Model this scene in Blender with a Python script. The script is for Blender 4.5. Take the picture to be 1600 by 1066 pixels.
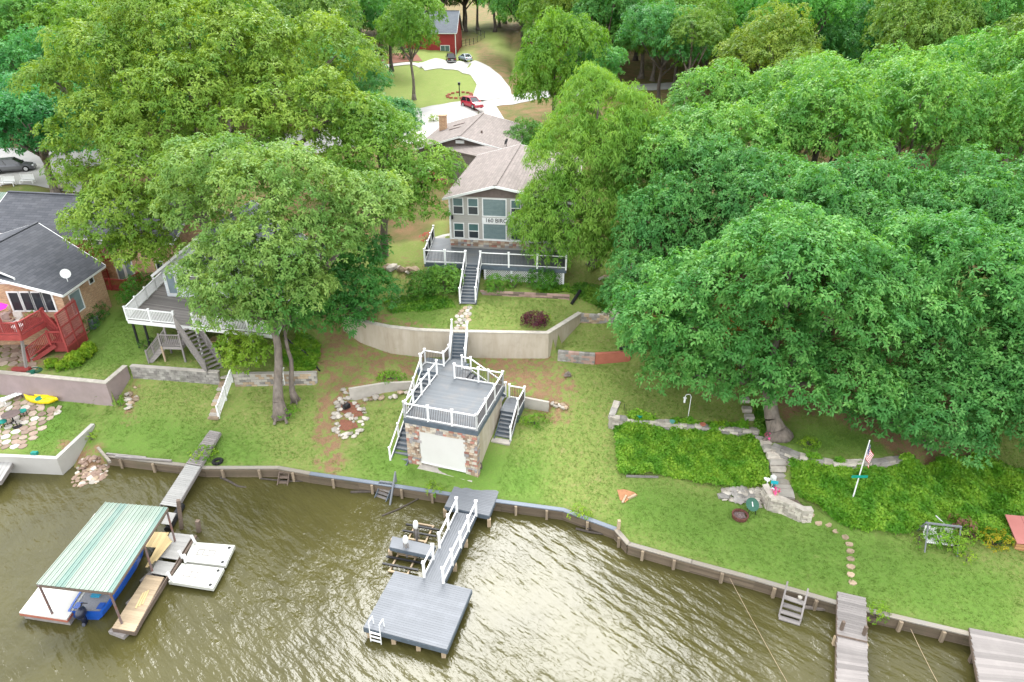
import bpy, bmesh, math, random
import numpy as np
from mathutils import Vector, Matrix, geometry
for o in list(bpy.data.objects): bpy.data.objects.remove(o)
random.seed(7); RNG = np.random.default_rng(7)
R = math.radians
S = bpy.context.scene; C = S.collection
# ---------------------------------------------------------------- camera
F_PX, PITCH, CAM_H = 1050.0, R(28.2), 30.0
cam = bpy.data.cameras.new('camera'); cam.sensor_width = 36; cam.lens = 36*F_PX/1600
cam.clip_start = .5; cam.clip_end = 3000
camo = bpy.data.objects.new('camera', cam); C.objects.link(camo)
camo.location = (0, 0, CAM_H); camo.rotation_euler = (math.pi/2-PITCH, 0, 0); S.camera = camo
# ---------------------------------------------------------------- sky, sun, exposure
SUN_EL, SUN_AZ = R(50), R(1)       # hazy sun high over the hill, ahead of the camera
w = bpy.data.worlds.new('World'); S.world = w; w.use_nodes = True
nt = w.node_tree; nt.nodes.clear()
no = nt.nodes.new('ShaderNodeOutputWorld'); bg = nt.nodes.new('ShaderNodeBackground')
sky = nt.nodes.new('ShaderNodeTexSky'); sky.sky_type = 'NISHITA'; sky.sun_disc = False
sky.sun_elevation = SUN_EL; sky.sun_rotation = SUN_AZ; sky.air_density = 1.0; sky.dust_density = 2.0; sky.altitude = 200
tc = nt.nodes.new('ShaderNodeTexCoord'); nz = nt.nodes.new('ShaderNodeTexNoise')
nz.inputs['Scale'].default_value = 2.2; nz.inputs['Detail'].default_value = 5
mp = nt.nodes.new('ShaderNodeMapping'); mp.inputs['Scale'].default_value = (1, 1, 2.5)
rp = nt.nodes.new('ShaderNodeValToRGB')
rp.color_ramp.elements[0].position = .3; rp.color_ramp.elements[0].color = (7.5, 7.9, 8.5, 1)
rp.color_ramp.elements[1].position = .7; rp.color_ramp.elements[1].color = (12.5, 12.5, 12.4, 1)
mx = nt.nodes.new('ShaderNodeMix'); mx.data_type = 'RGBA'; mx.inputs[0].default_value = .8   # high cloud over most of the sky
nt.links.new(tc.outputs['Generated'], mp.inputs[0]); nt.links.new(mp.outputs[0], nz.inputs['Vector'])
nt.links.new(nz.outputs[0], rp.inputs[0]); nt.links.new(sky.outputs[0], mx.inputs[6]); nt.links.new(rp.outputs[0], mx.inputs[7])
nt.links.new(mx.outputs[2], bg.inputs[0]); bg.inputs[1].default_value = .15; nt.links.new(bg.outputs[0], no.inputs[0])
sl = bpy.data.lights.new('sun', 'SUN'); sl.energy = 2.4; sl.angle = R(30); sl.color = (1, .99, .975)
so = bpy.data.objects.new('sun', sl); C.objects.link(so); so.location = (0, 60, 80)
sd = Vector((math.sin(SUN_AZ)*math.cos(SUN_EL), math.cos(SUN_AZ)*math.cos(SUN_EL), math.sin(SUN_EL)))
so.rotation_euler = sd.to_track_quat('Z', 'Y').to_euler()
S.view_settings.view_transform = 'Standard'; S.view_settings.look = 'None'
S.view_settings.exposure = 1.17; S.view_settings.gamma = 1
S.cycles.max_bounces = 6; S.cycles.diffuse_bounces = 3; S.cycles.glossy_bounces = 2
S.cycles.transmission_bounces = 3; S.cycles.transparent_max_bounces = 4; S.cycles.use_denoising = True
S.cycles.caustics_reflective = False; S.cycles.caustics_refractive = False
# ---------------------------------------------------------------- surveying: where a line of sight meets a height or a distance
ct, st = math.cos(PITCH), math.sin(PITCH)
def sight(x, y):
    a, b = x-800, 533-y
    return a, F_PX*ct+b*st, -F_PX*st+b*ct
def P(x, y, z):
    d = sight(x, y); t = (z-CAM_H)/d[2]; return Vector((d[0]*t, d[1]*t, z))
def W(x, y, Y):
    d = sight(x, y); t = Y/d[1]; return Vector((d[0]*t, Y, CAM_H+d[2]*t))
def proj(p):
    zz = p[2]-CAM_H; dep = p[1]*ct-zz*st
    return 800+F_PX*p[0]/dep, 533-F_PX*(p[1]*st+zz*ct)/dep, dep
# ---------------------------------------------------------------- materials
def nodes(name):
    m = bpy.data.materials.new(name); m.use_nodes = True; t = m.node_tree
    return m, t, t.nodes['Principled BSDF']
def N(t, kind, **kw):
    n = t.nodes.new('ShaderNode'+kind)
    for k, v in kw.items():
        if k.startswith('i_'): n.inputs[k[2:].replace('_', ' ')].default_value = v
        else: setattr(n, k, v)
    return n
def mixc(t, fac, a, b, blend='MIX'):
    n = N(t, 'Mix', data_type='RGBA', blend_type=blend)
    for s, v in ((0, fac), (6, a), (7, b)):
        if isinstance(v, (int, float)): n.inputs[s].default_value = v
        elif isinstance(v, tuple): n.inputs[s].default_value = (*v[:3], 1)
        else: t.links.new(v, n.inputs[s])
    return n.outputs[2]
def ramp(t, src, a, b):
    r = N(t, 'MapRange'); r.inputs['From Min'].default_value = a; r.inputs['From Max'].default_value = b
    t.links.new(src, r.inputs[0]); return r.outputs[0]
def coord(t, which='pos', scale=(1, 1, 1)):
    if which == 'pos': s = N(t, 'NewGeometry').outputs['Position']
    elif which == 'uv': s = N(t, 'TexCoord').outputs['UV']
    else: s = N(t, 'TexCoord').outputs['Object']
    mpn = N(t, 'Mapping'); mpn.inputs['Scale'].default_value = scale; t.links.new(s, mpn.inputs[0])
    return mpn.outputs[0]
def noise(t, vec, scale, detail=4, rough=.55):
    n = N(t, 'TexNoise'); n.inputs['Scale'].default_value = scale; n.inputs['Detail'].default_value = detail
    n.inputs['Roughness'].default_value = rough; t.links.new(vec, n.inputs['Vector']); return n.outputs[0]
def bump(t, b, h, strength=.4, dist=.02):
    n = N(t, 'Bump'); n.inputs['Strength'].default_value = strength; n.inputs['Distance'].default_value = dist
    t.links.new(h, n.inputs['Height']); t.links.new(n.outputs[0], b.inputs['Normal'])
MATS = {}
def mat(name, col, col2=None, scale=3., rough=.8, rnd=0., bmp=.3, metal=0., spec=.3, space='pos', stretch=(1, 1, 1), dirt=.25, dirt_col=None):
    """weathered surface: two tones mixed by noise, blotches of dirt, per-piece tone, fine relief"""
    if name in MATS: return MATS[name]
    m, t, b = nodes(name)
    col2 = col2 or tuple(c*.75 for c in col)
    v = coord(t, space, stretch)
    f = ramp(t, noise(t, v, scale, 5, .6), .35, .65)
    c = mixc(t, f, col, col2)
    d = ramp(t, noise(t, coord(t, 'pos'), .9, 6, .65), .5, .75)
    dm = N(t, 'Math', operation='MULTIPLY'); dm.inputs[1].default_value = dirt; t.links.new(d, dm.inputs[0])
    c = mixc(t, dm.outputs[0], c, dirt_col or tuple(x*.5+.01 for x in col))
    if rnd:
        oi = N(t, 'ObjectInfo'); mr = N(t, 'MapRange'); mr.inputs['To Min'].default_value = 1-rnd; mr.inputs['To Max'].default_value = 1+rnd
        t.links.new(oi.outputs['Random'], mr.inputs[0])
        h = N(t, 'HueSaturation'); t.links.new(mr.outputs[0], h.inputs['Value']); t.links.new(c, h.inputs['Color']); c = h.outputs[0]
    t.links.new(c, b.inputs['Base Color'])
    b.inputs['Roughness'].default_value = rough; b.inputs['Metallic'].default_value = metal
    b.inputs['Specular IOR Level'].default_value = spec
    if bmp: bump(t, b, noise(t, v, scale*6, 3), bmp, .01)
    MATS[name] = m; return m
def course_mat(name, c1, c2, mortar, bw, bh, ms=.012, rough=.85, bias=0., offset=.5, bmp=.6, dirt=.3, dirt_col=(.1, .08, .07), spec=.2, blot=.25):
    """courses (brick, shingle, tile) laid out in metres on the surface"""
    m, t, b = nodes(name)
    k = N(t, 'TexBrick'); k.offset = offset
    k.inputs['Color1'].default_value = (*c1, 1); k.inputs['Color2'].default_value = (*c2, 1); k.inputs['Mortar'].default_value = (*mortar, 1)
    k.inputs['Scale'].default_value = 1; k.inputs['Mortar Size'].default_value = ms; k.inputs['Bias'].default_value = bias
    k.inputs['Brick Width'].default_value = bw; k.inputs['Row Height'].default_value = bh
    t.links.new(coord(t, 'uv'), k.inputs['Vector'])
    d = ramp(t, noise(t, coord(t, 'pos'), .8, 6, .65), .45, .8)
    dm = N(t, 'Math', operation='MULTIPLY'); dm.inputs[1].default_value = dirt; t.links.new(d, dm.inputs[0])
    c = mixc(t, dm.outputs[0], k.outputs[0], dirt_col)
    f = noise(t, coord(t, 'uv', (1.2, 5, 1)), 2.2, 4, .7)
    c = mixc(t, blot, c, mixc(t, f, (0, 0, 0), (1, 1, 1)), 'OVERLAY')
    t.links.new(c, b.inputs['Base Color']); b.inputs['Roughness'].default_value = rough; b.inputs['Specular IOR Level'].default_value = spec
    iv = N(t, 'Math', operation='SUBTRACT'); iv.inputs[0].default_value = 1; t.links.new(k.outputs['Fac'], iv.inputs[1])
    bump(t, b, iv.outputs[0], bmp, .012)
    MATS[name] = m; return m
def glass_mat(name, col, rough=.08):
    m, t, b = nodes(name); f = noise(t, coord(t), 1.2, 2)
    t.links.new(mixc(t, f, col, tuple(c*.45 for c in col)), b.inputs['Base Color'])
    b.inputs['Roughness'].default_value = rough; b.inputs['Specular IOR Level'].default_value = .8; MATS[name] = m; return m
def leaf_mat(name, c1, c2, c3, trans=.35, rough=.5, veins=.45):
    """leaf: tone per leaf and per spray, tinted by the tree's own object colour, light passing through"""
    m, t, b = nodes(name)
    g = N(t, 'NewGeometry'); oi = N(t, 'ObjectInfo')
    c = mixc(t, ramp(t, g.outputs['Random Per Island'], .1, .9), c1, c2)
    big = ramp(t, noise(t, coord(t, 'obj'), veins, 3), .38, .62)
    c = mixc(t, big, c, c3)
    c = mixc(t, 1., c, oi.outputs['Color'], 'MULTIPLY')
    t.links.new(c, b.inputs['Base Color']); b.inputs['Roughness'].default_value = rough; b.inputs['Specular IOR Level'].default_value = .22
    tr = N(t, 'BsdfTranslucent'); t.links.new(mixc(t, 1., c, (1.5, 1.35, .55), 'MULTIPLY'), tr.inputs[0])
    ms = N(t, 'MixShader'); ms.inputs[0].default_value = trans
    t.links.new(b.outputs[0], ms.inputs[1]); t.links.new(tr.outputs[0], ms.inputs[2])
    t.links.new(ms.outputs[0], t.nodes['Material Output'].inputs[0]); MATS[name] = m; return m
# ---------------------------------------------------------------- building
ORG = {}
def tag(o, label=None, cat=None, group=None, kind=None):
    for k, v in (('label', label), ('category', cat), ('group', group), ('kind', kind)):
        if v: o[k] = v
    return o
def E(name, loc, label, cat, group=None):
    o = bpy.data.objects.new(name, None); o.empty_display_size = .2; C.objects.link(o); o.location = loc
    ORG[o] = Vector(loc); return tag(o, label, cat, group)
def mesh_uv(me, vs, fs):
    uv = me.uv_layers.new(name='UVMap').data; i = 0
    for p in me.polygons:
        n = p.normal
        tt = Vector((-n.y, n.x, 0)) if abs(n.z) < .995 else Vector((1, 0, 0))
        tt.normalize(); bb = n.cross(tt)
        for li in p.loop_indices:
            co = vs[me.loops[li].vertex_index]; uv[li].uv = (co.dot(tt), co.dot(bb))
class MB:
    def __init__(s): s.v = []; s.f = []; s.mi = []; s.cm = 0
    def add(s, vs, fs):
        b = len(s.v); s.v += [Vector(x) for x in vs]; s.f += [tuple(i+b for i in f) for f in fs]; s.mi += [s.cm]*len(fs)
    def hexa(s, q, q2):      # two quads, bottom and top
        s.add(list(q)+list(q2), [(3, 2, 1, 0), (4, 5, 6, 7), (0, 1, 5, 4), (1, 2, 6, 5), (2, 3, 7, 6), (3, 0, 4, 7)])
    def box(s, c, size, rz=0):
        c = Vector(c); m = Matrix.Rotation(rz, 3, 'Z'); x, y, z = (d/2 for d in size)
        s.hexa([c+m@Vector(p) for p in ((-x, -y, -z), (x, -y, -z), (x, y, -z), (-x, y, -z))], [c+m@Vector(p) for p in ((-x, -y, z), (x, -y, z), (x, y, z), (-x, y, z))])
    def beam(s, p0, p1, wd, h):
        p0, p1 = Vector(p0), Vector(p1); d = (p1-p0).normalized(); up = Vector((0, 0, 1))
        sd_ = d.cross(up); sd_ = sd_.normalized() if sd_.length > 1e-3 else Vector((1, 0, 0))
        up = sd_.cross(d); a, b = sd_*wd/2, up*h/2
        s.hexa([p0-a-b, p0+a-b, p1+a-b, p1-a-b], [p0-a+b, p0+a+b, p1+a+b, p1-a+b])
    def cyl(s, p0, p1, r0, r1=None, n=8, cap=True):
        r1 = r0 if r1 is None else r1; p0, p1 = Vector(p0), Vector(p1); d = (p1-p0).normalized()
        a = d.orthogonal().normalized(); b = d.cross(a)
        ring = lambda p, r: [p+(a*math.cos(6.2832*i/n)+b*math.sin(6.2832*i/n))*r for i in range(n)]
        fs = [(i, (i+1) % n, n+(i+1) % n, n+i) for i in range(n)]
        if cap: fs += [tuple(range(n-1, -1, -1)), tuple(range(n, 2*n))]
        s.add(ring(p0, r0)+ring(p1, r1), fs)
    def tube(s, pts, rr, n=6):
        for i in range(len(pts)-1):
            r0 = rr[i] if isinstance(rr, (list, tuple)) else rr; r1 = rr[i+1] if isinstance(rr, (list, tuple)) else rr
            s.cyl(pts[i], pts[i+1], r0, r1, n, cap=(i in (0, len(pts)-2)))
    def prism(s, poly, z0, z1):   # poly: xy list CCW; z0,z1 numbers or lists
        n = len(poly); g = lambda z, i: z[i] if isinstance(z, (list, tuple)) else z
        s.add([(p[0], p[1], g(z0, i)) for i, p in enumerate(poly)]+[(p[0], p[1], g(z1, i)) for i, p in enumerate(poly)],
              [tuple(range(n-1, -1, -1)), tuple(range(n, 2*n))]+[(i, (i+1) % n, n+(i+1) % n, n+i) for i in range(n)])
    def slab(s, a, b, c, d, th):   # quad with thickness below
        a, b, c, d = map(Vector, (a, b, c, d)); n = (b-a).cross(d-a).normalized()*th
        s.hexa([a-n, b-n, c-n, d-n], [a, b, c, d])
    def blob(s, c, r, seed=0, n=2, amp=.15, flat=1.):
        c = Vector(c); bm = bmesh.new(); bmesh.ops.create_icosphere(bm, subdivisions=n, radius=1); rs = random.Random(seed)
        ph = [rs.uniform(0, 6) for _ in range(6)]
        vs = []
        for vv in bm.verts:
            q = vv.co; k = 1+amp*(math.sin(3*q.x+ph[0])*math.sin(2.7*q.y+ph[1])+math.sin(5*q.z+ph[2]+2*q.x)*.6+rs.uniform(-.3, .3))
            rr = r if isinstance(r, (tuple, list)) else (r, r, r*flat)
            vs.append(c+Vector((q.x*rr[0], q.y*rr[1], q.z*rr[2]))*k)
        s.add(vs, [tuple(x.index for x in f.verts) for f in bm.faces]); bm.free()
    def build(s, name, mats, parent=None, kind=None, label=None, smooth=False, org=None):
        mats = mats if isinstance(mats, (list, tuple)) else [mats]
        if parent is not None: o0 = ORG[parent]
        elif org is not None: o0 = Vector(org)
        else:
            xs = [q.x for q in s.v]; ys = [q.y for q in s.v]; o0 = Vector((sum(xs)/len(xs), sum(ys)/len(ys), min(q.z for q in s.v)))
        vs = [q-o0 for q in s.v]
        me = bpy.data.meshes.new(name); me.from_pydata(vs, [], s.f); mesh_uv(me, vs, s.f)
        for m in mats: me.materials.append(m)
        if len(mats) > 1: me.polygons.foreach_set('material_index', s.mi)
        if smooth: me.polygons.foreach_set('use_smooth', [True]*len(me.polygons))
        o = bpy.data.objects.new(name, me); C.objects.link(o); ORG[o] = o0
        if parent is not None: o.parent = parent
        else: o.location = o0
        return tag(o, label, kind=kind)
UNIT = {}
def unit(m):
    if m.name not in UNIT:
        b = MB(); b.box((0, 0, 0), (1, 1, 1)); me = bpy.data.meshes.new('piece_'+m.name)
        me.from_pydata(b.v, [], b.f); mesh_uv(me, b.v, b.f); me.materials.append(m); UNIT[m.name] = me
    return UNIT[m.name]
def piece(name, p0, p1, wd, h, m, parent, drop=True, jit=0.):
    """one straight piece (plank, post, step, block): runs p0 -> p1, its top on that line when drop"""
    p0, p1 = Vector(p0), Vector(p1); d = p1-p0; L = d.length; d.normalize()
    up = Vector((0, 0, 1)); sd_ = d.cross(up); sd_ = sd_.normalized() if sd_.length > 1e-3 else Vector((1, 0, 0)); up = sd_.cross(d)
    c = (p0+p1)/2-(up*h/2 if drop else Vector((0, 0, 0)))
    if jit: c += Vector((random.uniform(-jit, jit), random.uniform(-jit, jit), random.uniform(-jit, jit)*.4))
    o = bpy.data.objects.new(name, unit(m)); C.objects.link(o); o.parent = parent; org = ORG[parent]; ORG[o] = org
    rot = Matrix((d, sd_, up)).transposed() if sd_.cross(up).dot(d) > 0 else Matrix((d, -sd_, up)).transposed()
    o.matrix_basis = Matrix.Translation(c-org)@rot.to_4x4()@Matrix.Diagonal((L, wd, h, 1))
    return o
def lerp(a, b, t): return Vector(a)+(Vector(b)-Vector(a))*t
def planks(parent, A, B, Cc, D, pitch, m, th=.04, gap=.008, name='plank', jit=0.):
    """planks run A->B, laid from edge AB to edge DC"""
    A, B, Cc, D = map(Vector, (A, B, Cc, D)); n = max(1, round(((D-A).length+(Cc-B).length)/2/pitch))
    for i in range(n):
        t = (i+.5)/n; a, b = lerp(A, D, t), lerp(B, Cc, t)
        e = (b-a).normalized()*random.uniform(-jit, jit) if jit else Vector((0, 0, 0))
        piece(name, a+e, b+e, (D-A).length/n-gap, th, m, parent)
def rail(parent, pts, m, h=1.05, spacing=1.8, bal=None, post=.1, m_bal=None, cap=True, bal_gap=.12, low=.1, name='railing', rw=.09):
    b = MB(); pts = [Vector(p) for p in pts]; posts = []
    for i in range(len(pts)-1):
        p, q = pts[i], pts[i+1]; n = max(1, round((q-p).length/spacing))
        b.beam(p+Vector((0, 0, h-.03)), q+Vector((0, 0, h-.03)), rw, .06); b.beam(p+Vector((0, 0, low)), q+Vector((0, 0, low)), rw*.7, .06)
        posts += [lerp(p, q, k/n) for k in range(n+(1 if i == len(pts)-2 else 0))]
    r = b.build(name, m, parent)
    for q in posts:
        piece('post', q+Vector((0, 0, -.12)), q+Vector((0, 0, h+.09)), post, post, m, r, drop=False)
        if cap: piece('post_cap', q+Vector((0, 0, h+.09)), q+Vector((0, 0, h+.13)), post*1.4, post*1.4, m, r, drop=False)
    if bal:
        bb = MB()
        for i in range(len(pts)-1):
            p, q = pts[i], pts[i+1]; n = max(2, int((q-p).length/bal_gap))
            for k in range(1, n):
                x = lerp(p, q, k/n); bb.beam(x+Vector((0, 0, low)), x+Vector((0, 0, h-.04)), bal, bal)
        bb.build('balusters', m_bal or m, r, kind='stuff')
    return r
def stairs(parent, top, bot, wd, n, m_step, m_side, name='staircase', riser=True, th=.05):
    """top/bot: centre line of the flight; top is the floor edge above, bot the ground edge below"""
    top, bot = Vector(top), Vector(bot); b = MB()
    d = Vector((bot.x-top.x, bot.y-top.y, 0)); L = d.length; d.normalize(); s = Vector((-d.y, d.x, 0)); rise = (top.z-bot.z)/n; run = L/n
    for sg in (-1, 1):
        o = s*sg*(wd/2-.03)
        b.beam(top+o+Vector((0, 0, -.22)), bot+o+Vector((0, 0, -.05)), .05, .3)
    if riser:
        for k in range(n):
            c = top+d*(run*(k+.0)); z1 = top.z-rise*k-.03; z0 = z1-rise
            b.box((c.x, c.y, (z0+z1)/2), (.03, wd-.08, rise), math.atan2(d.y, d.x))
    st_ = b.build(name, m_side, parent)
    for k in range(n):
        c = top+d*(run*(k+.5)); c.z = top.z-rise*(k+1) if k < n else bot.z
        piece('step', c-s*wd/2, c+s*wd/2, run+.03, th, m_step, st_)
    return st_
class Fr:   # a building's own axes: a along its front, b into its depth
    def __init__(s, O, ang): s.O = Vector((O[0], O[1], 0)); s.a = ang; s.u = Vector((math.cos(ang), math.sin(ang), 0)); s.v = Vector((-math.sin(ang), math.cos(ang), 0))
    def __call__(s, a, b, z): p = s.O+s.u*a+s.v*b; return Vector((p.x, p.y, z))
# ================================================================ MATERIAL LIST
M_white = mat('white_paint', (.78, .78, .76), (.72, .72, .70), 4, .5, bmp=.05, dirt=.12, dirt_col=(.5, .47, .4))
M_black = mat('black_metal', (.02, .02, .022), rough=.45, dirt=.1)
M_bluegrey = mat('blue_grey_deck_paint', (.158, .170, .182), (.138, .150, .160), 3, .7, rnd=.07, bmp=.1, space='obj', stretch=(.5, 4, 4), dirt=.5, dirt_col=(.24, .21, .18))
M_bluegrey_dk = mat('blue_grey_trim_paint', (.105, .13, .155), rough=.55, bmp=.1, dirt=.2)
M_dockgrey = mat('dock_grey_paint', (.178, .186, .198), (.158, .166, .178), 3, .8, rnd=.06, bmp=.15, space='obj', stretch=(.5, 4, 4), dirt=.4, dirt_col=(.24, .25, .27))
M_oldwood = mat('weathered_grey_wood', (.27, .245, .23), (.18, .162, .152), 3, .85, rnd=.22, bmp=.5, space='obj', stretch=(.6, 6, 6), dirt=.35, dirt_col=(.33, .305, .28))
M_brownwood = mat('brown_old_wood', (.20, .15, .115), (.12, .09, .07), 3, .85, rnd=.2, bmp=.5, space='obj', stretch=(.6, 6, 6))
M_newwood = mat('new_pine_wood', (.60, .47, .25), (.50, .36, .17), 3, .75, rnd=.15, bmp=.3, space='obj', stretch=(.6, 6, 6), dirt=.15)
M_tanwood = mat('tan_deck_wood', (.45, .35, .235), (.36, .27, .175), 3, .8, rnd=.12, bmp=.4, space='obj', stretch=(.6, 6, 6), dirt=.2)
M_pile = mat('bulkhead_pile', (.30, .235, .16), (.22, .17, .12), 2.5, .9, rnd=.15, bmp=.5, space='obj', dirt=.3)
M_riprap = mat('riprap_stone', (.30, .21, .16), (.22, .15, .115), 3, .9, bmp=.8)
M_tealmetal = mat('teal_roof_sheet', (.19, .265, .23), (.16, .24, .205), .5, .7, rnd=.1, bmp=.05, dirt=.3, dirt_col=(.33, .38, .33))
M_bulk = mat('bulkhead_wood', (.19, .145, .10), (.11, .085, .06), 2.5, .9, rnd=.2, bmp=.6, space='obj', stretch=(.6, 5, 5), dirt=.5, dirt_col=(.09, .09, .05))
M_bulkcap = mat('bulkhead_cap_wood', (.31, .275, .225), (.21, .185, .15), 2.5, .9, rnd=.1, bmp=.5, space='obj', stretch=(.5, 5, 5), dirt=.4, dirt_col=(.2, .22, .24))
M_bulkcap_b = mat('bulkhead_cap_blue_paint', (.19, .215, .25), (.15, .17, .2), 2.5, .75, bmp=.3, space='obj', stretch=(.5, 5, 5))
M_tan = mat('tan_stucco', (.48, .42, .34), (.39, .33, .25), 1.6, .9, bmp=.3, stretch=(1, 1, .18), dirt=.5, dirt_col=(.29, .24, .18))
M_tancap = mat('tan_wall_cap', (.47, .43, .365), rough=.85, dirt=.3)
M_pinkwall = mat('mauve_stucco', (.33, .255, .25), (.28, .22, .215), .8, .9, bmp=.3, dirt=.45, dirt_col=(.22, .17, .15))
M_conc = mat('concrete', (.44, .40, .35), (.36, .33, .29), 1.2, .9, bmp=.3, dirt=.4, dirt_col=(.22, .2, .17))
M_pale = mat('pale_concrete', (.42, .405, .375), (.37, .355, .325), .5, .85, bmp=.15, dirt=.35, dirt_col=(.45, .42, .37))
M_road = mat('bleached_road', (.37, .36, .345), (.33, .32, .305), .25, .9, bmp=.2, dirt=.45, dirt_col=(.27, .26, .25))
M_block = mat('grey_block', (.33, .31, .28), (.22, .20, .185), 2, .9, rnd=.25, bmp=.7, dirt=.6, dirt_col=(.13, .115, .10))
M_blockpink = mat('pinkish_block', (.42, .29, .245), (.34, .22, .18), 2, .9, rnd=.15, bmp=.6, dirt=.3)
M_redblock = mat('red_block', (.38, .13, .085), (.33, .11, .07), 2, .85, rnd=.1, bmp=.5, dirt=.2)
M_stone = mat('pale_stone', (.46, .42, .36), (.34, .30, .25), 3, .85, rnd=.3, bmp=.8)
M_stonetan = mat('tan_stone', (.42, .32, .22), (.30, .22, .15), 3, .85, rnd=.3, bmp=.8)
STONES = [mat('face_stone_tan', (.50, .38, .28), rnd=.2, bmp=.8), mat('face_stone_cream', (.58, .52, .43), rnd=.15, bmp=.8), mat('face_stone_rust', (.42, .20, .15), rnd=.25, bmp=.8),
          mat('face_stone_grey', (.36, .33, .32), rnd=.25, bmp=.8), mat('face_stone_brown', (.36, .25, .18), rnd=.25, bmp=.8)]
M_mortar = mat('mortar', (.40, .36, .31), rough=.95, bmp=.5)
M_redpaint = mat('red_deck_paint', (.30, .055, .05), (.245, .045, .04), 2, .6, rnd=.08, bmp=.2, space='obj', stretch=(.5, 4, 4), dirt=.25)
M_redrailpaint = mat('red_rail_paint', (.37, .065, .06), rough=.55, bmp=.1, dirt=.15)
M_bark = mat('bark', (.20, .165, .135), (.115, .095, .08), 5, .95, bmp=1., stretch=(1, 1, .25), dirt=.4, dirt_col=(.27, .25, .22))
M_barkdk = mat('dark_bark', (.10, .082, .068), (.06, .05, .042), 5, .95, bmp=1., stretch=(1, 1, .25), dirt=.4)
M_brick = course_mat('orange_brick', (.47, .235, .12), (.60, .37, .20), (.46, .38, .29), .21, .075, .012, bias=-.1, blot=.8, dirt=.5, dirt_col=(.26, .11, .06))
M_roof_dark = course_mat('charcoal_shingle', (.060, .063, .072), (.088, .091, .102), (.04, .042, .048), .9, .3, .014, dirt=.35, dirt_col=(.12, .12, .125))
M_roof_blue = course_mat('blue_grey_shingle', (.13, .145, .165), (.165, .18, .20), (.09, .1, .115), .9, .3, .012, dirt=.35, dirt_col=(.19, .20, .21))
M_roof_brown = course_mat('taupe_shingle', (.175, .15, .135), (.225, .19, .172), (.12, .10, .09), .9, .28, .014, dirt=.35, dirt_col=(.27, .235, .215))
M_roof_red = course_mat('brown_red_shingle', (.20, .09, .075), (.25, .12, .10), (.12, .06, .05), .9, .3, .014, dirt=.3)
M_siding = mat('taupe_siding', (.42, .40, .36), (.39, .37, .335), 1, .6, bmp=.1, dirt=.12)
M_brownsiding = mat('brown_siding', (.17, .13, .115), rough=.7, bmp=.2, dirt=.2)
M_whitesiding = course_mat('white_lap_siding', (.66, .69, .70), (.70, .73, .74), (.42, .45, .46), 4., .2, .012, rough=.6, dirt=.15, dirt_col=(.5, .5, .48))
M_redsiding = course_mat('barn_red_siding', (.36, .045, .045), (.33, .04, .04), (.2, .02, .02), 6., .22, .014, rough=.6, dirt=.15)
M_orangesiding = course_mat('cedar_siding', (.50, .27, .13), (.44, .22, .10), (.2, .09, .04), 5., .2, .016, rough=.7, dirt=.25, dirt_col=(.25, .12, .06))
M_orangewood = mat('orange_stained_wood', (.55, .20, .05), (.42, .14, .035), 3, .7, rnd=.2, space='obj', stretch=(.5, 4, 4))
M_green_metal = mat('faded_green_metal', (.29, .33, .28), (.23, .29, .24), .5, .7, rnd=.1, bmp=.05, dirt=.5, dirt_col=(.31, .31, .27))
M_dkgreenmetal = mat('dull_green_metal', (.16, .22, .17), rough=.5, dirt=.3)
M_pane = glass_mat('window_glass_dark', (.035, .045, .055)); M_paneteal = glass_mat('window_glass_teal', (.10, .19, .19)); M_pale_pane = glass_mat('window_glass_pale', (.30, .38, .42))
M_screen = mat('cream_panel', (.60, .585, .545), (.57, .55, .51), .5, .7, bmp=.1, dirt=.08)
M_bal = mat('dark_baluster', (.10, .085, .08), rough=.6)
M_mulch = mat('red_mulch', (.24, .095, .06), (.16, .07, .045), 9, .95, bmp=1)
# ================================================================ TERRAIN
# retaining edges, each listed so that the high ground lies to the left of its direction: (point, height above, height below)
def PW(x, y, zt, zb): p = P(x, y, zt); return (p.x, p.y, zt, zb)
SEAWALL = [PW(165, 712, .75, -.9), PW(320, 731, .75, -.9), PW(435, 731, .75, -.9), PW(484, 740, .75, -.9), PW(560, 751, .75, -.9), PW(700, 772, .75, -.9), PW(783, 784, .75, -.9),
           PW(880, 797, .75, -.9), PW(962, 827, .75, -.9), PW(982, 850, .75, -.9), PW(1080, 878, .75, -.9), PW(1180, 905, .75, -.9), PW(1310, 943, .75, -.9), PW(1510, 990, .75, -.9), PW(1600, 1012, .75, -.9), PW(1760, 1052, .75, -.9)]
SW_LEFT = [PW(-170, 694, 1.33, -.9), PW(0, 712, 1.33, -.9), PW(88, 716, 1.33, -.5), PW(145, 663, 1.5, 1.35)]
TANWALL = [(-13.6, 48.6, 6.1, 5.0), (-12.1, 47.6, 6.2, 4.4), (-9.6, 46.55, 6.2, 4.0), (-7.2, 46.0, 6.2, 4.0), (-4.3, 45.75, 6.2, 4.1), (-.6, 45.62, 6.2, 4.1), (2.72, 45.5, 6.2, 4.15), (5.5, 49.0, 6.2, 5.5)]
LOWBLOCK = [PW(905, 491, 6.2, 5.5), PW(945, 494, 6.2, 5.6), PW(966, 497, 6.2, 5.8)]
PINKBLOCK = [PW(872, 549, 4.9, 4.15), PW(905, 552, 4.9, 4.1), PW(930, 554, 4.9, 4.1), PW(985, 551, 4.9, 4.2)]
GREYWALL = [PW(966, 628, 3.7, 3.6), PW(957, 651, 3.65, 2.8), PW(1050, 660, 3.65, 2.7), PW(1120, 668, 3.65, 2.8), PW(1185, 672, 3.6, 3.1)]
CURVEWALL = [PW(1208, 695, 3.9, 3.2), PW(1250, 711, 3.9, 3.05), PW(1300, 722, 3.9, 3.0), PW(1360, 722, 3.9, 3.1), PW(1420, 714, 3.9, 3.4)]
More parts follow.
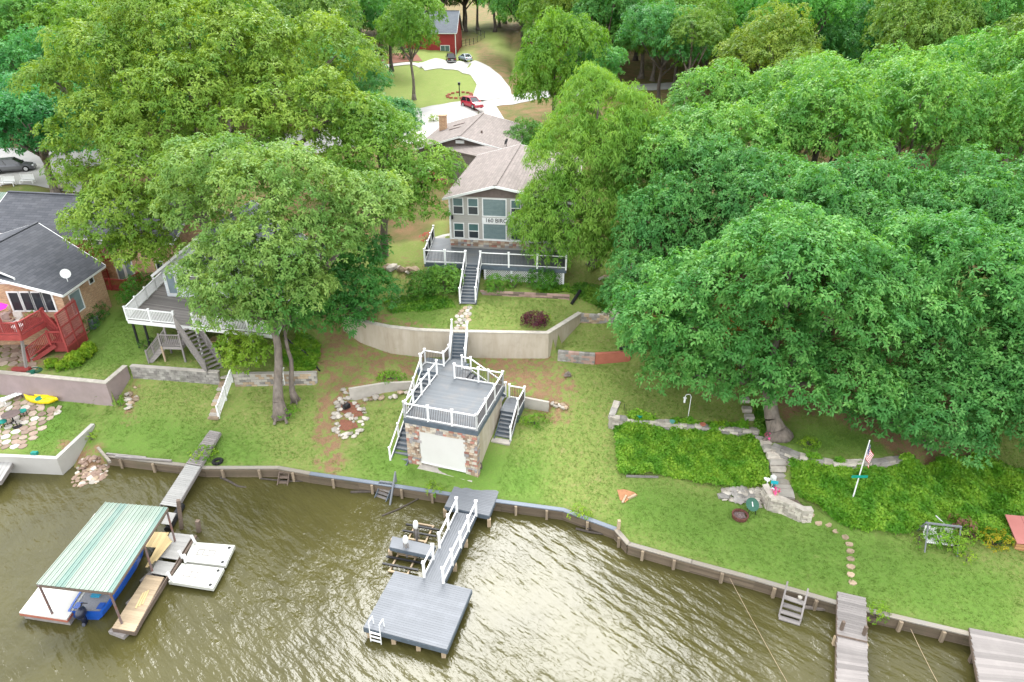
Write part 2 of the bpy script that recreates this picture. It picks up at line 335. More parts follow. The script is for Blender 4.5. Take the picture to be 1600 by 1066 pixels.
PINKWALL = [PW(-170, 566, 3.8, 1.9), PW(0, 583, 3.8, 1.9), PW(165, 599, 3.8, 1.9), PW(196, 573, 3.9, 2.9)]
BLOCKL = [PW(205, 573, 3.9, 3.0), PW(342, 583, 3.9, 2.95)]
BLOCKR = [PW(365, 586, 3.9, 3.0), PW(495, 584, 3.9, 3.0)]
LOWTAN = [PW(545, 609, 3.7, 2.7), PW(600, 600, 3.7, 3.0), PW(645, 598, 3.7, 3.2)]
LOWTANR = [PW(812, 621, 3.3, 2.5), PW(858, 630, 3.2, 2.5)]
LATTICEWALL = [PW(750, 455, 7.35, 7.05), PW(890, 462, 7.35, 7.05)]
WALLS = [SEAWALL, SW_LEFT, TANWALL, LOWBLOCK, PINKBLOCK, GREYWALL, CURVEWALL, PINKWALL, BLOCKL, BLOCKR, LOWTAN, LOWTANR, LATTICEWALL]
SPOT = [(640, 724, 1.), (747, 746, 1.), (850, 740, 1.2), (800, 690, 1.9), (860, 700, 2.), (900, 640, 3.), (930, 700, 2.1), (960, 800, .95), (1050, 840, .9), (1140, 800, 1.1),
        (795, 690, 2.), (775, 600, 3.6), (850, 600, 3.5), (900, 590, 3.8), (1000, 600, 3.95), (1100, 620, 4.), (1160, 610, 4.1), (1150, 560, 4.8), (1050, 560, 4.7), (930, 530, 5.1), (960, 530, 5.1), (900, 530, 5.1), (1000, 520, 5.6),
        (968, 748, 1.5), (1100, 770, 1.4), (1200, 785, 1.35), (1225, 790, 1.3), (1300, 830, 1.1), (1380, 850, 1.05), (1430, 860, 1.05), (1250, 740, 2.4), (1350, 760, 2.2), (1450, 760, 2.), (1550, 800, 1.5), (1600, 830, 1.3), (1500, 700, 3.2), (1600, 740, 2.6), (1600, 870, 1.1), (1500, 940, .9),
        (1050, 720, 2.1), (1150, 725, 2.2), (1215, 690, 3.6), (1195, 690, 3.4), (1215, 745, 2.2), (1300, 690, 4.), (1400, 690, 4.), (1300, 640, 4.6), (1450, 640, 4.6), (1600, 640, 4.6),
        (340, 660, 1.55), (440, 655, 2.), (200, 680, 1.6), (260, 650, 2.1), (400, 700, 1.2), (520, 660, 1.9), (560, 690, 1.5), (520, 600, 3.1), (600, 640, 2.2), (460, 690, 1.3), (355, 600, 2.7), (355, 575, 3.8), (600, 720, 1.), (160, 690, 1.1), (175, 650, 1.9),
        (105, 738, .05), (150, 732, .0), (130, 715, .5), (120, 700, .9),
        (40, 690, 1.33), (0, 640, 1.33), (80, 645, 1.35), (140, 650, 1.35), (-150, 640, 1.35),
        (100, 560, 4.), (60, 575, 3.9), (140, 520, 4.5), (220, 520, 4.4), (240, 560, 4.), (300, 545, 4.1), (420, 560, 4.1), (500, 540, 4.2), (560, 560, 3.9), (640, 570, 3.8), (700, 575, 3.75), (530, 520, 4.8), (520, 480, 5.6),
        (600, 480, 6.5), (640, 430, 7.4), (735, 478, 7.0), (720, 505, 6.3), (800, 480, 6.7), (880, 470, 6.9), (940, 460, 6.9), (960, 440, 7.1), (620, 410, 8.), (940, 410, 7.7), (680, 350, 8.9), (640, 380, 8.5), (560, 440, 7.), (960, 480, 6.4), (985, 470, 6.7),
        (850, 415, 8.3), (720, 415, 8.6)]
WSPOT = [(-45, 50, 4.8), (-36, 50, 4.8), (-30, 50, 4.9), (-27, 55, 5.6), (-20, 55, 6.), (-40, 60, 6.2), (-50, 66, 7.5), (-57, 78, 8.8), (-57, 90, 9.2), (-40, 85, 9.3), (-70, 80, 8.9), (-25, 70, 8.), (-15, 62, 8.4), (-25, 90, 9.8),
         (-6, 60, 9.), (5, 60, 9.), (0, 75, 9.4), (0, 90, 10.2), (-10, 90, 10.2), (12, 60, 8.4), (12, 50, 7.2), (20, 52, 6.9), (30, 55, 6.9), (40, 50, 6.), (55, 50, 6.), (25, 70, 8.4), (40, 75, 8.8), (60, 80, 9.3), (80, 80, 9.5), (15, 85, 9.6),
         (-15, 106, 10.8), (-5, 110, 10.9), (10, 110, 11), (26, 106, 11), (60, 110, 11.4), (100, 120, 12), (-60, 110, 10.6), (-100, 120, 11.5), (-15, 130, 11.9), (-5, 130, 12.), (-20, 150, 12.7), (-10, 160, 13.), (-14, 175, 13.2), (0, 150, 12.6), (20, 150, 13.5),
         (60, 160, 15), (-60, 160, 14), (0, 200, 15), (100, 220, 18), (-100, 220, 17), (0, 260, 18), (0, 400, 24), (200, 400, 26), (-200, 400, 25), (0, 900, 34), (600, 700, 34), (-600, 700, 34), (600, 100, 12), (-600, 100, 12), (300, 100, 12), (-300, 100, 12),
         (-80, 60, 6), (-80, 45, 3.9), (80, 40, 4.5), (80, 30, 2.), (60, 30, 2.2), (45, 33, 2.5), (150, 30, 3), (-150, 45, 4), (600, 10, 4), (-600, 30, 3)]
def axis(lo, a, b, hi, stp, g):
    c = list(np.arange(a, b+1e-6, stp)); d = stp; x = b
    while x < hi: d *= g; x += d; c.append(x)
    d = stp; x = a; pre = []
    while x > lo: d *= g; x -= d; pre.append(x)
    return np.array(pre[::-1]+c)
XS = axis(-700, -50, 50, 700, .5, 1.1); YS = axis(-120, 14, 72, 950, .5, 1.085)
NX, NY = len(XS), len(YS); GX, GY = np.meshgrid(XS, YS)
Z = np.full(GX.shape, np.nan)
SX, SY = GX.copy(), GY.copy()
def land_side(x, y):     # is the point on the lake side of the shore line?
    pass
pts = [(*P(a, b, c)[:2], c) for a, b, c in SPOT]+WSPOT
for x, y, z in pts:
    i = np.argmin(abs(XS-x)); j = np.argmin(abs(YS-y)); Z[j, i] = z
# lake bed
shore = sorted([(-600, 37.), (-170, 40)]+[(p[0], p[1]) for p in SW_LEFT[:3]]+[(P(105, 742, 0).x, P(105, 742, 0).y), (P(158, 732, 0).x, P(158, 732, 0).y)]+[(p[0], p[1]) for p in SEAWALL]+[(60, 12), (600, -90)])
shy = np.interp(XS, [p[0] for p in shore], [p[1] for p in shore])
Z[GY < shy[None, :]-1.2] = -1.4
for wl in WALLS:
    for k in range(len(wl)-1):
        x0, y0, t0, b0 = wl[k]; x1, y1, t1, b1 = wl[k+1]; dx, dy = x1-x0, y1-y0; L = math.hypot(dx, dy)
        t = ((GX-x0)*dx+(GY-y0)*dy)/L/L; s = (dx*(GY-y0)-dy*(GX-x0))/L
        tc_ = np.clip(t, 0, 1); dist = np.hypot(GX-x0-tc_*dx, GY-y0-tc_*dy)
        m = (dist < .56) & (t > -.03) & (t < 1.03)
        up = m & (s >= 0); dn = m & (s < 0)
        Z[up] = (t0+(t1-t0)*tc_)[up]; Z[dn] = (b0+(b1-b0)*tc_)[dn]
        sg = np.where(s >= 0, 1, -1)*.08
        nx, ny = -dy/L, dx/L
        SX[m] = (x0+tc_*dx+nx*sg)[m]; SY[m] = (y0+tc_*dy+ny*sg)[m]
fix = ~np.isnan(Z); fi = np.argwhere(fix)
sub = fi[RNG.permutation(len(fi))[:900]]
keep = [(XS[np.argmin(abs(XS-x))], YS[np.argmin(abs(YS-y))], z) for x, y, z in pts]
cx = np.concatenate([XS[sub[:, 1]], [k[0] for k in keep]]); cy = np.concatenate([YS[sub[:, 0]], [k[1] for k in keep]]); cz = np.concatenate([Z[sub[:, 0], sub[:, 1]], [k[2] for k in keep]])
Zi = np.empty_like(Z)
for j in range(NY):
    d2 = (XS[:, None]-cx)**2+(YS[j]-cy)**2+.3; wt = d2**-1.6; Zi[j] = (wt*cz).sum(1)/wt.sum(1)
Zs = np.where(fix, Z, Zi)
for it in range(1800):
    q = Zs.copy()
    q[1:-1, 1:-1] = (Zs[:-2, 1:-1]+Zs[2:, 1:-1]+Zs[1:-1, :-2]+Zs[1:-1, 2:])*.25
    Zs = np.where(fix, Z, q)
rel = .05*np.sin(GX*.9+np.sin(GY*.6)*2)*np.sin(GY*.8+1)+.03*np.sin(GX*2.1+GY*1.3)
ZT = Zs+np.where(fix, 0, rel)
def gz(x, y):
    i = min(max(int(np.searchsorted(XS, x))-1, 0), NX-2); j = min(max(int(np.searchsorted(YS, y))-1, 0), NY-2)
    u = (x-XS[i])/(XS[i+1]-XS[i]); v = (y-YS[j])/(YS[j+1]-YS[j])
    return float((ZT[j, i]*(1-u)+ZT[j, i+1]*u)*(1-v)+(ZT[j+1, i]*(1-u)+ZT[j+1, i+1]*u)*v)
def G(x, y, off=0.):
    """the ground seen at a point of the survey picture"""
    d = sight(x, y); t0 = None; Y = 15.
    while Y < 500:
        t = Y/d[1]; z = CAM_H+d[2]*t
        if z < max(gz(d[0]*t, Y), 0): break
        Y += .25 if Y < 80 else 1
    return Vector((d[0]*t, Y, max(gz(d[0]*t, Y), 0)+off))
# masks of what grows or lies on the ground
def inpoly(px, py, poly):
    ins = np.zeros(px.shape, bool); n = len(poly)
    for i in range(n):
        x0, y0 = poly[i][:2]; x1, y1 = poly[(i+1) % n][:2]
        c = ((y0 > py) != (y1 > py)) & (px < (x1-x0)*(py-y0)/((y1-y0) or 1e-9)+x0); ins ^= c
    return ins
dirt = np.zeros_like(Z); lush = np.zeros_like(Z); forest = np.zeros_like(Z)
forest[(GY > 60)] = 1
def soft(mask, n=3):
    m = mask.astype(float)
    for _ in range(n): m[1:-1, 1:-1] = (m[1:-1, 1:-1]*2+m[:-2, 1:-1]+m[2:, 1:-1]+m[1:-1, :-2]+m[1:-1, 2:])/6
    return m
def region(pix, z): return [tuple(P(x, y, z)[:2]) for x, y in pix]
for pix, z, k in [([(500, 512), (560, 520), (700, 560), (640, 600), (545, 625), (528, 690), (470, 690), (490, 640), (485, 590)], 3.6, .72),
                  ([(505, 625), (535, 620), (530, 700), (480, 690)], 2.3, 1.), ([(730, 556), (860, 562), (910, 600), (890, 650), (800, 620), (760, 590)], 3.7, .8),
                  ([(1030, 560), (1160, 590), (1170, 630), (1090, 620)], 4.3, .55), ([(1290, 610), (1500, 620), (1560, 740), (1420, 720), (1380, 690), (1290, 650)], 4.3, .95), ([(1150, 500), (1420, 520), (1400, 640), (1200, 640)], 5, .9),
                  ([(963, 768), (992, 772), (985, 790), (966, 788)], 1.1, 1.), ([(1470, 830), (1600, 850), (1600, 900), (1500, 890)], 1.1, .3), ([(90, 700), (165, 700), (165, 745), (90, 745)], .5, .9),
                  ([(620, 395), (700, 390), (700, 420), (640, 440), (600, 420)], 8, .5), ([(185, 600), (235, 605), (215, 660), (175, 650)], 2.4, .6), ([(930, 600), (965, 640), (960, 760), (925, 700)], 2.6, .25), ([(1130, 800), (1160, 800), (1160, 830), (1125, 830)], 1., .3),
                  ([(850, 430), (1000, 430), (1000, 500), (940, 480), (860, 465)], 7, .35), ([(0, 480), (135, 560), (60, 590), (0, 590)], 4, .6), ([(850, 555), (900, 570), (880, 640)], 3.7, .5)]:
    dirt = np.maximum(dirt, soft(inpoly(GX, GY, region(pix, z)))*k)
for pix, z, k in [([(580, 90), (740, 95), (755, 150), (700, 165), (590, 205), (560, 180)], 12., 1.), ([(720, 60), (760, 60), (830, 110), (860, 150), (800, 110)], 13, .8), ([(0, 290), (60, 280), (70, 292), (0, 300)], 9, 1.), ([(680, 340), (700, 340), (700, 375), (660, 385)], 9, 1.)]:
    forest[inpoly(GX, GY, region(pix, z))] = 0
forest = soft(forest, 2)
for pix, z, k in [([(980, 760), (1240, 800), (1500, 880), (1600, 900), (1600, 1000), (1180, 900), (960, 815)], 1., .8), ([(560, 700), (850, 720), (860, 790), (560, 745)], 1., .8), ([(150, 650), (400, 680), (430, 725), (150, 705)], 1.3, .75), ([(130, 500), (240, 490), (230, 560), (100, 580)], 4.2, .7), ([(60, 630), (150, 640), (90, 712), (30, 705)], 1.3, .9), ([(590, 470), (700, 470), (700, 510), (590, 505)], 6.5, .6), ([(1220, 670), (1420, 670), (1400, 710), (1230, 705)], 4, .9)]:
    lush = np.maximum(lush, soft(inpoly(GX, GY, region(pix, z)), 5)*k)
def g_noise():
    m, t, b = nodes('ground_cover')
    vc = N(t, 'VertexColor', layer_name='cover'); sp = N(t, 'SeparateColor'); t.links.new(vc.outputs[0], sp.inputs[0])
    p = coord(t); n1 = ramp(t, noise(t, p, .55, 6, .65), .36, .64); n2 = ramp(t, noise(t, p, 5, 5, .75), .3, .7); n3 = noise(t, p, 28, 4, .8); n4 = ramp(t, noise(t, p, 1.7, 7, .7), .42, .62)
    g1 = mixc(t, n1, (.155, .25, .052), (.11, .215, .036)); g2 = mixc(t, n2, g1, (.24, .235, .08))
    dry = mixc(t, ramp(t, noise(t, p, 1.1, 8, .72), .56, .8), g2, (.33, .25, .13))
    lu = mixc(t, n1, (.10, .21, .03), (.15, .25, .045)); lu = mixc(t, n2, lu, (.08, .17, .028))
    lu = mixc(t, ramp(t, noise(t, p, .8, 7, .7), .62, .85), lu, (.26, .25, .10))
    c = mixc(t, sp.outputs[1], dry, lu)
    dcol = mixc(t, n2, (.27, .135, .075), (.16, .115, .055)); dcol = mixc(t, ramp(t, n3, .45, .7), dcol, (.33, .23, .15))
    n4b = N(t, 'Math', operation='ADD'); n4b.inputs[1].default_value = .45; t.links.new(n4, n4b.inputs[0]); ad = N(t, 'Math', operation='MULTIPLY'); t.links.new(sp.outputs[0], ad.inputs[0]); t.links.new(n4b.outputs[0], ad.inputs[1])
    c = mixc(t, ramp(t, ad.outputs[0], .36, .78), c, dcol)
    fc = mixc(t, n2, (.25, .155, .085), (.16, .10, .05)); fc = mixc(t, n1, fc, (.10, .115, .035))
    c = mixc(t, sp.outputs[2], c, fc)
    c = mixc(t, .4, c, mixc(t, noise(t, p, 9, 6, .85), (.1, .1, .1), (.9, .9, .9)), 'OVERLAY')
    t.links.new(c, b.inputs['Base Color']); b.inputs['Roughness'].default_value = .95; b.inputs['Specular IOR Level'].default_value = .1
    bump(t, b, noise(t, p, 22, 5, .8), .9, .05)
    return m
me = bpy.data.meshes.new('ground'); SZ = ZT.copy()
me.from_pydata(np.stack([SX.ravel(), SY.ravel(), SZ.ravel()], 1).tolist(), [], [(j*NX+i, j*NX+i+1, (j+1)*NX+i+1, (j+1)*NX+i) for j in range(NY-1) for i in range(NX-1)])
ca = me.color_attributes.new('cover', 'FLOAT_COLOR', 'POINT'); ca.data.foreach_set('color', np.stack([dirt, lush, forest, np.ones_like(dirt)], -1).ravel())
me.polygons.foreach_set('use_smooth', [True]*len(me.polygons)); me.materials.append(g_noise())
ground = bpy.data.objects.new('ground', me); C.objects.link(ground); tag(ground, 'grassy hillside with bare clay patches rising from the lake', kind='structure')
# sheets draped on the ground
def drape(name, poly, m, off, label=None, step=.6, th=.0):
    poly = [(p[0], p[1]) for p in poly]; xs = [p[0] for p in poly]; ys = [p[1] for p in poly]; vs = []
    n = len(poly); ed = []
    for i in range(n):
        a, b = poly[i], poly[(i+1) % n]; k = max(1, int(math.hypot(b[0]-a[0], b[1]-a[1])/step))
        for q in range(k): vs.append(Vector((a[0]+(b[0]-a[0])*q/k, a[1]+(b[1]-a[1])*q/k)))
    nb = len(vs); ed = [(i, (i+1) % nb) for i in range(nb)]
    gx, gy = np.meshgrid(np.arange(min(xs), max(xs), step), np.arange(min(ys), max(ys), step)); ok = inpoly(gx, gy, poly)
    vs += [Vector((float(a), float(b))) for a, b in zip(gx[ok], gy[ok])]
    r = geometry.delaunay_2d_cdt(vs, ed, [tuple(range(nb))], 1, 1e-4)
    me = bpy.data.meshes.new(name); me.from_pydata([(v.x, v.y, gz(v.x, v.y)+off) for v in r[0]], [], [tuple(f) for f in r[2]])
    me.materials.append(m); o = bpy.data.objects.new(name, me); C.objects.link(o)
    return tag(o, label, kind='structure')
# ================================================================ WATER
m, t, b = nodes('lake_water')
p = coord(t, 'pos'); p2 = coord(t, 'pos', (1.0, .42, 1))
rot = N(t, 'Mapping', vector_type='TEXTURE'); rot.inputs['Rotation'].default_value = (0, 0, R(-42)); rot.inputs['Scale'].default_value = (1.7, .62, 1)
t.links.new(N(t, 'NewGeometry').outputs['Position'], rot.inputs[0])
calm = ramp(t, noise(t, p, .085, 3), .36, .60)
w1 = noise(t, rot.outputs[0], 1.15, 3, .45); w2 = noise(t, p, 3.4, 4, .6); w3 = noise(t, p, 10, 2, .5)
s1 = N(t, 'Math', operation='MULTIPLY_ADD'); s1.inputs[1].default_value = .22; t.links.new(w2, s1.inputs[0]); t.links.new(w1, s1.inputs[2])
s2 = N(t, 'Math', operation='MULTIPLY_ADD'); s2.inputs[1].default_value = .012; t.links.new(w3, s2.inputs[0]); t.links.new(s1.outputs[0], s2.inputs[2])
bm_ = N(t, 'Bump'); bm_.inputs['Distance'].default_value = .165
stn = N(t, 'Math', operation='MULTIPLY_ADD'); stn.inputs[1].default_value = .6; stn.inputs[2].default_value = .4; t.links.new(calm, stn.inputs[0])
t.links.new(stn.outputs[0], bm_.inputs['Strength']); t.links.new(s2.outputs[0], bm_.inputs['Height']); t.links.new(bm_.outputs[0], b.inputs['Normal'])
murk = mixc(t, ramp(t, noise(t, p, .16, 3), .35, .65), (.074, .067, .022), (.055, .050, .017))
t.links.new(murk, b.inputs['Base Color']); b.inputs['Roughness'].default_value = .05; b.inputs['IOR'].default_value = 1.33; b.inputs['Specular IOR Level'].default_value = .5
me = bpy.data.meshes.new('lake_water'); me.from_pydata([(-700, -120, 0), (700, -120, 0), (700, 44, 0), (-700, 44, 0)], [], [(0, 1, 2, 3)]); me.materials.append(m)
wo = bpy.data.objects.new('lake_water', me); C.objects.link(wo); tag(wo, 'murky olive green lake water with wind ripples', kind='structure')
# ================================================================ FOLIAGE
L_hick = leaf_mat('hickory_leaf', (.085, .26, .048), (.20, .40, .10), (.06, .205, .042))
L_oak = leaf_mat('oak_leaf', (.15, .25, .04), (.26, .36, .075), (.10, .20, .03))
L_willow = leaf_mat('willow_leaf', (.19, .31, .05), (.27, .37, .075), (.13, .25, .035))
L_dark = leaf_mat('dark_leaf', (.04, .14, .03), (.07, .19, .04), (.03, .11, .025))
L_ivy = leaf_mat('ivy_leaf', (.15, .28, .02), (.28, .40, .04), (.09, .22, .015), veins=.9)
L_box = leaf_mat('shrub_leaf', (.06, .15, .02), (.11, .21, .03), (.045, .12, .02), veins=1.5)
L_maroon = leaf_mat('maroon_leaf', (.09, .02, .035), (.14, .04, .05), (.06, .015, .03), veins=2)
L_pink = leaf_mat('pink_petal', (.75, .08, .30), (.80, .16, .42), (.65, .05, .25), veins=2)
def leaves_mesh(name, cen, nor, k, ln, wd, m, droop=.25, spread=1., rs=None):
    """cen, nor: (n,3) spray centres and outward directions; each spray is k leaves radiating and drooping"""
    rs = rs or RNG; n = len(cen)
    nor = nor/np.linalg.norm(nor, axis=1, keepdims=True)
    a = np.cross(nor, np.array([.3, .2, 1.])); a /= np.linalg.norm(a, axis=1, keepdims=True)+1e-9; b = np.cross(nor, a)
    ph = rs.uniform(0, 6.28, (n, 1))+np.arange(k)[None]*6.2832/k+rs.uniform(-.35, .35, (n, k))
    d = a[:, None]*np.cos(ph)[..., None]+b[:, None]*np.sin(ph)[..., None]
    lift = rs.uniform(-.1, .55, (n, k, 1)); d = d*spread+nor[:, None]*lift; d[..., 2] -= droop; d /= np.linalg.norm(d, axis=2, keepdims=True)
    L = ln*rs.uniform(.65, 1.25, (n, k, 1)); base = cen[:, None]+rs.normal(0, ln*.22, (n, k, 3))
    sd_ = np.cross(d, nor[:, None]+rs.normal(0, .35, (n, k, 3))); sd_ /= np.linalg.norm(sd_, axis=2, keepdims=True)+1e-9
    Wd = wd*rs.uniform(.7, 1.25, (n, k, 1))
    p0 = base; p1 = base+d*L*.5+sd_*Wd*.5; p2 = base+d*L; p2[..., 2] -= L[..., 0]*.18; p3 = base+d*L*.5-sd_*Wd*.5
    v = np.stack([p0, p1, p2, p3], 2).reshape(-1, 3); nf = n*k
    me = bpy.data.meshes.new(name); me.vertices.add(nf*4); me.vertices.foreach_set('co', v.ravel())
    me.loops.add(nf*4); me.loops.foreach_set('vertex_index', np.arange(nf*4, dtype=np.int32))
    me.polygons.add(nf); me.polygons.foreach_set('loop_start', np.arange(0, nf*4, 4, dtype=np.int32)); me.polygons.foreach_set('loop_total', np.full(nf, 4, np.int32))
    me.update(calc_edges=True); me.materials.append(m); return me
def sph(n, rs, zmin=-.4):
    z = rs.uniform(zmin, 1, n); a = rs.uniform(0, 6.2832, n); r = np.sqrt(1-z*z); return np.stack([r*np.cos(a), r*np.sin(a), z], 1)
def crown(masses, sub_r=1.25, dens=6., m=None, leaf=(.32, .13), k=7, seed=0, droop=.12, zmin=-.45, name='crown', flat=.72, hang=0., cover=1.15, frac=True):
    """masses: [(x,y,z,rx,ry,rz)] -> boughs spread over each mass, leafy sprays over each bough; returns mesh and bough centres"""
    rs = np.random.default_rng(seed); B = []; Rr = []; inner = []; whole = masses
    if frac:      # every mass breaks up into rounded heads of its own
        small = []
        for x, y, z, rx, ry, rz in masses:
            kept = []
            for q in sph(90, rs, -.35):
                if all(((q-o)**2).sum() > .78**2 for o in kept): kept.append(q)
            for q in kept: k2 = rs.uniform(.38, .56); e = rs.uniform(.5, .74); small.append((x+q[0]*rx*e, y+q[1]*ry*e, z+q[2]*rz*e, rx*k2, ry*k2, max(rz, rx*.7)*k2*.95))
        masses = small
    for x, y, z, rx, ry, rz in masses:
        area = 12.57*((rx*ry)**1.6+(rx*rz)**1.6+(ry*rz)**1.6)**(1/1.6)/3**(1/1.6)*.75
        n = int(cover*area/(sub_r**2*1.9))+3; q = sph(n*3, rs, zmin); kept = []
        for p in q:      # keep boughs apart so that dark gaps stay between them
            if all(((p-o)**2).sum() > (sub_r*1.3/max(rx, rz))**2 for o in kept): kept.append(p)
            if len(kept) >= n: break
        q = np.array(kept); rad = rs.uniform(.72, 1.06, (len(q), 1))
        B.append(np.array([x, y, z])+q*np.array([rx, ry, rz])*rad); Rr.append(sub_r*rs.uniform(.75, 1.35, len(q)))

    B = np.concatenate(B); Rr = np.concatenate(Rr); keep = np.ones(len(B), bool)
    for x, y, z, rx, ry, rz in masses:
        d = (((B-np.array([x, y, z]))/np.array([rx, ry, rz]))**2).sum(1); keep &= d > .45
    inner = [(np.array(q[:3]), np.array(q[3:])) for q in whole]
    B, Rr = B[keep], Rr[keep]; cs, ns = [], []
    for c, r in zip(B, Rr):
        n = int(dens*r*r*3.2); q = sph(n, rs, -.3); rad = r*np.where(rs.uniform(size=(n, 1)) < .88, rs.uniform(.88, 1.04, (n, 1)), rs.uniform(.55, 1.2, (n, 1)))
        cs.append(c+q*rad*np.array([1, 1, flat])+np.array([0, 0, -hang])*(1-q[:, 2:3])*rs.uniform(0, 1, (n, 1))); ns.append(q+np.array([0, 0, .6]))
    for c, rr_ in inner:      # sparser leaves further in, in the shade of the outer boughs
        n = int(dens*float(rr_.prod())**(2/3)*2.2*.55); q = sph(n, rs, -.5); cs.append(c+q*rr_*rs.uniform(.5, .75, (n, 1))); ns.append(q+np.array([0, 0, .45]))
    cs = np.concatenate(cs); ns = np.concatenate(ns)
    # sprays buried deep inside a neighbouring bough are never seen
    ok = np.ones(len(cs), bool)
    for c, r in zip(B, Rr): ok &= (((cs-c)/np.array([1, 1, flat]))**2).sum(1) > (r*.42)**2
    for x, y, z, rx, ry, rz in masses: ok &= (((cs-np.array([x, y, z]))/np.array([rx, ry, rz]))**2).sum(1) > .42
    return leaves_mesh(name, cs[ok], ns[ok], k, leaf[0], leaf[1], m, droop, rs=rs), B
def limbs(base, masses, B, r0, m, seed=0, lean=(0, 0), nb=26, name='trunk'):
    rs = random.Random(seed); b = MB(); base = Vector(base)
    cx = sum(q[0] for q in masses)/len(masses); cy = sum(q[1] for q in masses)/len(masses); z0 = min(q[2]-q[5] for q in masses)
    fork = Vector((base.x+(cx-base.x)*.55, base.y+(cy-base.y)*.55, base.z+(z0-base.z)*.5+max(1., (max(q[2] for q in masses)-base.z)*.28)))
    n = 6; pts = [lerp(base, fork, i/n)+Vector((math.sin(i*1.3+seed)*.12, math.cos(i+seed)*.1, 0))*(0 < i < n) for i in range(n+1)]
    rr = [r0*(1.75 if i == 0 else 1.18 if i == 1 else 1)*(1-.4*i/n) for i in range(n+1)]
    b.tube(pts, rr, 10); pts[0] = pts[0]
    for k in range(5): a = k*1.256+seed; b.cyl(base+Vector((math.cos(a)*r0*2.1, math.sin(a)*r0*2.1, -.1)), lerp(base, fork, .1)+Vector((math.cos(a)*r0*.6, math.sin(a)*r0*.6, 0)), r0*.32, r0*.25, 6, False)
    for q in masses:
        c = Vector(q[:3]); st0 = lerp(base, fork, rs.uniform(.75, 1)); mid = lerp(st0, c, .5)+Vector((0, 0, -.2))
        b.tube([st0, mid, c], [r0*.5, r0*.36, r0*.2], 7)
        near = sorted(B, key=lambda x: sum(((x[i]-q[i])/q[3+i])**2 for i in range(3)))[:max(4, nb//len(masses)*2)]; rs.shuffle(near)
        for e in near[:max(3, nb//len(masses))]:
            e = Vector(e); mm = lerp(c, e, .5)+Vector((rs.uniform(-.4, .4), rs.uniform(-.4, .4), rs.uniform(-.2, .3)))
            b.tube([lerp(mid, c, rs.random()), mm, e, e+(e-c)*.08], [r0*.17, r0*.1, .045, .015], 5)
    return b
TREE_GROUP = {}
def hero(name, foot, masses, label, cat='tree', m=None, bark=None, r0=.35, seed=1, dens=6., sub_r=1.2, leaf=(.32, .13), tint=(1, 1, 1), group=None, nb=26, **kw):
    foot = Vector(foot); t_ = E(name, foot, label, cat, group)
    ml = [(x-foot.x, y-foot.y, z-foot.z, a, b_, c) for x, y, z, a, b_, c in masses]
    me, B = crown(ml, sub_r, dens, m or L_hick, leaf, seed=seed, **kw)
    o = bpy.data.objects.new('crown', me); C.objects.link(o); o.parent = t_; o.color = (*tint, 1); ORG[o] = foot; o['kind'] = 'stuff'
    Bw = [Vector(q)+foot for q in B.tolist()]
    tb = limbs(foot, masses, [tuple(q) for q in Bw], r0, bark or M_bark, seed, nb=nb); tb.build('trunk', bark or M_bark, t_, smooth=True)
    return t_
# ---- the big trees of the left bank
def ms_(l):
    """masses of a crown given where they are seen, how far off and how wide"""
    o = []
    for px, py, Y, r in l:
        c = W(px, py, Y); d = proj(c)[2]; rr = r*d/F_PX; o.append((c.x, c.y, c.z, rr, rr*.9, rr*.82))
    return o
f = (-16.7, 40.25, gz(-16.7, 40.25))
hero('shade_oak', f, ms_([(430, 300, 46, 80), (345, 275, 48, 72), (510, 310, 47, 72), (440, 385, 43.5, 78), (385, 440, 42.5, 60), (575, 335, 47, 50), (520, 375, 45, 50), (330, 455, 43, 34), (400, 490, 41.6, 34), (305, 335, 47, 46), (365, 400, 44, 56), (325, 425, 43.5, 44), (345, 490, 42.5, 30), (470, 450, 43, 46), (600, 300, 48, 36)]),
     'tall shade tree with bare grey trunk rising from the lawn before the white deck', m=L_oak, r0=.36, seed=3, droop=.3, dens=12., sub_r=.9, leaf=(.26, .11), tint=(1.2, 1.25, 1.6))
f = (-28, 60, gz(-28, 60))
hero('spreading_oak', f, ms_([(290, 60, 64, 90), (230, 30, 65, 60), (370, 45, 65, 62), (185, 110, 63, 85), (410, 105, 63, 95), (515, 95, 64, 70), (300, 180, 59, 100), (165, 215, 58, 66), (425, 205, 58, 90), (515, 190, 58, 70), (130, 285, 56, 40), (240, 240, 56, 70), (90, 130, 62, 40), (240, 290, 52, 62), (195, 345, 51, 62), (222, 400, 50, 36), (170, 385, 50.5, 30)]),
     'huge yellow green oak filling the upper left behind the shade tree', m=L_oak, r0=.6, seed=5, droop=.3, dens=9., sub_r=1.2, leaf=(.30, .125), tint=(1.12, 1.15, .85))
f = (-12, 58, gz(-12, 58))
hero('leafy_oak', f, ms_([(610, 245, 56, 62), (665, 275, 54.5, 40), (560, 260, 56, 55), (635, 320, 53.5, 46), (585, 200, 58, 50), (590, 300, 54, 50), (690, 265, 54.5, 22)]),
     'fresh green oak beside the left eave of the taupe house', m=L_oak, r0=.4, seed=6, droop=.3, dens=10., sub_r=.95, leaf=(.28, .115), tint=(.98, 1.15, .9))
f = (-12.6, 50, gz(-12.6, 50))
hero('dogwood', f, ms_([(530, 440, 49, 66), (565, 400, 50, 44), (490, 490, 47.5, 38), (575, 455, 48.5, 40), (500, 420, 49, 44), (545, 490, 47.5, 36)]), 'low dark green tree hanging over the left end of the tan retaining wall', m=L_dark, r0=.22, seed=8, dens=12., sub_r=.7, leaf=(.24, .11), tint=(1.6, 1.7, 1.5))
